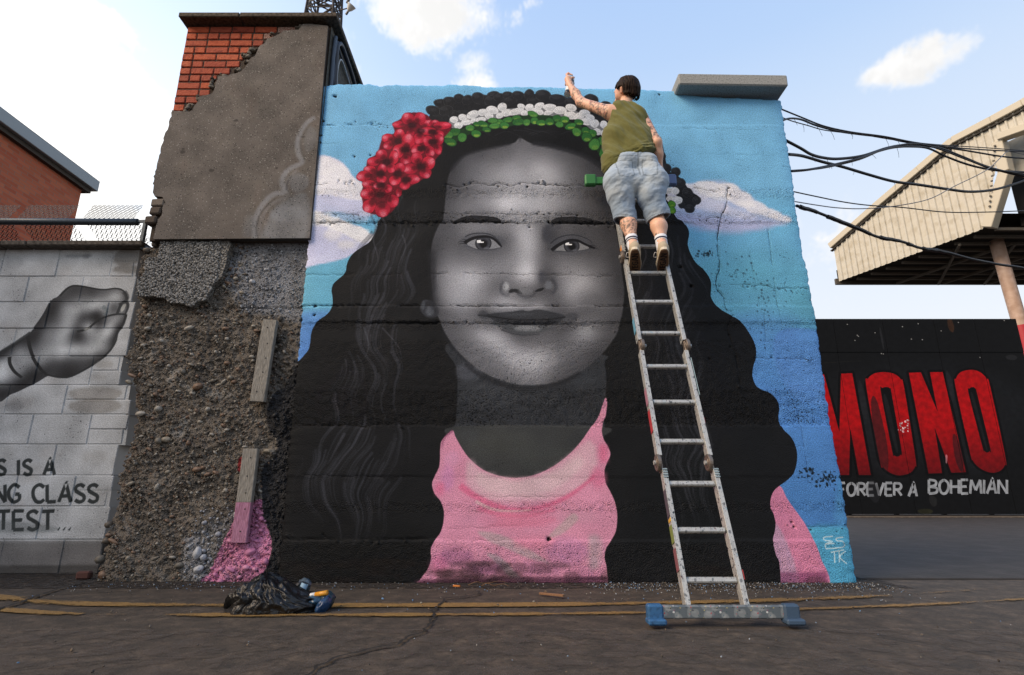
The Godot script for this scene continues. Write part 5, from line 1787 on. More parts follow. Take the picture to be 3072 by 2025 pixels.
	quad(st, Vector3(-1.815, 2.868, -4.69), Vector3(-1.815, 5.19, -4.69), Vector3(-1.815, 5.19, -7.7), Vector3(-1.815, 2.868, -7.7), Vector3.RIGHT)
	obj("side_render", st, mat("59574f", 0.9, ntex(0.03, [0.0, 1.0], ["9a948c", "ffffff"], 5, 48), 0.7, ntex(0.15, [], [], 3, 49), 0.5), pier)
	# crumbs of render and stone along the tear
	var stone := mat("8d877d", 0.9, ntex(0.08, [0.0, 1.0], ["8a847c", "ffffff"], 4, 51), 0.2)
	for c in V([-2.419,5.121,-2.593,4.941,-2.633,4.873,-2.698,4.692,-2.614,4.787,-2.84,4.626,-2.911,4.56,-2.919,4.504,-3.033,4.365,-3.121,4.274,-3.145,4.228,-2.527,4.931,-2.143,5.206,-2.662,4.854]):
		for k in 5:
			var o := obj("mortar_lump", stone_mesh(90 + rng.randi() % 4, 5, 7), stone if k else mortar, pier)
			var r := rng.randf_range(0.008, 0.026)
			o.transform = Transform3D(Basis.from_euler(Vector3(rng.randf() * 3, rng.randf() * 3, rng.randf() * 3)) * Basis.from_scale(Vector3(r * 1.5, r, r * 0.8)), Vector3(c.x + rng.randf_range(-0.03, 0.03), c.y + rng.randf_range(-0.025, 0.025), -4.715))
	for c in V([-3.255,3.235,-3.26,3.148,-3.277,3.061]):
		st = new_st()
		box(st, at(Vector3(c.x + rng.randf_range(-0.01, 0.02), c.y, -4.76), Basis.from_euler(Vector3(rng.randf_range(-0.1, 0.1), rng.randf_range(-0.2, 0.2), rng.randf_range(-0.06, 0.06)))), Vector3(rng.randf_range(0.11, 0.15), 0.076, 0.14), 0.012)
		obj("corner_stone", st, mat(["6e5a47", "86807a", "5e564f"][rng.randi() % 3], 0.95, ntex(0.06, [0.0, 0.5, 1.0], ["6a625a", "d0c8c0", "ffffff"], 5, 54), 0.2), pier)
	# the coping, two slabs with a joint
	var cop := mat("60574d", 0.9, ntex(0.03, [0.0, 0.4, 0.7, 1.0], ["5d564d", "c4b8a8", "efe6da", "ffffff"], 5, 52), 0.6, ntex(0.2, [], [], 3, 53), 0.5)
	for s in [[-3.325, -2.722], [-2.715, -1.745]]:
		st = new_st()
		box(st, at(Vector3((s[0] + s[1]) * 0.5, 5.268, -6.2)), Vector3(s[1] - s[0], 0.055, 3.17), 0.008)
		obj("coping_slab", st, cop, pier)
	# cables clipped to its side
	var paths := [V3([-1.790,5.132,-4.764,-1.790,4.882,-4.753,-1.790,4.584,-4.766,-1.790,4.515,-4.776]), V3([-1.775,4.572,-4.847,-1.775,4.636,-4.830,-1.775,4.889,-4.801,-1.775,5.040,-4.800,-1.775,5.126,-4.849,-1.775,5.167,-4.922,-1.775,5.162,-5.067,-1.775,5.152,-5.232,-1.775,5.112,-5.438]), V3([-1.780,4.617,-4.902,-1.780,4.688,-4.893,-1.780,4.813,-4.879,-1.780,4.931,-4.898,-1.780,5.011,-4.940,-1.780,5.036,-5.019,-1.780,5.015,-5.171,-1.780,4.994,-5.293]), V3([-1.785,4.575,-4.850,-1.785,4.676,-4.802,-1.785,4.884,-4.795,-1.785,5.015,-4.779,-1.785,5.103,-4.796]), V3([-1.790,5.106,-4.864,-1.790,5.080,-4.934,-1.790,5.057,-5.149,-1.790,5.050,-5.363])]
	var names := ["flat blue grey cable duct running straight up the pier side", "thick dark cable looped over on the side of the brick pier", "thin pale cable looped on the side of the brick pier", "dark blue cable beside the duct on the pier side", "slim black cable slanting inside the thick loop on the pier"]
	var rad := [0.02, 0.022, 0.007, 0.017, 0.011]
	var cm := [mat("3b4654", 0.5), mat("22242b", 0.5), mat("a8a8a6", 0.4), mat("232c3d", 0.5), mat("26262a", 0.5)]
	for i in paths.size():
		st = new_st()
		tube(st, curve3(paths[i], 5), rad[i], rad[i], 8)
		tag(obj("wall_cable", smooth(st), cm[i]), names[i], "cable", "cables clipped to the side of the brick pier")
	# small bent bracket standing on the coping
	st = new_st()
	tube(st, V3([-2.06, 5.29, -5.0, -2.06, 5.42, -5.0, -1.92, 5.405, -5.0, -1.80, 5.40, -5.0]), 0.006, 0.006, 6)
	tube(st, V3([-1.88, 5.29, -5.0, -1.88, 5.412, -5.0]), 0.008, 0.008, 6)
	tag(obj("wire_bracket", st, mat("3a3a3e", 0.5)), "thin bent wire bracket standing on the pier coping left of the floodlights", "bracket")

# ------------------------------------------------------------------ the mural
func make_mural_wall() -> void:
	rng.seed = 51
	new_canvas(4.65, 4.65, 440.0, "70b2e0")
	poly([-262,78,5758,78,4840,5175,278,5175], "78b2d8", 0.85, 6.0, 0)
	poly([-191,748,5637,748,4840,5175,278,5175], "74b0d6", 0.85, 129.0, 0)
	poly([-128,1342,5530,1342,4840,5175,278,5175], "6caed2", 0.85, 129.0, 0)
	poly([-72,1871,5435,1871,4840,5175,278,5175], "68acca", 0.85, 129.0, 0)
	poly([-32,2249,5367,2249,4840,5175,278,5175], "64a2bc", 0.85, 129.0, 0)
	poly([-6,2493,5323,2493,4840,5175,278,5175], "5a9bc8", 0.85, 129.0, 0)
	poly([16,2702,5285,2702,4840,5175,278,5175], "5a8fcc", 0.85, 129.0, 0)
	poly([53,3049,5223,3049,4840,5175,278,5175], "5587c8", 0.85, 129.0, 0)
	poly([97,3464,5148,3464,4840,5175,278,5175], "4f82be", 0.85, 129.0, 0)
	poly([139,3861,5077,3861,4840,5175,278,5175], "4a7cb6", 0.85, 129.0, 0)
	poly([179,4240,5008,4240,4840,5175,278,5175], "4678ac", 0.85, 129.0, 0)
	poly([-96,1643,1109,1643,1150,2583,-6,2493], "6cb0cc", 0.7, 86.0, 0)
	poly([-70,2433,708,2403,761,3189,12,3189], "5c88cc", 0.8, 86.0, 0)
	blob(4128,2613, 315,208, 0, "608ed0", 0.4, 143.0)
	blob(4629,2311, 262,184, 0, "5aa0b4", 0.35, 143.0)
	blob(3927,2062, 354,189, 0, "60a4b8", 0.3, 143.0)
	poly([4242,2613,4506,2568,4777,2672,4809,3189,4366,3189,4206,2906], "5c8ccc", 0.8, 29.0, 1)
	poly([4284,4191,4417,4178,4640,4178,4684,4627,4276,4627], "54a4c4", 0.85, 34.0, 0)
	poly([4616,3731,4831,3731,4747,4240,4501,4141], "5a9cc8", 0.5, 63.0, 0)
	poly([-20,884,120,877,246,884,393,962,496,1102,627,1205,728,1342,678,1511,340,1460,40,1494], "cccce6", 0.95, 23.0, 1)
	poly([-19,898,136,884,246,891,394,976,491,1109,615,1212,697,1329,514,1342,265,1291,15,1240], "e6e4ec", 0.9, 26.0, 1)
	poly([25,1342,208,1342,336,1410,615,1477,651,1560,287,1544,41,1511], "bcc4e2", 0.6, 34.0, 1)
	poly([40,1499,137,1449,209,1460,304,1511,428,1544,512,1588,604,1610,689,1676,761,1703,769,1828,563,1871,477,1919,264,1972,37,1967], "cccce8", 0.97, 20.0, 1)
	poly([40,1502,137,1453,209,1464,304,1513,428,1547,512,1591,604,1613,689,1679,746,1709,665,1763,543,1731,397,1654,251,1599,50,1594], "e9e8ea", 0.9, 23.0, 1)
	blob(359,1687, 90,54, 0, "e4e2e6", 0.7, 34.0)
	blob(487,1785, 90,44, 0, "e4e2e6", 0.7, 34.0)
	blob(613,1731, 60,44, 0, "e4e2e6", 0.7, 34.0)
	blob(302,1488, 40,22, 0, "e4e2e6", 0.7, 34.0)
	poly([58,1676,240,1698,327,1785,295,1871,81,1914], "c2c4e4", 0.5, 40.0, 1)
	poly([3330,1308,3522,1205,3805,1143,3988,1164,4103,1247,4269,1400,4412,1477,4503,1527,4465,1584,4243,1627,3908,1660,3554,1577,3349,1477], "b9bcdc", 0.8, 46.0, 1)
	blob(3610,1257, 184,82, 0.25, "dedde4", 0.85, 26.0)
	blob(3797,1226, 142,82, 0.25, "e2e1e6", 0.9, 26.0)
	blob(3965,1247, 123,82, 0.25, "e2e1e6", 0.9, 26.0)
	blob(4078,1335, 110,82, 0.25, "dfdee6", 0.9, 26.0)
	blob(4191,1417, 110,68, 0.25, "dfdee6", 0.85, 26.0)
	blob(4321,1477, 103,47, 0.25, "dddde4", 0.85, 26.0)
	blob(4421,1527, 91,33, 0.25, "dddde4", 0.8, 20.0)
	blob(3753,1376, 214,74, 0.25, "d3d2e2", 0.7, 40.0)
	blob(4017,1477, 182,47, 0.25, "cfcfe2", 0.6, 34.0)
	blob(3511,1342, 184,82, 0.25, "d6d5e2", 0.7, 34.0)
	blob(3882,1308, 104,41, 0.25, "ecebee", 0.6, 23.0)
	blob(4119,1383, 92,27, 0.25, "ecebee", 0.6, 20.0)
	blob(3707,1205, 80,34, 0.25, "ecebee", 0.5, 20.0)
	poly([3469,1494,3921,1527,4312,1551,4271,1643,3906,1683,3550,1627], "b4b0d4", 0.4, 46.0, 1)
	blob(178,997, 156,92, 0, "ecebf0", 0.5, 29.0)
	blob(339,1067, 124,84, 0, "ecebf0", 0.5, 29.0)
	blob(473,1205, 123,76, 0, "ecebf0", 0.5, 29.0)
	blob(196,1205, 185,83, 0, "ecebf0", 0.5, 29.0)
	blob(201,1488, 71,27, 0, "eeeef0", 0.5, 26.0)
	blob(346,1533, 70,24, 0, "eeeef0", 0.5, 26.0)
	blob(472,1588, 60,26, 0, "eeeef0", 0.5, 26.0)
	blob(637,1654, 50,28, 0, "eeeef0", 0.5, 26.0)
	blob(375,1632, 80,22, 0, "eeeef0", 0.5, 26.0)
	blob(581,1709, 60,26, 0, "eeeef0", 0.5, 26.0)
	poly([4000,3938,4108,3881,4157,3981,4231,4098,4280,4183,4324,4297,4353,4409,4373,4627,3919,4627], "cb7f9e", 1, 4.0, 1)
	poly([3950,4141,4062,4191,4121,4338,4154,4484,4153,4627,3893,4627], "b895ae", 0.85, 20.0, 1)
	poly([4094,4141,4232,4191,4309,4387,4327,4627,4225,4627,4167,4387], "cf829f", 0.6, 34.0, 1)
	poly([3906,4520,4393,4520,4367,4697,3885,4697], "7a3f62", 0.6, 26.0, 0)
	poly([842,1376,780,1522,752,1566,746,1632,716,1709,685,1763,628,1806,562,1860,522,1914,502,1978,497,2041,471,2083,425,2125,394,2167,386,2218,399,2280,404,2342,394,2403,355,2453,301,2493,267,2534,247,2583,238,2633,238,2692,230,2751,196,2800,145,2854,-7,2925,-385,2906,-120,4951,3983,4951,4021,4634,4035,4464,4014,4395,4004,4297,4027,4227,4040,4166,4034,4099,4014,4040,4027,3972,4055,3921,4095,3887,4163,3844,4223,3792,4259,3722,4279,3634,4272,3554,4244,3491,4196,3437,4172,3373,4174,3319,4192,3245,4165,3171,4115,3124,4053,3100,4011,3058,3996,2982,4009,2906,4039,2838,4050,2751,4035,2672,4005,2603,3965,2534,3912,2483,3849,2443,3786,2403,3734,2342,3710,2280,3716,2218,3723,2146,3704,2083,3665,2020,3611,1967,3577,1903,3553,1828,3549,1763,3567,1687,3560,1621,3515,1555,3449,1494,3368,1205,3119,712,2811,529,2336,381,1854,343,1471,455,1099,712,874,1205], "18191b", 1, 3.0, 1)
	blob(976,1999, 178,286, 0, "222225", 0.7, 200.0)
	blob(894,2613, 258,238, 0, "202022", 0.6, 200.0)
	blob(567,3189, 222,252, 0, "1b1b1e", 0.7, 200.0)
	blob(539,3861, 454,518, 0, "17181a", 0.8, 200.0)
	blob(839,4338, 519,244, 0, "131415", 0.8, 200.0)
	blob(3199,2372, 145,366, 0, "1c1d21", 0.7, 200.0)
	blob(3428,3133, 250,422, 0, "17181b", 0.7, 200.0)
	blob(3358,3989, 371,382, 0, "141618", 0.8, 200.0)
	blob(1089,1544, 121,233, 0, "202124", 0.6, 200.0)
	for q in [[110,720,1151,1205,3989,1,-329], [80,3125,3546,1676,3938,0.75,106], [34,234,1135,3328,3861,0.7,0]]:
		for i in q[0]:
			var f := rng.randf()
			strand(lerpf(q[1], q[2], rng.randf()) + q[6] * f, lerpf(q[3], q[4], f), rng.randf_range(280, 700), ["414249", "36383e", "3d3f46", "323439"][rng.randi() % 4], rng.randf_range(0.35, 0.65) * q[5], rng.randf_range(9, 26))
	stroke([2131,652,2258,621,2415,707], "4a4c52", 0.35, 5.7, 7.1, 1.4)
	stroke([2434,652,2562,621,2717,721], "4a4c52", 0.35, 5.7, 7.1, 1.4)
	stroke([1567,627,1693,621,1852,723], "4a4c52", 0.35, 5.7, 7.1, 1.4)
	stroke([2156,666,2283,621,2441,633], "4a4c52", 0.35, 5.7, 7.1, 1.4)
	stroke([1985,607,2112,621,2269,680], "4a4c52", 0.35, 5.7, 7.1, 1.4)
	stroke([2085,585,2212,621,2370,644], "4a4c52", 0.35, 5.7, 7.1, 1.4)
	stroke([1805,668,1931,621,2089,704], "4a4c52", 0.35, 5.7, 7.1, 1.4)
	stroke([761,1544,723,1731,774,1914,733,2041], "585a62", 0.4, 7.1, 17.2, 2.9)
	stroke([980,1687,1016,1806,965,1978,957,2187], "585a62", 0.4, 7.1, 17.2, 2.9)
	stroke([689,2553,748,2712,718,2829], "585a62", 0.4, 7.1, 17.2, 2.9)
	stroke([853,2563,995,2722,1039,2848], "585a62", 0.4, 7.1, 17.2, 2.9)
	poly([1478,2692,1498,2906,1514,3077,1507,3355,1488,3428,1504,3482,1577,3713,1744,4141,2181,4191,2629,3887,2749,3171,2752,2887,2671,2790], "32353a", 1, 6.0, 1)
	blob(1606,2944, 112,86, 0, "4d5058", 0.8, 57.0)
	blob(1768,3152, 241,102, 0, "44474c", 0.6, 86.0)
	blob(2101,3171, 278,93, 0, "3b3e43", 0.6, 86.0)
	blob(2569,3030, 112,76, 0, "40444a", 0.5, 72.0)
	blob(2620,3171, 102,130, 0, "303236", 0.7, 72.0)
	poly([1488,3410,2720,3412,2643,3536,2546,3713,2185,3887,1829,3800,1649,3713,1551,3554], "393b3c", 0.95, 11.0, 1)
	blob(1881,3554, 299,142, 0, "424443", 0.6, 114.0)
	blob(2277,3678, 270,106, 0, "404342", 0.6, 114.0)
	blob(2553,3518, 146,108, 0, "36383a", 0.7, 86.0)
	blob(1626,3473, 82,63, 0, "3e4143", 0.6, 57.0)
	stroke([2000,3203,2073,3197,2157,3203], "2a2b2f", 0.6, 8.6, 14.3, 5.7)
	poly([1480,3441,1400,3518,1386,3589,1387,3678,1380,3739,1347,3809,1330,3869,1352,3938,1402,3998,1431,4074,1430,4157,1410,4232,1369,4289,1339,4355,1344,4428,1321,4500,1264,4579,1226,4674,2699,4674,2703,4595,2702,4548,2697,4476,2686,4420,2698,4355,2744,4289,2782,4224,2797,4141,2798,4074,2784,3998,2752,3921,2719,3852,2714,3765,2735,3704,2767,3634,2750,3572,2716,3509,2706,3437,2727,3355,2742,3328,2761,3217,2749,3171,2719,3236,2688,3319,2639,3392,2620,3410,2534,3527,2441,3625,2340,3704,2231,3765,2115,3805,2007,3818,1900,3809,1802,3783,1712,3739,1621,3660,1556,3572,1508,3491], "cb8aa4", 1, 4.0, 1)
	poly([1621,3669,1712,3748,1811,3792,2007,3825,2231,3774,2441,3634,2598,3518,2665,3651,2586,3852,2316,3972,1963,4006,1742,3972,1607,3852], "c9a6b2", 0.8, 40.0, 1)
	poly([1695,3783,2007,3835,2321,3765,2503,3651,2537,3731,2273,3921,1963,3955,1732,3904], "ccb2b8", 0.7, 51.0, 1)
	blob(1454,3818, 54,104, 0, "c083b4", 0.5, 46.0)
	blob(1486,3669, 63,62, 0, "c892b4", 0.5, 40.0)
	blob(1395,3904, 44,52, 0, "d46c90", 0.6, 40.0)
	blob(2659,3818, 62,78, 0, "cf7394", 0.7, 46.0)
	blob(2711,3625, 40,80, 0, "d2668a", 0.6, 34.0)
	stroke([1554,3878,1698,3972,1919,4057,2139,4057,2360,3989,2541,3878,2632,3800], "cc6286", 0.7, 17.2, 51.5, 22.9)
	stroke([1681,3998,1805,4057,1963,4074,2121,4065], "d0b0b4", 0.7, 14.3, 28.6, 14.3)
	stroke([1699,4048,1875,4099,2095,4107,2315,4057], "cb6284", 0.6, 20.0, 37.2, 22.9)
	blob(2007,4141, 306,58, 0, "cf7894", 0.6, 63.0)
	blob(1700,4141, 158,50, 0, "c78aa6", 0.5, 57.0)
	blob(2489,4107, 176,50, 0, "c090a4", 0.5, 69.0)
	poly([1702,4224,1876,4248,2050,4322,2221,4428,2264,4460,2092,4420,1920,4347,1790,4298], "ad9a9f", 0.75, 26.0, 1)
	poly([1773,4387,1877,4411,2006,4532,2074,4611,1963,4564,1860,4468], "a59aa2", 0.7, 26.0, 1)
	poly([2250,4265,2383,4141,2455,4090,2488,4141,2354,4248], "a9a09c", 0.55, 29.0, 1)
	poly([2571,4265,2658,4273,2650,4468,2563,4500], "a79aa0", 0.6, 34.0, 1)
	blob(1532,4411, 138,64, 0, "8d5a80", 0.45, 51.0)
	blob(1757,4492, 154,48, 0, "94608a", 0.45, 51.0)
	blob(2177,4492, 188,48, 0, "a46c92", 0.4, 51.0)
	blob(2395,4371, 156,98, 0, "b07aa4", 0.45, 51.0)
	blob(1405,4468, 68,72, 0, "c46c94", 0.5, 51.0)
	blob(2519,4532, 128,48, 0, "ac7090", 0.4, 51.0)
	blob(2136,4306, 174,49, 0, "cc7c96", 0.5, 51.0)
	poly([1230,4579,1537,4568,1878,4557,2219,4557,2706,4552,2699,4705,1202,4705], "4d2f40", 0.8, 17.0, 0)
	stroke([1484,3441,1418,3500,1398,3581], "6d3a55", 0.5, 14.3, 22.9, 8.6)
	face_tone(PackedInt32Array([2046,712,128,1909,796,69,1752,819,-18,1596,855,-41,1493,914,-52,1412,1008,-89,1380,1136,-130,2203,796,98,2380,819,106,2536,867,-36,2690,938,-106,2821,1044,-136,2882,1182,-171,2056,879,194,1805,914,163,1598,973,102,1476,1090,20,2274,926,177,2460,962,91,2614,1032,67,2755,1136,34,1962,1032,463,2169,1020,478,2324,1055,439,1755,1055,277,1601,1113,107,1479,1205,97,2457,1113,203,2548,1159,20,2680,1228,-55,2810,1297,-24,1869,1171,410,2065,1171,461,2239,1182,362,2373,1194,223,1705,1205,243,1400,1297,-63,1553,1297,1,2473,1274,130,2574,1320,67,2705,1365,-7,2846,1399,-87,1829,1297,-46,2013,1297,148,2197,1297,174,2339,1320,183,1992,1387,632,1870,1387,630,1748,1387,326,1626,1399,176,1505,1410,114,1404,1432,83,2155,1387,535,2317,1410,306,2449,1421,207,2580,1455,79,2721,1488,35,2841,1522,-117,1992,1488,-79,2114,1488,8,2245,1499,216,1759,1466,-110,1557,1466,19,1396,1533,-75,1952,1555,199,2073,1566,97,2214,1566,137,1409,1621,62,1560,1621,313,1731,1621,328,1872,1632,156,1972,1632,93,2072,1654,342,2173,1654,269,2263,1654,-301,2394,1643,120,2534,1643,39,2675,1643,-4,2795,1654,22,2874,1676,-144,1312,1731,61,1443,1741,-5,1972,1741,-94,2092,1763,419,2192,1752,393,2271,1763,-280,1277,1850,-253,1367,1871,230,1516,1882,-11,1635,1892,158,1754,1892,-39,1873,1882,61,1962,1871,100,2081,1882,321,2180,1882,246,2269,1882,-84,2368,1903,62,2507,1903,3,2646,1903,-11,2786,1871,2,2894,1892,-118,1282,1999,-167,1381,1999,287,1518,1988,115,1656,1988,29,1794,1978,211,1913,1978,244,2011,1988,-189,2090,1988,261,2179,1988,9,2258,1999,-241,2356,1999,377,2475,1988,53,2583,1988,169,2702,1988,41,2820,1999,83,2917,2030,-134,1296,2125,-35,1394,2114,303,1521,2114,303,1619,2104,508,1737,2125,382,1835,2114,47,1913,2125,207,2001,2094,98,2095,2073,860,2168,2094,435,2237,2094,-303,2305,2094,-185,2403,2104,176,2491,2114,114,2579,2135,461,2676,2146,219,2794,2146,105,2909,2187,-146,1300,2229,-106,1397,2229,245,1524,2229,-14,1641,2229,254,1748,2239,-107,1816,2208,-192,2089,2156,79,2011,2167,-213,2177,2167,-121,2400,2229,148,2497,2249,243,2594,2249,10,2711,2260,19,2827,2270,97,2923,2290,-74,1323,2331,-44,1449,2331,467,1585,2331,351,1682,2342,58,1759,2321,104,1836,2331,408,1972,2321,349,2088,2331,-447,2205,2311,-35,2350,2321,-91,2494,2352,271,2639,2352,49,2785,2352,-10,1355,2423,-129,1471,2423,-115,1606,2423,74,1702,2433,-182,1798,2413,96,1914,2393,101,2011,2382,387,2146,2382,713,2281,2393,205,2416,2403,-105,2540,2433,-89,2666,2423,30,2781,2433,99,2877,2433,-40,1416,2514,177,1550,2514,169,1684,2524,19,1780,2544,-348,2393,2534,66,2509,2524,-98,2624,2524,26,2739,2514,22,2853,2534,-44,1438,2613,-62,1562,2623,-5,1686,2613,383,1781,2613,611,1877,2643,114,1981,2643,-287,2105,2653,127,2219,2653,26,2343,2643,15,2458,2623,-56,2564,2603,315,2620,2623,290,2716,2623,32,2801,2633,-18]) + PackedInt32Array([1536,2741,130,1650,2741,9,1763,2722,0,1877,2712,448,1972,2741,368,2067,2731,-143,2180,2731,-59,2294,2731,51,2417,2731,54,2542,2702,179,2636,2712,-138,2730,2731,-16,1633,2858,131,1764,2829,91,1896,2819,43,2010,2838,397,2123,2848,480,2226,2838,488,2339,2838,113,2462,2819,106,2576,2819,13,2670,2819,-68,1766,2934,137,1897,2925,53,2009,2934,120,2122,2934,37,2234,2934,58,2347,2925,13,2479,2915,-33,1935,3011,115,2065,3020,99,2177,3030,202,2289,3011,28,2383,2992,-22]), [2046,693,2130,742,2224,772,2329,784,2433,802,2537,831,2640,879,2742,944,2822,1020,2869,1113,2894,1251,2903,1387,2891,1522,2914,1676,2936,1839,2945,2052,2955,2208,2947,2311,2926,2433,2902,2514,2877,2603,2827,2682,2757,2770,2659,2867,2572,2934,2477,2987,2382,3028,2270,3053,2149,3063,2009,3056,1860,3015,1728,2954,1615,2877,1508,2770,1440,2682,1385,2593,1348,2503,1317,2433,1284,2311,1270,2208,1254,2052,1246,1892,1254,1763,1285,1654,1313,1588,1342,1555,1349,1477,1356,1365,1363,1251,1370,1159,1393,1055,1442,962,1523,879,1648,825,1783,790,1909,766,1993,742])
	poly([1196,2311,1170,2372,1186,2423,1232,2468,1299,2473,1336,2433,1304,2342,1245,2311], "36383e", 0.9, 11.0, 1)
	blob(1258,2413, 34,46, 0, "5c6067", 0.8, 20.0)
	blob(1198,2362, 14,46, 0, "4a4e55", 0.7, 14.0)
	blob(1246,2342, 24,30, 0, "2a2b30", 0.7, 14.0)
	stroke([1393,1044,1513,885,1658,825,1804,790,1962,754], "26272b", 0.75, 22.9, 34.3, 22.9)
	stroke([2161,748,2381,793,2588,855,2742,944,2841,1055,2886,1205], "242529", 0.8, 22.9, 45.8, 57.2)
	stroke([2046,675,2040,736], "2a2b2f", 0.6, 17.2, 22.9, 8.6)
	stroke([1244,1839,1264,2052,1282,2260,1297,2413], "25262b", 0.7, 34.3, 62.9, 45.8)
	poly([1428,1575,1507,1524,1588,1502,1709,1505,1810,1519,1846,1531,1868,1566,1710,1573,1559,1569], "212226", 0.95, 6.0, 1)
	poly([2307,1572,2356,1535,2417,1517,2538,1514,2639,1525,2739,1553,2808,1583,2616,1586,2466,1582,2324,1586], "232428", 0.95, 7.0, 1)
	blob(2288,1676, 45,93, 0, "3a3c44", 0.7, 40.0)
	blob(2354,1610, 60,33, 0, "42444c", 0.5, 29.0)
	blob(1703,1763, 190,92, 0, "4c4f57", 0.62, 46.0)
	poly([1563,1769,1612,1741,1672,1725,1752,1725,1812,1752,1872,1809,1813,1828,1714,1836,1634,1826,1584,1798], "82848a", 1, 4.0, 1)
	blob(1713,1774, 78,82, 0, "2b2c31", 0.0, 3.0)
	clip_iris([1563,1769,1612,1741,1672,1725,1752,1725,1812,1752,1872,1809,1813,1828,1714,1836,1634,1826,1584,1798], 1713, 1774, 74)
	blob(1715,1785, 30,34, 0, "141417", 0.95, 9.0)
	blob(1743,1824, 30,13, 0, "6a6d76", 0.6, 14.0)
	poly([1654,1746,1689,1741,1693,1757,1718,1759,1715,1770,1657,1770], "eef0f4", 0.97, 3.0, 0)
	stroke([1543,1769,1602,1733,1672,1713,1752,1711,1812,1736,1877,1809], "17171b", 0.95, 6.9, 34.3, 17.2)
	stroke([1549,1709,1611,1683,1711,1676,1792,1698,1847,1750,1872,1785], "292b31", 0.85, 6.3, 11.4, 5.7)
	stroke([1877,1812,1793,1834,1674,1837,1584,1801], "3a3c42", 0.8, 5.7, 8.6, 5.7)
	blob(2495,1787, 190,92, 0, "4c4f57", 0.62, 46.0)
	poly([2332,1841,2400,1793,2481,1754,2551,1754,2610,1776,2660,1819,2588,1842,2488,1852,2409,1846], "7c7e83", 1, 4.0, 1)
	blob(2505,1798, 75,80, 0, "2b2c31", 0.0, 3.0)
	clip_iris([2332,1841,2400,1793,2481,1754,2551,1754,2610,1776,2660,1819,2588,1842,2488,1852,2409,1846], 2505, 1798, 71)
	blob(2510,1804, 30,34, 0, "141417", 0.95, 9.0)
	blob(2536,1843, 30,13, 0, "6a6d76", 0.6, 14.0)
	poly([2447,1768,2482,1763,2484,1778,2510,1780,2506,1791,2448,1791], "eef0f4", 0.97, 3.0, 0)
	stroke([2325,1841,2391,1787,2481,1746,2561,1748,2630,1783,2713,1819], "17171b", 0.95, 6.9, 34.3, 17.2)
	stroke([2314,1774,2382,1722,2473,1694,2563,1696,2657,1733,2690,1769], "292b31", 0.85, 6.3, 11.4, 5.7)
	stroke([2335,1845,2429,1852,2528,1852,2658,1830], "3a3c42", 0.8, 5.7, 8.6, 5.7)
	blob(1853,1809, 16,10, 0, "8c8e94", 0.6, 9.0)
	stroke([1563,1769,1513,1752,1485,1769], "1f2024", 0.8, 4.3, 10.0, 2.3)
	stroke([1568,1779,1523,1774,1489,1785], "1f2024", 0.8, 4.3, 10.0, 2.3)
	stroke([1583,1752,1542,1736,1517,1736], "1f2024", 0.8, 4.3, 10.0, 2.3)
	stroke([2649,1796,2699,1790,2729,1806], "1f2024", 0.8, 4.3, 10.0, 2.3)
	stroke([2659,1817,2708,1817,2748,1828], "1f2024", 0.8, 4.3, 10.0, 2.3)
	stroke([1635,1866,1734,1876,1833,1866], "5a5d64", 0.4, 14.3, 11.4, 5.7)
	stroke([2399,1876,2507,1887,2597,1871], "4c4f56", 0.55, 14.3, 14.3, 5.7)
	poly([1939,2235,1960,2208,2001,2205,2038,2220,2061,2253,2025,2249,1991,2237,1962,2243], "222326", 0.9, 10.0, 1)
	poly([2169,2234,2191,2213,2226,2201,2253,2200,2235,2224,2201,2233], "1f2023", 0.95, 7.0, 1)
	stroke([2016,2249,2059,2275,2108,2284,2157,2266,2181,2234], "3e4046", 0.6, 17.2, 22.9, 17.2)
	stroke([1894,2141,1871,2193,1879,2239,1909,2265,1952,2258], "43454c", 0.6, 17.2, 20.0, 20.0)
	blob(1918,2182, 26,39, 0, "b4b8bd", 0.75, 20.0)
	stroke([2320,2114,2353,2172,2347,2224,2312,2255], "34363d", 0.6, 20.0, 28.6, 22.9)
	blob(2289,2172, 36,42, 0, "6a6e76", 0.75, 23.0)
	blob(2237,2094, 34,63, 0, "3d3f47", 0.7, 34.0)
	blob(2089,2229, 68,27, 0, "75787e", 0.5, 23.0)
	stroke([1914,2280,2011,2290,2108,2311,2254,2280], "6c6f74", 0.45, 20.0, 17.2, 14.3)
	blob(2087,2478, 375,80, 0, "4a4d53", 0.55, 46.0)
	poly([1722,2455,1818,2433,1962,2419,2059,2405,2107,2415,2194,2399,2300,2419,2429,2461,2365,2514,2250,2546,2106,2539,1962,2532,1838,2509,1780,2478], "34363b", 0.97, 10.0, 1)
	stroke([1678,2451,1760,2458,1962,2489,2106,2495,2279,2491,2433,2468], "1c1d20", 0.85, 8.6, 14.3, 10.0)
	poly([1818,2516,1962,2532,2106,2539,2250,2544,2331,2549,2249,2595,2105,2621,1991,2609,1895,2573], "4b4e53", 0.95, 9.0, 1)
	blob(2106,2567, 124,24, 0, "8d9095", 0.8, 20.0)
	blob(2010,2443, 154,14, 0, "484b51", 0.6, 17.0)
	stroke([1876,2578,1991,2618,2105,2627,2210,2618], "2e3035", 0.6, 11.4, 14.3, 8.6)
	blob(1722,2443, 44,35, 0, "34363c", 0.6, 26.0)
	blob(2491,2463, 53,35, 0, "3c3e44", 0.6, 29.0)
	blob(2602,2593, 67,45, 0, "8e9297", 0.55, 34.0)
	blob(2264,1555, 60,33, 0, "8a8d90", 0.3, 26.0)
	stroke([1568,2877,1691,2973,1860,3049,2009,3084,2148,3088,2288,3067,2420,3025,2552,2954], "232428", 0.6, 22.9, 31.5, 40.0)
	stroke([1365,2593,1441,2712,1538,2819,1653,2915], "232428", 0.55, 17.2, 22.9, 20.0)
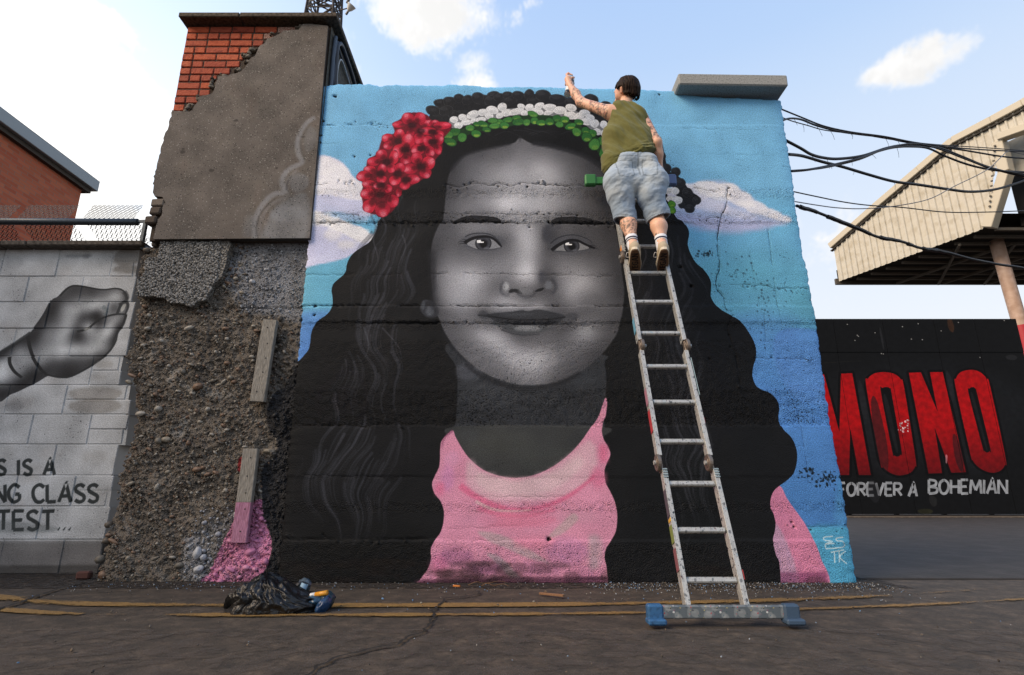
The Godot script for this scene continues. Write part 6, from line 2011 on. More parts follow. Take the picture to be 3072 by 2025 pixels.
	poly([1164,492,1223,368,1371,281,1585,237,1907,205,2285,205,2553,268,2745,293,2903,356,3132,663,3223,903,3053,950,2858,663,2652,505,2336,381,2015,381,1695,418,1483,492,1378,554,1250,517], "202124", 1, 6.0, 1)
	petals([1219,387,80,47,1280,300,59,40,1687,268,64,57,1365,287,59,58,1456,249,48,48,1542,268,66,58,1639,243,56,60,1789,211,67,48,1768,268,71,60,1843,237,54,50,1929,218,54,50,1951,281,76,44,2026,215,61,48,2136,205,52,56,2176,281,75,38,2268,215,78,60,2413,256,71,58,2536,293,54,48,2736,258,62,53,2873,316,56,35,1407,424,48,47,1470,412,38,31,1529,406,32,22,1331,381,64,50], "222326", "3d3f43")
	poly([1366,505,1482,443,1694,400,1908,368,2122,362,2336,356,2549,381,2707,455,2852,554,2890,663,2754,627,2599,492,2334,455,2015,443,1749,492,1537,554,1411,590], "8d9095", 0.8, 11.0, 1)
	petals([1458,554,40,34,1531,517,42,34,1611,498,42,30,1674,486,42,31,1748,443,48,31,1850,443,32,31,1919,412,48,37,2010,400,64,40,2218,400,54,38,2324,412,54,31,2532,443,64,37,2611,455,54,40,2666,412,48,35,2718,455,42,34,1414,486,42,39,1498,461,40,40,1594,431,54,40,1684,406,38,40,1780,381,56,40,1876,347,38,40,2090,418,34,31,2058,343,38,28,2138,356,43,38,2235,337,42,35,2331,353,54,35,2432,387,54,52,2539,356,54,40,2684,505,42,50,2758,529,42,52,2847,541,32,43,2780,621,36,34,2848,639,30,36], "cfd1d4", "e2e3e5", "b4b7bb")
	poly([1320,712,1381,639,1527,578,1696,529,1908,480,2121,443,2334,449,2546,517,2701,615,2834,736,2869,879,2807,879,2697,736,2543,627,2386,554,2121,529,1909,578,1697,615,1540,663,1436,736], "1f3a22", 0.95, 9.0, 1)
	leaves([1930,492,48,34,1696,541,48,34,1845,517,42,32,2472,492,48,37,2398,480,48,34,2169,431,48,30,2185,505,42,40,2609,517,40,34,1786,498,45,30,2015,470,44,30,1633,541,37,30,1570,584,42,30,2732,639,40,39,1729,602,42,26,1803,560,48,36,1898,554,42,40,2031,517,51,40,2110,523,37,37,2248,529,40,39,2328,517,40,40,2423,548,42,30,2528,566,53,36,2670,609,36,36,2585,627,48,46,2824,724,44,50,2678,681,47,48,2749,760,58,60,2834,849,39,59,1428,627,51,36,1366,663,50,48,1629,645,53,40,1389,736,61,42,1498,685,47,54])
	poly([3375,682,3402,874,3430,1036,3535,1116,3611,1248,3691,1318,3610,1439,3512,1404,3457,1213,3350,1054], "1e1f22", 1, 6.0, 1)
	petals([3382,874,26,41,3365,946,26,40,3408,1014,49,46,3496,1050,38,49,3527,1165,45,46,3585,1270,52,50,3521,1387,32,36,3665,1344,43,50,3592,1430,45,47], "232427", "3f4145")
	petals([3407,1248,38,37,3473,1250,34,35,3420,1334,36,36,3486,1344,40,43,3370,1103,25,28], "cfd1d4", "e2e3e5", "b4b7bb")
	blob(3432,1387, 36,39, 0, "1c3a20", 1, 4.0)
	blob(3432,1387, 33,35, 0, "4e8a2e", 1, 6.0)
	blob(3435,1403, 18,14, 0, "86a83a", 0.6, 11.0)
	blob(3431,1447, 36,38, 0, "1c3a20", 1, 4.0)
	blob(3431,1447, 32,35, 0, "4e8a2e", 1, 6.0)
	blob(3434,1463, 19,14, 0, "86a83a", 0.6, 11.0)
	poly([918,468,1011,406,1151,431,1207,492,1378,529,1385,602,1315,712,1313,831,1239,950,1207,1067,1098,1165,988,1228,944,1274,915,1399,849,1488,768,1499,644,1455,587,1297,595,1182,543,1102,604,1020,624,926,703,855,750,675,853,639,837,541], "6a1524", 1, 9.0, 1)
	red_petals([890,541,58,36,1155,529,64,39,1229,523,48,31,1304,554,80,42,1169,615,74,42,972,474,58,62,1086,468,54,60,901,645,48,48,1006,645,37,36,1276,651,42,42,793,693,52,46,803,772,44,42,1088,699,53,54,984,736,63,84,1283,712,37,54,1173,724,42,54,1083,819,58,54,1199,843,42,60,1276,819,32,48,905,831,52,72,746,873,50,54,677,944,57,45,862,903,42,71,978,926,50,45,1076,908,52,56,1188,962,58,70,760,1020,40,47,848,1014,40,47,647,1032,52,41,1024,1020,67,53,925,1008,47,46,594,1102,60,52,1166,1067,52,52,761,1131,44,40,886,1142,52,48,1050,1131,62,48,981,1194,46,40,646,1182,56,40,735,1200,41,34,829,1228,33,40,642,1280,60,54,928,1268,26,40,877,1354,51,62,666,1404,56,65,790,1444,66,68],[895,730,747,1073,755,1194,761,1291,967,819,1221,736,1121,997,797,950,908,1073,1212,627,1018,554,1105,615,1113,807,988,1136])
	stroke([4478,4262,4410,4269,4406,4290,4465,4300,4410,4318,4405,4353], "c4d4d8", 0.8, 2.9, 9.7, 9.7)
	stroke([4559,4269,4506,4276,4503,4294,4547,4300,4548,4339,4405,4353], "c4d4d8", 0.8, 2.9, 9.7, 9.7)
	stroke([4405,4318,4478,4314], "c4d4d8", 0.8, 2.9, 9.7, 9.7)
	stroke([4438,4379,4545,4360], "c4d4d8", 0.8, 2.9, 9.7, 9.7)
	stroke([4468,4379,4457,4454], "c4d4d8", 0.8, 2.9, 9.7, 9.7)
	stroke([4507,4367,4494,4451], "c4d4d8", 0.8, 2.9, 9.7, 9.7)
	stroke([4558,4370,4504,4412,4552,4462], "c4d4d8", 0.8, 2.9, 9.7, 9.7)
	seam([-54,544,837,548], 4.6, 0.7)
	seam([-65,748,1069,755], 2.9, 0.35)
	seam([23,1164,195,1188,346,1154,502,1178], 7.1, 0.75)
	seam([53,1477,586,1494], 5.7, 0.5)
	seam([17,1567,773,1570], 7.4, 0.85)
	seam([773,1570,1257,1570,1619,1567,1922,1570,2163,1584,2466,1577,3009,1584], 8.0, 0.9)
	seam([1253,1477,1678,1480,2164,1494,2650,1494], 5.1, 0.55)
	seam([1350,1178,1490,1205,1643,1164,1751,1192,1859,1168,1967,1205,2075,1164,2229,1181,2414,1195,2660,1205], 5.1, 0.75)
	seam([1338,1274,1860,1281,2473,1295], 4.6, 0.4)
	seam([81,2068,686,2075,1274,2062,2011,2068,2894,2094], 4.6, 0.5)
	seam([110,2360,995,2363,1866,2366,2996,2369], 7.4, 0.95)
	seam([284,2511,716,2515,1090,2518,1377,2518], 9.7, 0.95)
	seam([1377,2518,1867,2530,2441,2536,2871,2568], 5.7, 0.6)
	seam([117,3399,501,3402,1186,3402], 8.6, 0.85)
	seam([1488,3407,2145,3410,2556,3410,3240,3415], 4.0, 0.4)
	seam([132,3796,669,3809,1285,3814], 4.0, 0.4)
	seam([1662,3961,2405,3964], 4.0, 0.35)
	seam([2350,4058,2824,4073], 5.1, 0.5)
	seam([159,4289,1330,4285], 6.3, 0.55)
	seam([1434,4289,2267,4294,2657,4302], 4.3, 0.45)
	seam([1457,4210,2190,4171], 2.9, 0.3)
	seam([3969,1205,3927,1410,3879,1494,3831,1676,3811,1823,3815,1999,3775,2109,3766,2203,3817,2280,3828,2403,3901,2457], 7.4, 0.85)
	seam([3887,2448,3823,2568,3839,2643,3858,2731,3883,2906,3880,3189], 6.3, 0.6)
	seam([3468,1511,3680,1514,3877,1517], 5.7, 0.6)
	seam([3645,1212,3826,1247,3942,1257], 5.1, 0.65)
	seam([3887,2162,4034,2166,4208,2181,4293,2200,4587,2194], 5.1, 0.7)
	seam([4286,1643,4282,1806,4279,2311,4293,2553], 4.3, 0.5)
	seam([4149,2433,4146,2702], 10.0, 0.28)
	seam([4095,1741,4095,1871,4135,2553], 2.9, 0.3)
	seam([4032,2828,4413,2836,4583,2833], 5.1, 0.6)
	seam([4271,3281,4601,3284], 4.0, 0.5)
	seam([4340,3281,4347,3731,4332,3938], 4.6, 0.4)
	seam([4044,3564,4586,3572], 2.9, 0.3)
	seam([4076,4183,4285,4186,4652,4186], 4.6, 0.6)
	seam([4503,997,4657,1007], 2.9, 0.4)
	seam([3602,584,4520,610], 3.4, 0.5)
	seam([3612,855,4673,891], 2.9, 0.3)
	seam([3013,1511,4374,1544], 2.9, 0.25)
	mural_grime()
	for hl in [[1.496,2.601,0.016],[1.573,2.419,0.015],[-1.716,4.377,0.02],[-1.812,4.108,0.012],[-1.816,3.943,0.014],[-1.816,3.87,0.008],[-1.477,3.709,0.012],[-1.334,3.727,0.008],[-1.763,4.063,0.008],[0.292,0.318,0.02],[1.437,4.408,0.01],[1.193,3.056,0.01],[-1.711,2.234,0.016],[-1.715,2.152,0.012],[1.68,1.767,0.01],[0.33,3.04,0.014],[0.139,3.391,0.012]]:
		var c := Vector2((hl[0] + 1.97) * cs, (4.6 - hl[1]) * cs)
		for k in 4:
			var o: Vector2 = Vector2(rng.randf_range(-1, 1), rng.randf_range(-0.7, 0.7)) * hl[2] * cs * 0.7
			var r: float = hl[2] * cs * rng.randf_range(0.35, 0.8)
			brush(cv, ring(c + o, r, r * 0.7, 0.0), Color(0.07, 0.07, 0.075, 0.85), 2.0)
			brush(hv, ring(c + o, r, r * 0.7, 0.0), Color(0.0, 0, 0, 0.9), 3.0)
	var rough := [[3.374,3.278,1.3], [3.136,3.016,1.6], [2.113,2.017,1.3], [1.501,1.198,2.6], [0.598,0.522,1.4], [0.286,-0.027,1.3], [1.928,1.501,1.2], [2.554,2.506,0.6]]
	var h := cv.get_height()
	var rows := PackedFloat32Array()
	rows.resize(h)
	for y in h:
		var wy := 4.6 - y / cs
		var a := 0.42
		for b in rough:
			if wy < b[0] + 0.03 and wy > b[1] - 0.03:
				a = maxf(a, b[2] * minf(1.0, minf(b[0] + 0.03 - wy, wy - b[1] + 0.03) / 0.04))
		rows[y] = a
	# the relief at the size of the wall's mesh, before the grain goes in
	var big := hv.duplicate() as Image
	big.shrink_x2()
	big.shrink_x2()
	var bw := big.get_width()
	var bh := big.get_height()
	weather_canvas(0.21, 1.0, 0.21, 1.9, 55, rows)
	var m := painted(0.7, 0.6)
	m.metallic_specular = 0.24
	var lifts := [[4.052,0.004], [3.030,-0.006], [2.234,0.007], [2.082,-0.008], [1.198,0.014], [0.791,-0.003], [0.311,0.006]]
	var top := V([-1.856,4.499,-1.744,4.522,-1.386,4.522,-1.287,4.499,-1.207,4.515,-0.67,4.511,-0.622,4.522,-0.312,4.507,-0.296,4.491,0.37,4.491,0.727,4.476,1.635,4.453,1.824,4.389,2.593,4.336])
	var right := V([2.607,3.627,2.599,3.395,2.597,3.28,2.6,3.168,2.606,3.056,2.602,2.99,2.607,2.902,2.601,2.837,2.609,2.772,2.628,2.644,2.619,2.548,2.626,2.475,2.623,2.382,2.631,2.269,2.637,2.137,2.639,2.027,2.631,1.947,2.632,1.869,2.63,1.771,2.627,1.733,2.634,1.637,2.623,1.533,2.636,1.411,2.623,1.355,2.628,1.281,2.623,1.208,2.63,1.136,2.63,1.028,2.636,0.922,2.643,0.817,2.649,0.713,2.646,0.636,2.646,0.51,2.642,0.443,2.642,0.409,2.641,0.237,2.64,0.056])
	var n1 := noise(0.9, FastNoiseLite.TYPE_SIMPLEX_SMOOTH, 3, 56)
	var n2 := noise(13.0, FastNoiseLite.TYPE_SIMPLEX_SMOOTH, 3, 57)
	var ne := noise(14.0, FastNoiseLite.TYPE_SIMPLEX_SMOOTH, 4, 58)
	var disp := func(x: float, y: float) -> float:
		var z := n1.get_noise_2d(x, y) * 0.012
		var a := 0.25
		for b in rough:
			if y < b[0] and y > b[1]:
				a = b[2]
		z += n2.get_noise_2d(x, y) * 0.0036 * a
		for l in lifts:
			if y < l[0]:
				z += l[1]
		var ix := clampi(int((x + 1.97) * cs * 0.25), 0, bw - 1)
		var iy := clampi(int((4.6 - y) * cs * 0.25), 0, bh - 1)
		z -= (0.5 - big.get_pixel(ix, iy).r) * 0.05
		return z
	var pos := func(s: float, t: float) -> Vector3:
		var xl := lerpf(-1.80, -1.86, t) + ne.get_noise_1d(t * 4.5) * 0.018
		var y := t * 4.5
		var xr := pt(right, y, true) + ne.get_noise_1d(t * 4.5 + 40.0) * 0.012
		var x := lerpf(xl, xr, s)
		var yt := pt(top, x, false) + ne.get_noise_1d(x + 90.0) * 0.010
		y = t * yt
		var edge := minf(minf(s * 60.0, (1.0 - s) * 60.0), (1.0 - t) * 60.0)
		return Vector3(x, y, -4.7 + disp.call(x, y) - 0.02 * exp(-edge * 1.2))
	var wall := thing("mural_wall", "concrete wall painted with a huge grey portrait of a girl wearing a flower crown", "mural", "", Vector3.ZERO)
	obj("painted_face", relief(400, 400, pos, func(q: Vector3) -> Vector2: return Vector2((q.x + 1.97) / 4.65, (4.6 - q.y) / 4.65), -5.3), m, wall)
	# concrete block lying on the wall's right end
	var st := new_st()
	box(st, at(Vector3(2.10, 4.453, -4.72), Basis(Vector3.BACK, -0.018)), Vector3(1.035, 0.125, 0.32), 0.012)
	var conc := mat("a0a19f", 0.9, ntex(0.05, [0.0, 0.4, 1.0], ["9a9a98", "e6e6e4", "ffffff"], 4, 59), 0.5, ntex(0.16, [], [], 3, 60), 0.3)
	tag(obj("coping_block", st, conc), "grey concrete block lying on top of the mural wall at its right end", "concrete block")

func mural_grime() -> void:
	# soot in the sheltered places, scuffs of earlier paint, runs under the cracks
	for i in 40:
		blob(rng.randf_range(200, 4500), 4600 - rng.randf_range(0, 160), rng.randf_range(40, 200), rng.randf_range(15, 50), 0, "1f1a18", 0.3, 25)
	for q in [[2295, 985, 26, 120, 0.28], [2330, 1000, 20, 90, 0.22], [2230, 900, 80, 20, 0.2], [2440, 1470, 30, 14, 0.4], [2395, 1465, 20, 18, 0.45], [2440, 1490, 34, 22, 0.5], [2150, 840, 40, 12, 0.4], [2410, 960, 60, 40, 0.2]]:
		var x: float = (q[0] - 1536.0) * 2.78 + 1970.0
		var y: float = (q[1] - 253.0) * 3.05 + 90.0
		for k in 26:
			blob(x + rng.randfn(0, q[2] * 2.0), y + rng.randfn(0, q[3] * 1.6), rng.randf_range(3, 12), rng.randf_range(3, 14), 0, "12181c", q[4] * 1.5, 3)

# ------------------------------------------------------------------ cables in the air
func make_cables() -> void:
	var list := [
		[0.0080, 0, V3([2.641,4.329,-4.820,2.948,4.340,-4.980,3.260,4.355,-5.140,3.642,4.397,-5.300,4.100,4.455,-5.460,4.553,4.489,-5.620,5.123,4.530,-5.780,5.663,4.603,-5.940,6.253,4.685,-6.100,6.809,4.766,-6.260,7.546,4.854,-6.420])],
		[0.0100, 0, V3([2.639,4.179,-4.820,2.794,4.310,-4.953,2.991,4.398,-5.087,3.222,4.423,-5.220,3.533,4.445,-5.353,3.878,4.496,-5.487,4.218,4.555,-5.620,4.525,4.591,-5.753,4.941,4.625,-5.887,5.431,4.656,-6.020,6.054,4.649,-6.153,6.605,4.706,-6.287,7.306,4.771,-6.420])],
		[0.0055, 0, V3([2.637,4.232,-4.820,2.849,4.313,-4.998,3.105,4.391,-5.176,3.406,4.455,-5.353,3.910,4.527,-5.531,4.415,4.579,-5.709,5.025,4.641,-5.887,5.788,4.714,-6.064,6.583,4.779,-6.242,7.329,4.858,-6.420])],
		[0.0150, 0, V3([2.654,3.969,-4.820,2.857,3.955,-4.934,3.017,3.963,-5.049,3.202,3.998,-5.163,3.432,4.057,-5.277,3.768,4.166,-5.391,4.127,4.336,-5.506,4.411,4.452,-5.620,4.698,4.533,-5.734,5.022,4.565,-5.849,5.361,4.526,-5.963,5.742,4.460,-6.077,6.265,4.402,-6.191,6.756,4.388,-6.306,7.421,4.396,-6.420])],
		[0.0150, 0, V3([2.659,3.813,-4.820,2.873,3.881,-4.953,3.148,3.900,-5.087,3.434,3.924,-5.220,3.777,3.916,-5.353,4.134,3.914,-5.487,4.509,3.951,-5.620,4.913,3.976,-5.753,5.295,4.019,-5.887,5.723,4.129,-6.020,6.212,4.321,-6.153,6.741,4.567,-6.287,7.480,4.770,-6.420])],
		[0.0120, 0, V3([2.665,3.629,-4.820,2.914,3.723,-4.943,3.251,3.857,-5.066,3.624,4.015,-5.189,3.884,4.166,-5.312,4.169,4.300,-5.435,4.455,4.393,-5.558,4.743,4.454,-5.682,5.041,4.423,-5.805,5.405,4.389,-5.928,5.809,4.397,-6.051,6.261,4.450,-6.174,6.779,4.513,-6.297,7.471,4.580,-6.420])],
		[0.0090, 0, V3([2.665,3.634,-4.820,3.004,3.739,-4.953,3.316,3.870,-5.087,3.644,4.024,-5.220,3.972,4.214,-5.353,4.308,4.371,-5.487,4.606,4.467,-5.620,4.956,4.479,-5.753,5.343,4.436,-5.887,5.744,4.401,-6.020,6.233,4.409,-6.153,6.747,4.424,-6.287,7.438,4.456,-6.420])],
		[0.0060, 0, V3([2.664,3.411,-4.820,2.988,3.457,-4.998,3.343,3.499,-5.176,3.718,3.557,-5.353,4.203,3.627,-5.531,4.799,3.666,-5.709,5.434,3.760,-5.887,6.028,3.869,-6.064,6.592,3.969,-6.242,7.332,4.068,-6.420])],
		[0.0050, 1, V3([2.660,3.308,-4.820,2.948,3.341,-4.953,3.225,3.385,-5.087,3.550,3.447,-5.220,3.964,3.544,-5.353,4.460,3.700,-5.487,4.880,3.930,-5.620,5.407,4.214,-5.753,5.752,4.476,-5.887,5.980,4.633,-6.020,6.299,4.685,-6.153,6.820,4.711,-6.287,7.519,4.754,-6.420])],
		[0.0140, 2, V3([2.670,3.264,-4.820,2.906,3.278,-4.953,3.204,3.247,-5.087,3.512,3.211,-5.220,3.746,3.200,-5.353,4.097,3.205,-5.487,4.366,3.197,-5.620,4.739,3.207,-5.753,5.117,3.184,-5.887,5.510,3.179,-6.020,5.942,3.181,-6.153,6.423,3.139,-6.287,7.074,3.122,-6.420])]]
	var black := mat("141416", 0.5)
	var grey := mat("6f7074", 0.5)
	var labels := ["topmost black cable sagging gently from under the concrete block to the stand", "second cable from the top, kinked upward where it leaves the wall", "thin wire twisted along beneath the two topmost cables", "thick black cable that dips and then humps in the middle of the bundle", "thick black cable sagging lowest of the middle bundle, crossing the others", "heavy cable rising from the wall to the hump of the bundle", "slimmer cable wound along the rising heavy cable", "thin black wire running almost level below the bundle", "thin grey wire that dips and then climbs steeply at right", "lowest cable, thick with frayed black wrapping, falling across the stand roof"]
	for i in list.size():
		var c: Array = list[i]
		var p := curve3(c[2], 7)
		var st := new_st()
		var root := thing("overhead_cable", labels[i], "cable", "cables strung from the mural wall to the right")
		tube(st, p, c[0], c[0], 8)
		obj("cable", smooth(st), grey if c[1] == 1 else black, root)
		if c[1] == 2:
			# torn wrapping in lengths
			var n := noise(3.0, FastNoiseLite.TYPE_SIMPLEX, 2, 81)
			for s in [[2, 9], [11, 26], [29, 35], [37, 40], [43, 50]]:
				st = new_st()
				var q := PackedVector3Array()
				for k in range(s[0], s[1]):
					q.append(p[k] + Vector3(0, n.get_noise_1d(k) * 0.006, 0))
				tube(st, q, c[0] * 1.55, c[0] * 1.25, 7)
				obj("frayed_wrapping", st, black, root)
		elif i < 6:
			for k in [8 + i * 2, 20 + i, 31 + i]:
				if k < p.size() - 1:
					st = new_st()
					var d := Vector3(rng.randf_range(-0.02, 0.05), rng.randf_range(-0.14, -0.05), 0)
					tube(st, PackedVector3Array([p[k], p[k] + d * 0.5 + Vector3(0.006, 0, 0), p[k] + d]), 0.0022, 0.0015, 5)
					obj("cable_tie", st, black, root)

# ------------------------------------------------------------------ ladder
func splatter(base: String, cols: Array, s: int, count: int) -> ImageTexture:
	rng.seed = s
	new_canvas(0.5, 0.5, 1024.0, base)
	for i in 30:
		blob(rng.randf() * 500, rng.randf() * 500, rng.randf_range(10, 60), rng.randf_range(10, 60), 0, ["9a9da0", "b4b4b2", "8a8c8f"][rng.randi() % 3], 0.35, 12)
	for i in count:
		var r := rng.randf_range(1.2, 6.0)
		if rng.randf() < 0.12:
			r *= 2.6
		blob(rng.randf() * 500, rng.randf() * 500, r, r * rng.randf_range(0.5, 1.9), rng.randf() * 3, cols[rng.randi() % cols.size()], 0.9, 0.6)
	cv.convert(Image.FORMAT_RGB8)
	return ImageTexture.create_from_image(cv)

func make_ladder() -> void:
	var up := Vector3(0, 3.33, -1.36).normalized()
	var out := Vector3(0, -up.z, up.y)
	var foot := Vector3(1.075, 0.03, -3.22)
	var root := thing("ladder", "paint-spattered aluminium folding ladder leaning on the mural wall", "ladder", "", Vector3(1.075, 0.0, -3.22))
	var base := foot - root.position
	var al := mat("f0f0ee", 0.42, null, 1.0, null, 0.0, 0.25)
	al.albedo_texture = splatter("b6b7b6", ["1c1d22", "23242a", "2b2d33", "3a3d44", "1c2c33", "4a1d24", "88a0ac", "2b2430", "26343b"], 61, 260)
	al.uv1_triplanar = true
	al.uv1_world_triplanar = true
	al.uv1_scale = Vector3.ONE / 0.24
	var sp := al.duplicate() as StandardMaterial3D
	sp.metallic = 0.0
	sp.roughness = 0.6
	sp.albedo_texture = splatter("565f66", ["b02a36", "2d5f80", "1f4a4a", "c0b070", "3a3f45", "26282c", "7f4a66", "d0d0d0"], 62, 150)
	var P := func(x: float, s: float, o: float) -> Vector3: return base + Vector3(x - 1.075, 0, 0) + up * s + out * o
	var bas := Basis(Vector3.RIGHT, up, out)
	# rails, four lengths a side
	for side in 2:
		for k in 4:
			var s0: float = [0.02, 0.915, 1.80, 2.69][k]
			var s1: float = [0.83, 1.71, 2.60, 3.60][k]
			var x: float = ([0.917, 0.903, 0.903, 0.897] if side == 0 else [1.222, 1.212, 1.218, 1.222])[k]
			var st := new_st()
			# a channel: web and two flanges
			box(st, Transform3D(bas, P.call(x - 0.011, (s0 + s1) * 0.5, 0.0)), Vector3(0.006, s1 - s0, 0.062), 0.001)
			box(st, Transform3D(bas, P.call(x + 0.003, (s0 + s1) * 0.5, 0.027)), Vector3(0.022, s1 - s0, 0.006), 0.001)
			box(st, Transform3D(bas, P.call(x + 0.003, (s0 + s1) * 0.5, -0.027)), Vector3(0.022, s1 - s0, 0.006), 0.001)
			box(st, Transform3D(bas, P.call(x + 0.012, (s0 + s1) * 0.5, 0.0)), Vector3(0.004, s1 - s0, 0.048), 0.001)
			obj("rail", st, al, root)
	for s in [0.196, 0.465, 0.742, 1.02, 1.305, 1.589, 1.878, 2.176, 2.475, 2.774, 3.085, 3.36]:
		var st := new_st()
		box(st, Transform3D(bas, P.call(1.063, s, 0.0)), Vector3(0.29, 0.030, 0.032), 0.006)
		obj("rung", st, al, root)
	var dark := mat("7a6f66", 0.45, null, 1.0, null, 0.0, 0.7)
	var grip := mat("7f9097", 0.6)
	# pairs of locking hinges
	for k in 3:
		var s: float = [0.872, 1.757, 2.643][k]
		for side in 2:
			var x: float = ([0.903, 0.905, 0.895] if side == 0 else [1.212, 1.222, 1.225])[k]
			var h := obj("hinge", smooth_disc(Transform3D(Basis(Vector3.BACK, PI / 2), P.call(x + (-0.016 if k != 1 else 0.006), s, 0.012)), 0.052, 0.014), dark, root)
			var st := new_st()
			box(st, Transform3D(bas, P.call(x, s, 0.0)), Vector3(0.02, 0.12, 0.045), 0.006)
			obj("hinge_plate", st, dark, h)
			st = new_st()
			lathe(st, Transform3D(Basis(Vector3.BACK, PI / 2), P.call(x + (-0.033 if k != 1 else 0.03), s, 0.012)), [[0.0, 0.008], [0.014, 0.008], [0.014, -0.008], [0.0, -0.008]], 12)
			obj("hinge_pin", st, al, h)
			if k == 0:
				for r in 4:
					st = new_st()
					box(st, Transform3D(bas, P.call(x + 0.014, s - 0.05 - r * 0.016, 0.03)), Vector3(0.03, 0.009, 0.012), 0.002)
					obj("hinge_grip", st, grip, h)
	# patches of colour and worn stickers on the rails
	for q in [[0.886, 1.16, 0.16, "a03038"], [0.886, 1.34, 0.12, "9a6a7c"], [0.884, 1.94, 0.13, "5d93ad"], [0.882, 2.73, 0.07, "c47a2c"], [0.900, 0.44, 0.10, "6d7a3a"], [0.902, 0.52, 0.02, "c99a30"], [0.900, 0.30, 0.12, "7a4a50"], [0.9, 0.62, 0.16, "46404a"]]:
		var st := new_st()
		box(st, Transform3D(bas, P.call(q[0], q[1], 0.004)), Vector3(0.003, q[2], 0.048), 0.0005)
		obj("paint_patch", st, mat(q[3], 0.6), root)
	for q in [[1.243, 0.22, 0.05, "a8383a"], [1.228, 1.16, 0.045, "a83a3c"], [1.235, 1.5, 0.3, "8fa3a8"], [1.235, 0.55, 0.4, "54747c"]]:
		var st := new_st()
		box(st, Transform3D(bas, P.call(q[0], q[1], 0.0)), Vector3(0.004, q[2], 0.05), 0.0005)
		obj("paint_patch", st, mat(q[3], 0.6), root)
	# stabiliser bars: at the foot, and the one at the top against the wall
	var st2 := new_st()
	box(st2, at(P.call(1.085, 0.035, 0.03)), Vector3(0.76, 0.062, 0.036), 0.005)
	obj("stabiliser_bar", st2, sp, root)
	var blue := mat("2e5d86", 0.55)
	blue.albedo_texture = ntex(0.02, [0.0, 0.5, 1.0], ["7f8f98", "e0e8f0", "ffffff"], 5, 63)
	blue.uv1_triplanar = true
	blue.uv1_scale = Vector3.ONE / 0.3
	var slate := mat("33475c", 0.6)
	for s in [[0.735, blue], [1.435, slate]]:
		st2 = new_st()
		box(st2, at(P.call(s[0], 0.03, 0.032)), Vector3(0.082, 0.085, 0.055), 0.01)
		box(st2, at(P.call(s[0], -0.012, 0.04)), Vector3(0.095, 0.03, 0.08), 0.008)
		obj("rubber_foot", st2, s[1], root)
	var green := mat("357a42", 0.5)
	st2 = new_st()
	box(st2, at(P.call(0.86, 3.60, 0.02)), Vector3(0.40, 0.068, 0.036), 0.004)
	obj("stabiliser_bar", st2, green, root)
	st2 = new_st()
	box(st2, at(P.call(1.26, 3.60, 0.02)), Vector3(0.38, 0.068, 0.036), 0.004)
	obj("stabiliser_bar", st2, mat("8b7f94", 0.55), root)
	for s in [[0.705, green], [1.425, mat("4a5f8a", 0.55)]]:
		st2 = new_st()
		box(st2, at(P.call(s[0], 3.605, 0.022)), Vector3(0.10, 0.105, 0.06), 0.01)
		obj("rubber_foot", st2, s[1], root)

func smooth_disc(xf: Transform3D, r: float, h: float) -> SurfaceTool:
	var st := new_st()
	st.set_smooth_group(-1)
	lathe(st, xf, [[0.0, h], [r * 0.55, h], [r * 0.6, h * 0.8], [r * 0.9, h * 0.8], [r, h * 0.5], [r, -h * 0.5], [r * 0.9, -h], [0.0, -h]], 22)
	return st

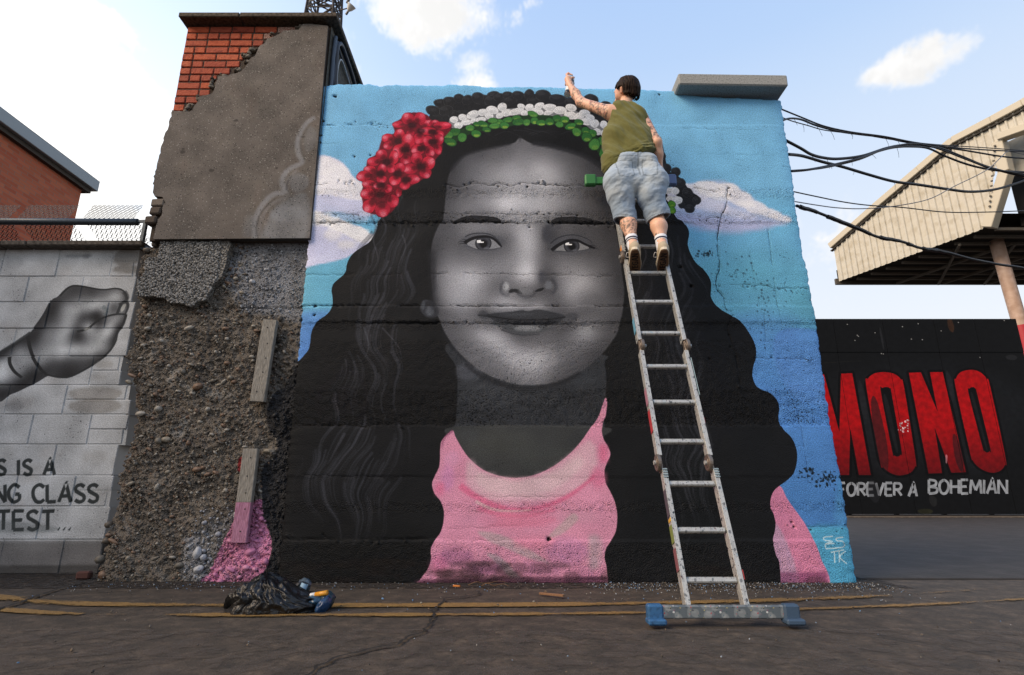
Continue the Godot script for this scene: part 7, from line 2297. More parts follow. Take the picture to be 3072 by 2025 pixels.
# ------------------------------------------------------------------ the painter
func make_person() -> void:
	var j := {}
	j.shl = Vector3(0.840,3.817,-4.2)
	j.ell_ = Vector3(0.623,4.074,-4.4)
	j.wrl = Vector3(0.538,4.345,-4.5)
	j.pal = Vector3(0.525,4.412,-4.51)
	j.neck = Vector3(0.976,3.889,-4.22)
	j.head = Vector3(1.009,4.055,-4.25)
	j.shr = Vector3(1.114,3.766,-4.2)
	j.elr = Vector3(1.200,3.469,-4.12)
	j.wrr = Vector3(1.239,3.272,-4.24)
	j.par = Vector3(1.286,3.286,-4.36)
	j.chest = Vector3(0.978,3.697,-4.2)
	j.waist = Vector3(1.014,3.374,-4.15)
	j.hipl = Vector3(0.898,3.129,-4.12)
	j.hipr = Vector3(1.108,3.129,-4.12)
	j.knl = Vector3(0.922,2.827,-4.17)
	j.knr = Vector3(1.158,2.799,-4.16)
	j.cal = Vector3(0.926,2.719,-4.12)
	j.car = Vector3(1.163,2.699,-4.11)
	j.anl = Vector3(0.936,2.557,-4.08)
	j.anr = Vector3(1.164,2.557,-4.08)
	j.hel = Vector3(0.939,2.459,-4.02)
	j.her = Vector3(1.160,2.459,-4.02)
	j.tol = Vector3(0.980,2.394,-4.22)
	j.tor = Vector3(1.193,2.394,-4.22)
	j.hml = Vector3(0.909,2.799,-4.16)
	j.hmr = Vector3(1.168,2.816,-4.15)
	j.mdl = Vector3(0.876,2.987,-4.13)
	j.mdr = Vector3(1.116,2.982,-4.12)
	j.wal = Vector3(0.926,3.289,-4.12)
	j.war = Vector3(1.102,3.289,-4.12)
	j.hpl = Vector3(0.850,3.098,-4.11)
	j.hpr = Vector3(1.156,3.098,-4.11)
	j.vsl = Vector3(0.910,3.815,-4.21)
	j.vsr = Vector3(1.084,3.764,-4.21)
	j.vml = Vector3(0.878,3.543,-4.19)
	j.vmr = Vector3(1.070,3.525,-4.19)
	j.vhl = Vector3(0.843,3.286,-4.15)
	j.vhr = Vector3(1.095,3.365,-4.15)
	j.vhl2 = Vector3(0.815,3.232,-4.14)
	j.vcol = Vector3(0.986,3.879,-4.22)
	j.cant = Vector3(0.564,4.454,-4.535)
	j.canb = Vector3(0.515,4.232,-4.5)
	j.ear = Vector3(0.928,3.963,-4.2)
	j.nose = Vector3(0.891,4.066,-4.3)
	j.jaw = Vector3(0.913,3.990,-4.29)
	j.fi0 = Vector3(0.519,4.450,-4.53)
	j.fi1 = Vector3(0.519,4.498,-4.55)
	j.fi2 = Vector3(0.535,4.508,-4.545)
	j.th0 = Vector3(0.544,4.404,-4.5)
	j.th1 = Vector3(0.565,4.420,-4.5)
	j.th2 = Vector3(0.583,4.436,-4.515)
	j.fa0 = Vector3(0.500,4.434,-4.53)
	j.fa1 = Vector3(0.495,4.478,-4.57)
	j.fa2 = Vector3(0.515,4.495,-4.59)
	j.fb0 = Vector3(0.504,4.413,-4.53)
	j.fb1 = Vector3(0.502,4.444,-4.57)
	j.fb2 = Vector3(0.528,4.461,-4.59)
	j.fc0 = Vector3(0.508,4.384,-4.52)
	j.fc1 = Vector3(0.509,4.411,-4.56)
	j.fc2 = Vector3(0.531,4.425,-4.58)
	var up_n := noise(55.0, FastNoiseLite.TYPE_SIMPLEX, 2, 91)
	var tat := noise(38.0, FastNoiseLite.TYPE_SIMPLEX, 3, 92)
	var tone := Color("d6a88e").srgb_to_linear()
	var root := thing("person", "person in olive sleeveless top and denim shorts on the ladder, reaching up to spray", "person", "", j.hel)
	var org: Vector3 = root.position
	for k in j:
		j[k] = j[k] - org
	var el: Vector3 = j.ell_
	var tint := func(p: Vector3) -> Color:
		var c := tone * (1.0 + up_n.get_noise_3dv(p) * 0.08)
		var q := tat.get_noise_3dv(p)
		var ink := false
		var red := false
		if p.x < j.shl.x + 0.03 and p.y > j.shl.y - 0.09:
			# left arm: dense on the upper arm, lines on the forearm
			var t := clampf((p.x - j.wrl.x) / (j.shl.x - j.wrl.x), 0, 1)
			ink = q > (0.02 if t > 0.45 else 0.2) and absf(t - 0.42) > 0.06 and t > 0.03 and t < 0.9
			red = tat.get_noise_3dv(p * 0.5 + Vector3(9, 0, 0)) > 0.3 and t > 0.45 and t < 0.9
		elif p.x > j.shr.x + 0.02 and p.y > j.elr.y + 0.02 and p.y < j.shr.y:
			ink = q > 0.06
			red = tat.get_noise_3dv(p * 0.6 + Vector3(3, 2, 0)) > 0.25
		elif p.y < j.knl.y - 0.02 and p.y > j.anl.y and p.x < (j.anl.x + j.anr.x) * 0.5:
			ink = q > 0.12
		elif p.y < j.anr.y + 0.06 and p.y > j.anr.y and p.x > j.anr.x - 0.1:
			ink = q > 0.25
		if red:
			c = c.lerp(Color(0.35, 0.08, 0.07), 0.55)
		if ink:
			c = c.lerp(Color(0.035, 0.04, 0.04), 0.72)
		c.a = 1.0
		return c
	var skinm := mat("ffffff", 0.5)
	skinm.vertex_color_use_as_albedo = true
	skinm.subsurf_scatter_enabled = true
	skinm.subsurf_scatter_strength = 0.12
	var head: Vector3 = j.head
	var fwd := Vector3(-0.66, 0.16, -0.73).normalized()
	var hup := Vector3(-0.08, 0.97, 0.10).normalized()
	hup = (hup - fwd * hup.dot(fwd)).normalized()
	var hrt := fwd.cross(hup)
	var bones := [
		[j.waist, j.chest, 0.085, 0.10], [j.chest, (j.shl as Vector3).lerp(j.shr, 0.5), 0.11, 0.085], [(j.shl as Vector3).lerp(j.shr, 0.2), (j.shl as Vector3).lerp(j.shr, 0.82), 0.07, 0.07],
		[j.shl, el, 0.056, 0.040], [(j.shl as Vector3).lerp(j.chest, 0.25), j.shl, 0.06, 0.058], [el, (el as Vector3).lerp(j.wrl, 0.45), 0.041, 0.040], [(el as Vector3).lerp(j.wrl, 0.45), j.wrl, 0.040, 0.026],
		[j.wrl, j.pal, 0.026, 0.033],
		[j.shr, j.elr, 0.052, 0.039], [j.elr, (j.elr as Vector3).lerp(j.wrr, 0.4), 0.039, 0.039], [(j.elr as Vector3).lerp(j.wrr, 0.4), j.wrr, 0.039, 0.027], [j.wrr, j.par, 0.028, 0.034],
		[j.waist, (j.hipl as Vector3).lerp(j.hipr, 0.5) + Vector3(0, 0, -0.04), 0.08, 0.055], [j.hipl, j.hipr, 0.07, 0.07],
		[j.hipl, j.knl, 0.07, 0.058], [j.hipr, j.knr, 0.07, 0.058],
		[j.knl, j.cal, 0.056, 0.060], [j.cal, j.anl, 0.059, 0.037], [j.knr, j.car, 0.056, 0.061], [j.car, j.anr, 0.060, 0.037], [j.anl, j.hel, 0.036, 0.034], [j.anr, j.her, 0.036, 0.034],
		[j.neck, head - hup * 0.05, 0.054, 0.052]]
	var body := obj("body", skin(bones, 0.0095, 0.011, tint), skinm, root)
	# head, with a grid of its own
	var hb := [
		[head + hup * 0.03 - fwd * 0.015, head + hup * 0.02 + fwd * 0.02, 0.088, 0.080], [head - hup * 0.045 + fwd * 0.03, head - hup * 0.085 + fwd * 0.062, 0.056, 0.030],
		[head - hup * 0.02 + fwd * 0.05 - hrt * 0.03, head - hup * 0.02 + fwd * 0.05 + hrt * 0.03, 0.045, 0.045],
		[head + hup * 0.012 + fwd * 0.095, head - hup * 0.03 + fwd * 0.117, 0.009, 0.013], [head - hup * 0.034 + fwd * 0.105 - hrt * 0.012, head - hup * 0.034 + fwd * 0.105 + hrt * 0.012, 0.009, 0.009],
		[head - hup * 0.062 + fwd * 0.092 - hrt * 0.018, head - hup * 0.062 + fwd * 0.092 + hrt * 0.018, 0.009, 0.009], [head - hup * 0.071 + fwd * 0.09 - hrt * 0.014, head - hup * 0.071 + fwd * 0.09 + hrt * 0.014, 0.009, 0.009],
		[head + hup * 0.025 + fwd * 0.082 - hrt * 0.045, head + hup * 0.025 + fwd * 0.082 + hrt * 0.045, 0.016, 0.016],
		[head - hup * 0.1, head - hup * 0.13 - fwd * 0.01, 0.05, 0.05]]
	for s in [-1.0, 1.0]:
		var eo: Vector3 = head + hrt * s * 0.080 - fwd * 0.005
		hb.append([eo + hup * 0.022, eo + hup * 0.008 - fwd * 0.014 + hrt * s * 0.008, 0.012, 0.010])
		hb.append([eo + hup * 0.008 - fwd * 0.014 + hrt * s * 0.008, eo - hup * 0.022 - fwd * 0.004, 0.010, 0.008])
		hb.append([eo + hup * 0.022, eo - hup * 0.022 - fwd * 0.002, 0.008, 0.007])
	var hd := obj("head", skin(hb, 0.0045, 0.007, func(p: Vector3) -> Color:
		var c := tone
		var q: Vector3 = p - head
		if absf(q.dot(hup) + 0.066) < 0.009 and q.dot(fwd) > 0.085:
			c = c.lerp(Color(0.45, 0.14, 0.12), 0.6)
		if absf(q.dot(hrt)) > 0.072:
			c = c.lerp(Color(0.62, 0.26, 0.2), 0.35)
		c.a = 1.0
		return c), skinm, body)
	var eye := mat("d8d4cc", 0.2)
	var iris := mat("2b1d14", 0.2)
	for s in [-1.0, 1.0]:
		var e: Vector3 = head + hup * 0.006 + fwd * 0.082 + hrt * s * 0.032
		var sm := SphereMesh.new()
		sm.radius = 0.0125
		sm.height = 0.025
		sm.radial_segments = 14
		sm.rings = 8
		var ey := obj("eyeball", sm, eye, body)
		ey.position = e
		sm = SphereMesh.new()
		sm.radius = 0.006
		sm.height = 0.012
		sm.radial_segments = 10
		sm.rings = 6
		ey = obj("iris", sm, iris, body)
		ey.position = e + fwd * 0.0082
	# hair: a cropped bowl, long at the crown, shaved edge at the nape
	var hairb := [[head + hup * 0.045 - fwd * 0.025, head + hup * 0.045 + fwd * 0.028, 0.092, 0.082], [head + hup * 0.0 - fwd * 0.045, head - hup * 0.065 - fwd * 0.05, 0.082, 0.066],
		[head + hup * 0.02 - fwd * 0.02 - hrt * 0.03, head + hup * 0.02 - fwd * 0.02 + hrt * 0.03, 0.078, 0.078]]
	for i in 46:
		var a := rng.randf_range(-2.9, 2.9)
		var d := (-fwd * cos(a) + hrt * sin(a))
		var front := absf(a) > 2.2
		var t0: Vector3 = head + hup * 0.10 + d * 0.055
		var side := absf(absf(a) - 1.7) < 0.35
		var t1: Vector3 = head + hup * (0.035 if front else (0.012 if side else -0.045)) + d * (0.096 if front else 0.09)
		hairb.append([t0, t1, 0.014, 0.011])
	var hn := noise(60.0, FastNoiseLite.TYPE_SIMPLEX, 2, 95)
	var hair := mat("ffffff", 0.6)
	hair.metallic_specular = 0.25
	hair.vertex_color_use_as_albedo = true
	obj("hair", skin(hairb, 0.0055, 0.006, func(p: Vector3) -> Color:
		var q: Vector3 = p - head
		var s := hn.get_noise_2d(atan2(q.dot(hrt), q.dot(fwd)) * 0.12, q.dot(hup) * 0.08)
		return Color(0.021, 0.012, 0.008) * (1.0 + s * 1.2) + Color(0, 0, 0, 1), func(p: Vector3, d: float) -> float:
		var q: Vector3 = p - head
		# keep the face and the ears free
		var f := q.dot(fwd)
		var u := q.dot(hup)
		var lim := 0.052 if f > 0.05 else (0.018 if f > -0.026 else -0.062)
		var s := hn.get_noise_2d(atan2(q.dot(hrt), f) * 0.25, u * 0.12)
		return maxf(d - s * 0.005, lim + s * 0.014 - u)), hair, body)
	# earring
	var tm := TorusMesh.new()
	tm.inner_radius = 0.006
	tm.outer_radius = 0.009
	tm.rings = 14
	tm.ring_segments = 6
	var er := obj("earring", tm, mat("3a3a3c", 0.3, null, 1.0, null, 0.0, 0.9), body)
	er.transform = Transform3D(Basis(Vector3.RIGHT, PI / 2), head - hrt * 0.086 - hup * 0.034 - fwd * 0.006)
	make_hands(root, j, skinm, tone, body)
	make_clothes(root, j)

func make_hands(root: Node3D, j: Dictionary, m: Material, tone: Color, body: Node3D) -> void:
	# left hand closed round the can, first finger on the nozzle; each finger a chain of its own
	var ct: Vector3 = j.cant
	var cb: Vector3 = j.canb
	var ax := (ct - cb).normalized()
	var c := func(p: Vector3) -> Color:
		var n := (p - ct).dot(ax)
		return Color(tone.r * 1.03, tone.g * 0.97, tone.b * 0.95, 1.0)
	var wr: Vector3 = j.wrl
	var pal: Vector3 = j.pal
	var out := (pal - ct.lerp(cb, 0.25))
	out = (out - ax * out.dot(ax)).normalized()           # from the can to the palm
	var tan := ax.cross(out).normalized()
	var b := [[wr, pal, 0.026, 0.030], [pal + ax * 0.022, pal - ax * 0.026, 0.022, 0.022]]
	for i in 3:
		# middle, ring, little finger bend round the can
		var o: Vector3 = ct - ax * (0.042 + i * 0.020)
		var p0: Vector3 = pal + ax * (0.008 - i * 0.018)
		var p1: Vector3 = o + (out * 0.5 + tan * -0.9).normalized() * 0.043
		var p2: Vector3 = o + (out * -0.45 + tan * -0.85).normalized() * 0.041
		var p3: Vector3 = o + (out * -0.95 + tan * -0.1).normalized() * 0.040
		b.append([p0, p1, 0.0105, 0.0098])
		b.append([p1, p2, 0.0098, 0.009])
		b.append([p2, p3, 0.009, 0.0078])
	# first finger: up and over the top
	b.append([pal + ax * 0.03 - tan * 0.006, j.fi1, 0.0108, 0.0098])
	b.append([j.fi1, j.fi2, 0.0096, 0.0085])
	b.append([j.fi2, ct + ax * 0.030, 0.0085, 0.0078])
	# thumb from the side of the palm
	b.append([pal - ax * 0.01 + tan * 0.016, j.th0, 0.014, 0.0115])
	b.append([j.th0, j.th1, 0.0112, 0.0105])
	b.append([j.th1, j.th2, 0.0105, 0.0088])
	obj("left_hand", skin(b, 0.0042, 0.0035, c), m, body)
	# right hand on the ladder
	var pr: Vector3 = j.par
	b = [[j.wrr, pr, 0.026, 0.03]]
	for i in 4:
		var p0: Vector3 = pr + Vector3(-0.028 + i * 0.019, -0.012, 0.0)
		b.append([p0, p0 + Vector3(0, -0.03, -0.026), 0.0105, 0.0095])
		b.append([p0 + Vector3(0, -0.03, -0.026), p0 + Vector3(0, -0.052, -0.01), 0.0095, 0.0085])
		b.append([p0 + Vector3(0, -0.052, -0.01), p0 + Vector3(0, -0.055, 0.012), 0.0085, 0.0075])
	b.append([pr + Vector3(-0.025, 0.01, 0), pr + Vector3(-0.05, -0.018, 0.01), 0.0125, 0.011])
	b.append([pr + Vector3(-0.05, -0.018, 0.01), pr + Vector3(-0.052, -0.045, 0.014), 0.0108, 0.009])
	obj("right_hand", skin(b, 0.0045, 0.0035, c), m, body)
	# the can it holds is a thing of its own
	var can := thing("spray_can", "white spray paint can held up in the painter's left hand", "spray can", "", root.position + cb)
	var xf := along(Vector3.ZERO, ct - cb)
	xf.origin = Vector3.ZERO
	var l: float = (ct - cb).length() - 0.02
	var st := new_st()
	lathe(st, xf, [[0.0, 0.0], [0.030, 0.0], [0.0325, 0.004], [0.0325, l - 0.02], [0.027, l - 0.004]], 20)
	obj("can_body", smooth(st), mat("c9ced2", 0.3), can)
	st = new_st()
	lathe(st, xf, [[0.0328, 0.0], [0.0332, 0.001], [0.0332, l * 0.16], [0.0328, l * 0.16 + 0.001]], 20)
	obj("base_band", smooth(st), mat("16181b", 0.35), can)
	st = new_st()
	lathe(st, xf, [[0.0328, l * 0.7], [0.0332, l * 0.7 + 0.001], [0.0332, l - 0.03], [0.0328, l - 0.029]], 20)
	obj("label_band", smooth(st), mat("30363c", 0.35), can)
	st = new_st()
	lathe(st, xf, [[0.027, l - 0.006], [0.029, l], [0.026, l + 0.014], [0.012, l + 0.018], [0.011, l + 0.020]], 18)
	obj("collar", smooth(st), mat("5fa8c4", 0.35), can)
	st = new_st()
	lathe(st, xf, [[0.009, l + 0.018], [0.009, l + 0.030], [0.0, l + 0.031]], 12)
	obj("nozzle", smooth(st), mat("1a1a1c", 0.4), can)

func make_clothes(root: Node3D, j: Dictionary) -> void:
	# sleeveless top
	var fold := noise(9.0, FastNoiseLite.TYPE_SIMPLEX_SMOOTH, 3, 96)
	var fine := noise(30.0, FastNoiseLite.TYPE_SIMPLEX_SMOOTH, 2, 97)
	var vb := [[j.vcol, (j.vsl as Vector3).lerp(j.vcol, 0.4), 0.062, 0.07], [j.vcol, (j.vsr as Vector3).lerp(j.vcol, 0.4), 0.062, 0.07], [j.vsl, j.vml, 0.072, 0.098], [j.vsr, j.vmr, 0.072, 0.095], [j.vsl, j.vsr, 0.078, 0.078], [j.vml, j.vmr, 0.112, 0.108], [j.vml, j.vhl, 0.1, 0.085], [j.vmr, j.vhr, 0.1, 0.088], [j.vhl, j.vhr, 0.098, 0.092], [j.vhl, j.vhl2, 0.085, 0.06], [j.chest, j.waist, 0.12, 0.112]]
	var hl: Vector3 = j.vhl2
	var hr: Vector3 = j.vhr
	var sl := Vector2(hr.x - hl.x, hr.y - hl.y + 0.02)
	var hemn := Vector3(-sl.y, sl.x, 0.0).normalized()
	var hemo := hl + Vector3(-0.02, -0.055, 0)
	var col: Vector3 = j.vcol
	var green := Color("62602f").srgb_to_linear()
	var shl: Vector3 = j.shl
	var shr: Vector3 = j.shr
	var cut := func(p: Vector3, d: float) -> float:
		# cloth gathers: diagonal drag lines from the raised shoulder, bunches at the hem
		var q := p - shl
		var drag := fold.get_noise_2d((q.x * 0.75 + q.y * 0.55) * 1.5, (q.x * 0.55 - q.y * 0.83) * 0.3) * 0.015
		var low := smoothstep(0.14, 0.02, (p - hemo).dot(hemn))
		var bunch := fold.get_noise_2d(p.x * 0.7 + 7.0, (p.y - p.x * 0.35) * 2.6) * 0.015 * low
		var dd := d - drag - bunch
		dd = maxf(dd, -(p - hemo).dot(hemn))                                  # hem
		dd = maxf(dd, (p - col).dot(Vector3(0.05, 0.92, 0.30)) - 0.030)       # neck opening
		dd = maxf(dd, -(p - (shl + Vector3(0.014, 0, 0))).dot(Vector3(0.93, -0.20, 0.0)) - 0.004 - maxf(0.0, shl.y - 0.10 - p.y) * 3.0)   # armholes
		dd = maxf(dd, (p - (shr + Vector3(0.012, 0, 0))).dot(Vector3(0.95, 0.25, 0.0)) - 0.016 - maxf(0.0, shr.y - 0.10 - p.y) * 3.0)
		if (p - hemo).dot(hemn) < 0.045:
			dd = maxf(dd, -(dd + 0.016))
		return dd
	var cloth := mat("ffffff", 0.92)
	cloth.vertex_color_use_as_albedo = true
	cloth.rim_enabled = true
	cloth.rim = 0.25
	obj("sleeveless_top", skin(vb, 0.0075, 0.022, func(p: Vector3) -> Color: return green * (1.0 + fine.get_noise_3dv(p) * 0.10) + Color(0, 0, 0, 1), cut), cloth, root)
	# denim shorts
	var denim := mat("ffffff", 0.9)
	denim.vertex_color_use_as_albedo = true
	var sb := [[j.wal, j.war, 0.086, 0.078], [j.hpl, j.hpr, 0.093, 0.093], [j.wal, j.hpl, 0.086, 0.100], [j.war, j.hpr, 0.078, 0.100], [j.hpl, j.mdl, 0.100, 0.102], [j.hpr, j.mdr, 0.100, 0.102], [j.mdl, j.hml, 0.102, 0.084], [j.mdr, j.hmr, 0.102, 0.092],
		[(j.hml as Vector3), (j.hml as Vector3) + Vector3(0.004, -0.08, 0.0), 0.084, 0.080], [(j.hmr as Vector3), (j.hmr as Vector3) + Vector3(0.012, -0.08, 0.0), 0.092, 0.092]]
	var hml: Vector3 = j.hml
	var hmr: Vector3 = j.hmr
	var wy: Vector3 = (j.wal as Vector3).lerp(j.war, 0.5)
	var blue := Color("9dabb9").srgb_to_linear()
	var navy := Color("768ba4").srgb_to_linear()
	var hpl: Vector3 = j.hpl
	var hpr: Vector3 = j.hpr
	var mid := (hml.x + hmr.x) * 0.5
	var scut := func(p: Vector3, d: float) -> float:
		var right := p.x > mid + (p.y - hml.y) * -0.12
		var hem := hmr if right else hml
		var wr := fold.get_noise_2d((p.x + p.y * 0.6) * 0.85, (p.y - p.x * 0.5) * 1.3 + 30.0) * 0.007 + fine.get_noise_2d(p.x * 0.3, p.y * 0.6) * 0.0012
		var dd := d - wr
		var n := Vector3(-0.30 if right else 0.22, 0.95, 0.05).normalized()
		var hh := (p - hem - Vector3(0, -0.035, 0)).dot(n)
		dd = maxf(dd, -hh)
		dd = maxf(dd, p.y - wy.y - 0.045 + absf(p.x - wy.x) * 0.12)
		if hh < 0.09:
			dd = maxf(dd, -(d - wr + 0.015))
		return dd
	var dtint := func(p: Vector3) -> Color:
		var right := p.x > mid + (p.y - hml.y) * -0.12
		var hem := hmr if right else hml
		var n := Vector3(-0.30 if right else 0.22, 0.95, 0.05).normalized()
		var hh := (p - hem - Vector3(0, -0.035, 0)).dot(n)
		# worn pale over the seat, bluer down the legs; darker stitching at hem, seam and belt
		var c := blue.lerp(navy, clampf(0.55 - (p.y - hml.y) * 1.6 + fold.get_noise_3dv(p * 0.8) * 0.45, 0.0, 1.0))
		c = c.lerp(Color("b6b9b6").srgb_to_linear(), clampf(fold.get_noise_3dv(p * 0.4 + Vector3(4, 4, 4)) * 0.9, 0, 0.5))
		var st := false
		st = st or absf(hh - 0.018) < 0.0035
		st = st or absf(p.y - wy.y + 0.002 + absf(p.x - wy.x) * 0.05) < 0.004
		st = st or (absf(p.x - wy.x - 0.004) < 0.004 and p.y > hml.y + 0.30)
		# the stitched outlines of the two seat pockets
		if p.z > wy.z + 0.03:
			for s in 2:
				var o := (Vector2(hpl.x, hpl.y) + Vector2(0.055, 0.06)) if s == 0 else (Vector2(hpr.x, hpr.y) + Vector2(-0.055, 0.065))
				var q := (Vector2(p.x, p.y) - o).rotated(-0.06 if s == 0 else 0.10)
				var w := (0.066 if s == 0 else 0.056) - q.y * -0.05
				var e := maxf(absf(q.x) - w, maxf(q.y - 0.082, -0.062 - q.y - (w - absf(q.x)) * 0.25))
				st = st or absf(e) < 0.0042
		c = c * (0.55 if st else 1.0) * (1.0 + fine.get_noise_3dv(p * 2.0) * 0.10)
		c.a = 1.0
		return c
	obj("denim_shorts", skin(sb, 0.0072, 0.016, dtint, scut), denim, root)
	# socks and shoes
	var white := mat("d2d4da", 0.9)
	var band := mat("1b1d3a", 0.9)
	var canvas := mat("c2b49c", 0.85, ntex(0.08, [0.0, 1.0], ["c0bcb4", "ffffff"], 4, 99), 0.2)
	var solem := mat("75583f", 0.8)
	var rubber := mat("c9bda8", 0.6)
	var dark := mat("241913", 0.8)
	for s in 2:
		var an: Vector3 = j.anl if s == 0 else j.anr
		var he: Vector3 = j.hel if s == 0 else j.her
		var to: Vector3 = j.tol if s == 0 else j.tor
		var kn: Vector3 = j.cal if s == 0 else j.car
		var u := (kn - an).normalized()
		var st := new_st()
		lathe(st, Transform3D(along(Vector3.ZERO, u).basis, an - u * 0.085), [[0.044, 0.0], [0.043, 0.03], [0.046, 0.05], [0.0445, 0.07], [0.0455, 0.09], [0.0475, 0.10], [0.047, 0.128], [0.040, 0.130]], 18)
		var sock := obj("sock", smooth(st), white, root)
		st = new_st()
		lathe(st, Transform3D(along(Vector3.ZERO, u).basis, an - u * 0.085), [[0.0460, 0.092], [0.0486, 0.094], [0.0490, 0.102], [0.0478, 0.104]], 18)
		if s == 0:
			lathe(st, Transform3D(along(Vector3.ZERO, u).basis, an - u * 0.085), [[0.0450, 0.074], [0.0466, 0.076], [0.0466, 0.082], [0.0452, 0.084]], 18)
		obj("sock_stripe", smooth(st), band, sock)
		# shoe: the sole faces down and towards us, the heel is lifted
		var f := (to - he).normalized()
		var side := f.cross(Vector3.UP).normalized()
		var nrm := side.cross(f).normalized()     # up out of the shoe
		var ball := to - f * 0.05
		var sbn := [[he + nrm * 0.005, he + f * 0.05 + nrm * 0.012, 0.037, 0.038], [he + f * 0.05, ball, 0.038, 0.043], [ball, to, 0.043, 0.033], [he + nrm * 0.03, he + nrm * 0.055 + f * 0.01, 0.036, 0.034], [he + f * 0.04 + nrm * 0.03, he + f * 0.13 + nrm * 0.01, 0.034, 0.034]]
		var shoe := obj("shoe", skin(sbn, 0.006, 0.01, null, func(p: Vector3, d: float) -> float: return maxf(d, -(p - he).dot(nrm) - 0.020)), canvas, root)
		# outline of the sole
		var out := PackedVector2Array()
		var l := he.distance_to(to)
		for i in 30:
			var a := TAU * i / 30.0
			var t := (1.0 - cos(a)) * 0.5
			var w := lerpf(0.041, 0.048, smoothstep(0.2, 0.75, t)) * pow(maxf(sin(PI * clampf(t, 0.001, 0.999)), 0.0), 0.24)
			out.append(Vector2(w * signf(sin(a)) if absf(sin(a)) > 0.001 else 0.0, -0.045 + t * (l + 0.085)))
		var bb := Basis(side, f, -nrm)
		if bb.determinant() < 0.0:
			bb.x = -bb.x
		st = new_st()
		slab(st, out, 0.010, -0.014, func(q: Vector2) -> Vector2: return q)
		var wl := obj("foxing", st, rubber, shoe)
		wl.transform = Transform3D(bb, he - nrm * 0.020)
		st = new_st()
		var inner := PackedVector2Array()
		for q in out:
			inner.append(Vector2(q.x * 0.9, (q.y - l * 0.5) * 0.96 + l * 0.5))
		slab(st, inner, 0.015, 0.008, func(q: Vector2) -> Vector2: return q)
		var so := obj("sole", st, solem, shoe)
		so.transform = wl.transform
		var tx := TextMesh.new()
		tx.text = "VEGAN"
		var sf := SystemFont.new()
		sf.font_names = PackedStringArray(["Droid Sans"])
		sf.font_weight = 700
		tx.font = sf
		tx.font_size = 32
		tx.pixel_size = 0.0021
		tx.depth = 0.004
		var lt := obj("sole_lettering", tx, dark, shoe)
		# reads up the sole, from toe to heel
		lt.transform = Transform3D(bb * Basis(Vector3.BACK, PI / 2 * (-1.0)), he - nrm * 0.020 + f * (l * 0.5) + bb.z * 0.0155)
		st = new_st()
		tube(st, curve3(PackedVector3Array([he + f * 0.1 + nrm * 0.045 - side * 0.03, he + f * 0.08 + nrm * 0.05 - side * 0.055, he + f * 0.11 + nrm * 0.03 - side * 0.065, he + f * 0.12 + nrm * 0.035 - side * 0.035]), 6), 0.0028, 0.0028, 6)
		obj("lace", smooth(st), white, shoe)

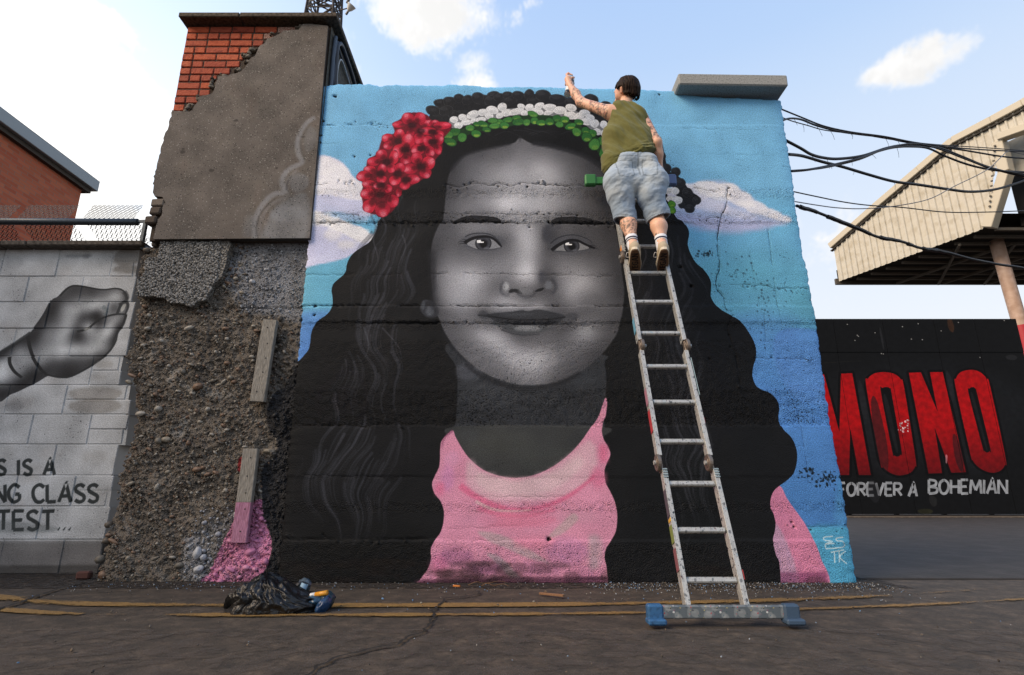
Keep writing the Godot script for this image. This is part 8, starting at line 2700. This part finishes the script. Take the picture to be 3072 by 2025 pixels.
# ------------------------------------------------------------------ on the ground
func make_small_things() -> void:
	rng.seed = 71
	make_bag()
	var st := new_st()
	box(st, at(Vector3(0.262, 0.018, -4.07), Basis(Vector3.UP, -0.65) * Basis(Vector3.BACK, 0.02)), Vector3(0.19, 0.014, 0.022), 0.002)
	tag(obj("wood_offcut", st, mat("8a684c", 0.8, ntex(0.03, [0.0, 1.0], ["c0b0a0", "ffffff"], 4, 101), 0.2)), "thin pale wooden offcut lying on the tarmac right of the cracked road", "offcut")
	st = new_st()
	tube(st, V3([-0.425, 0.016, -4.445, -0.375, 0.016, -4.425]), 0.008, 0.008, 8)
	tag(obj("cigarette_butt", smooth(st), mat("b06a2c", 0.8)), "small orange stub lying near the wall below the pink top", "stub")
	st = new_st()
	box(st, at(Vector3(-3.40, 0.035, -4.86), Basis(Vector3.UP, 0.2)), Vector3(0.10, 0.06, 0.07), 0.012)
	tag(obj("broken_brick", st, mat("4a2c25", 0.9)), "broken piece of red brick at the foot of the stony wall", "brick piece")
	# dry stalks by the wall
	for s in [[-0.32, -4.5, 0.3, "longer dry stalk lying along the foot of the mural"], [-0.22, -4.46, 0.2, "shorter dry stalk lying across the longer stalk by the mural"]]:
		st = new_st()
		var p := PackedVector3Array()
		var a := rng.randf_range(-0.5, 0.5)
		for k in 6:
			p.append(Vector3(s[0] + s[2] * k / 5.0 * cos(a), 0.014 + 0.02 * sin(k * 1.3) ** 2, s[1] + s[2] * k / 5.0 * sin(a)))
		tube(st, curve3(p, 3), 0.003, 0.0015, 5)
		tag(obj("dry_stalk", smooth(st), mat("6e5138", 0.9)), s[3], "stalk", "dry stalks by the wall")
	# flakes of paint and grit along the wall foot
	var mm := MultiMesh.new()
	mm.transform_format = MultiMesh.TRANSFORM_3D
	mm.use_colors = true
	mm.mesh = stone_mesh(75, 4, 5)
	mm.instance_count = 2300
	var tones := ["7d8a98", "989ca0", "5f7fa0", "4c4640", "5a524a", "3b3531", "8a867e", "6a5a4a", "443e39", "524a44"]
	for i in mm.instance_count:
		var right := rng.randf() < 0.62
		var x := rng.randf_range(0.6, 2.75) if right else rng.randf_range(-3.2, 2.6)
		var z := -4.66 + absf(rng.randfn(0, 0.28))
		if i % 12 == 0:
			x = rng.randf_range(-2.5, 2.6)
			z = rng.randf_range(-4.5, -2.4)
		var r := rng.randf_range(0.0016, 0.0040) * (1.0 if i % 60 else 2.0)
		mm.set_instance_transform(i, Transform3D(Basis.from_euler(Vector3(rng.randf() * 6, rng.randf() * 6, rng.randf() * 6)) * Basis.from_scale(Vector3(r * 1.6, r * 0.8, r)), Vector3(x, 0.008 + r * 0.5, z)))
		mm.set_instance_color(i, Color(tones[rng.randi() % tones.size()]).srgb_to_linear())
	var gm := mat("ffffff", 0.9)
	gm.vertex_color_use_as_albedo = true
	var mi := MultiMeshInstance3D.new()
	mi.name = "grit"
	mi.multimesh = mm
	mi.material_override = gm
	mi.set_meta("kind", "stuff")
	add_child(mi, true)
	tag(mi, "flakes of paint and grit scattered along the foot of the mural wall", "grit")

func make_bag() -> void:
	# a half-filled black bin bag: a slumped sack with sharp creases, mouth open to the right
	var c := Vector3(-1.39, 0.0, -3.66)
	var root := thing("bin_bag", "crumpled black plastic bin bag lying on the yellow lines", "bag", "", c)
	var n1 := noise(1.0, FastNoiseLite.TYPE_SIMPLEX_SMOOTH, 2, 112)
	n1.fractal_type = FastNoiseLite.FRACTAL_RIDGED
	var n2 := noise(1.0, FastNoiseLite.TYPE_SIMPLEX_SMOOTH, 2, 113)
	var prof := V([0, 0.10, 0.06, 0.135, 0.16, 0.165, 0.28, 0.185, 0.36, 0.205, 0.5, 0.178, 0.66, 0.155, 0.76, 0.12, 0.85, 0.105, 1.0, 0.09])
	var nu := 150
	var nv := 80
	var g: Array[PackedVector3Array] = []
	for i in nu + 1:
		var u := float(i) / nu
		var s := absf(2.0 * u - 1.0)
		var cap := pow(maxf(0.0, 1.0 - pow(s, 6.0)), 0.5)
		var top := pt(prof, u, false) * cap
		var deep := 0.175 * sqrt(1.0 - s * s * 0.8) * cap
		var row := PackedVector3Array()
		for k in nv + 1:
			var v := PI * k / nv
			# wrinkles run out of the gathered left corner, and across the slack side
			var k1 := Vector2(u + 0.04, sin(v) * 0.33)
			var fan := n1.get_noise_2d(atan2(k1.y, k1.x) * 4.6, k1.length() * 0.9) * exp(-k1.length_squared() * 7.0)
			var k2 := Vector2(u - 0.40, sin(v) * 0.33 - 0.36)
			var fan2 := n1.get_noise_2d(atan2(k2.y, k2.x) * 2.2 + 9.0, k2.length() * 1.3) * exp(-k2.length_squared() * 5.0)
			var slack := n1.get_noise_2d(u * 3.0 + v * 0.55 + 4.0, v * 0.8 - u * 0.8)
			var w := 1.0 + fan * 0.16 + fan2 * 0.15 + slack * 0.10 + n2.get_noise_2d(u * 2.4, v) * 0.14
			# one big flap that laps over the front
			var t := (u - 0.34) - (1.15 - v) * 0.30
			w += 0.10 * smoothstep(-0.012, 0.012, t) * smoothstep(0.42, 0.1, t) * smoothstep(0.15, 0.6, v)
			row.append(Vector3((u - 0.5) * 0.55 + n2.get_noise_2d(v * 1.4, u * 2.0 + 7.0) * 0.05, maxf(0.005, top * 0.82 * pow(sin(v), 0.6) * w), deep * cos(v) * w))
		g.append(row)
	var st := new_st()
	for i in nu:
		for k in nv:
			var o := (g[i][k] + g[i + 1][k + 1]) * 0.5 - Vector3((float(i) / nu - 0.5) * 0.5, 0.03, 0)
			quad(st, g[i][k], g[i][k + 1], g[i + 1][k + 1], g[i + 1][k], o)
	var plastic := mat("0d0d0e", 0.42, null, 1.0, ntex(0.016, [], [], 4, 114), 0.7)
	plastic.uv1_scale = Vector3.ONE / 0.3
	plastic.metallic_specular = 0.5
	obj("bag", smooth(st), plastic, root)
	# twisted corner standing up at the back
	st = new_st()
	for t in [[Vector3(-0.10, 0.12, -0.02), Vector3(-0.06, 0.165, -0.06), Vector3(-0.005, 0.15, -0.10), 0.03], [Vector3(0.04, 0.09, -0.08), Vector3(0.10, 0.13, -0.11), Vector3(0.15, 0.11, -0.12), 0.02]]:
		tube(st, curve3(PackedVector3Array([t[0], t[1], t[2]]), 4), t[3], t[3] * 0.25, 7)
	obj("bag_corner", st, plastic, root)
	# what spills from the mouth, each lying loose in it
	var tube1 := new_st()
	tube(tube1, V3([-1.16, 0.085, -3.64, -1.085, 0.10, -3.62]), 0.014, 0.014, 12)
	var pen := obj("marker_pen", smooth(tube1), mat("c98a24", 0.4))
	tag(pen, "yellow and white marker pen poking out of the bin bag", "marker")
	st = new_st()
	tube(st, V3([-1.215, 0.074, -3.655, -1.16, 0.085, -3.64]), 0.0142, 0.0142, 12)
	obj("cap", smooth(st), mat("c8c8c6", 0.4), pen)
	st = new_st()
	tube(st, V3([-1.28, 0.085, -3.74, -1.265, 0.13, -3.75]), 0.022, 0.022, 14, false)
	var roll := obj("paper_roll", smooth(st), mat("7f9fb8", 0.5))
	tag(roll, "small pale blue paper roll with orange inside, in the bin bag", "roll")
	st = new_st()
	tube(st, V3([-1.2795, 0.0865, -3.74, -1.266, 0.127, -3.75]), 0.0195, 0.0195, 14, false)
	obj("lining", smooth(st), mat("b8621c", 0.5), roll)
	var wrap := ["blue crumpled wrapper at the mouth of the bin bag", "dark teal wrapper under the marker pen", "grey blue wrapper behind the bin bag by the wall", "deep blue wrapper lowest at the mouth of the bin bag"]
	var wc := ["2c4a60", "1c343e", "3e4c58", "1e3a5c"]
	var wp := [Vector3(-1.17, 0.05, -3.63), Vector3(-1.09, 0.06, -3.66), Vector3(-1.31, 0.10, -3.86), Vector3(-1.10, 0.03, -3.60)]
	for i in 4:
		var o := obj("wrapper", stone_mesh(120 + i, 8, 11), mat(wc[i], 0.3, null, 1.0, ntex(0.03, [], [], 3, 115), 1.2))
		o.transform = Transform3D(Basis.from_euler(Vector3(i, i * 2, i * 0.7)) * Basis.from_scale(Vector3(0.06, 0.032, 0.045)), wp[i])
		tag(o, wrap[i], "wrapper", "wrappers in the bin bag")
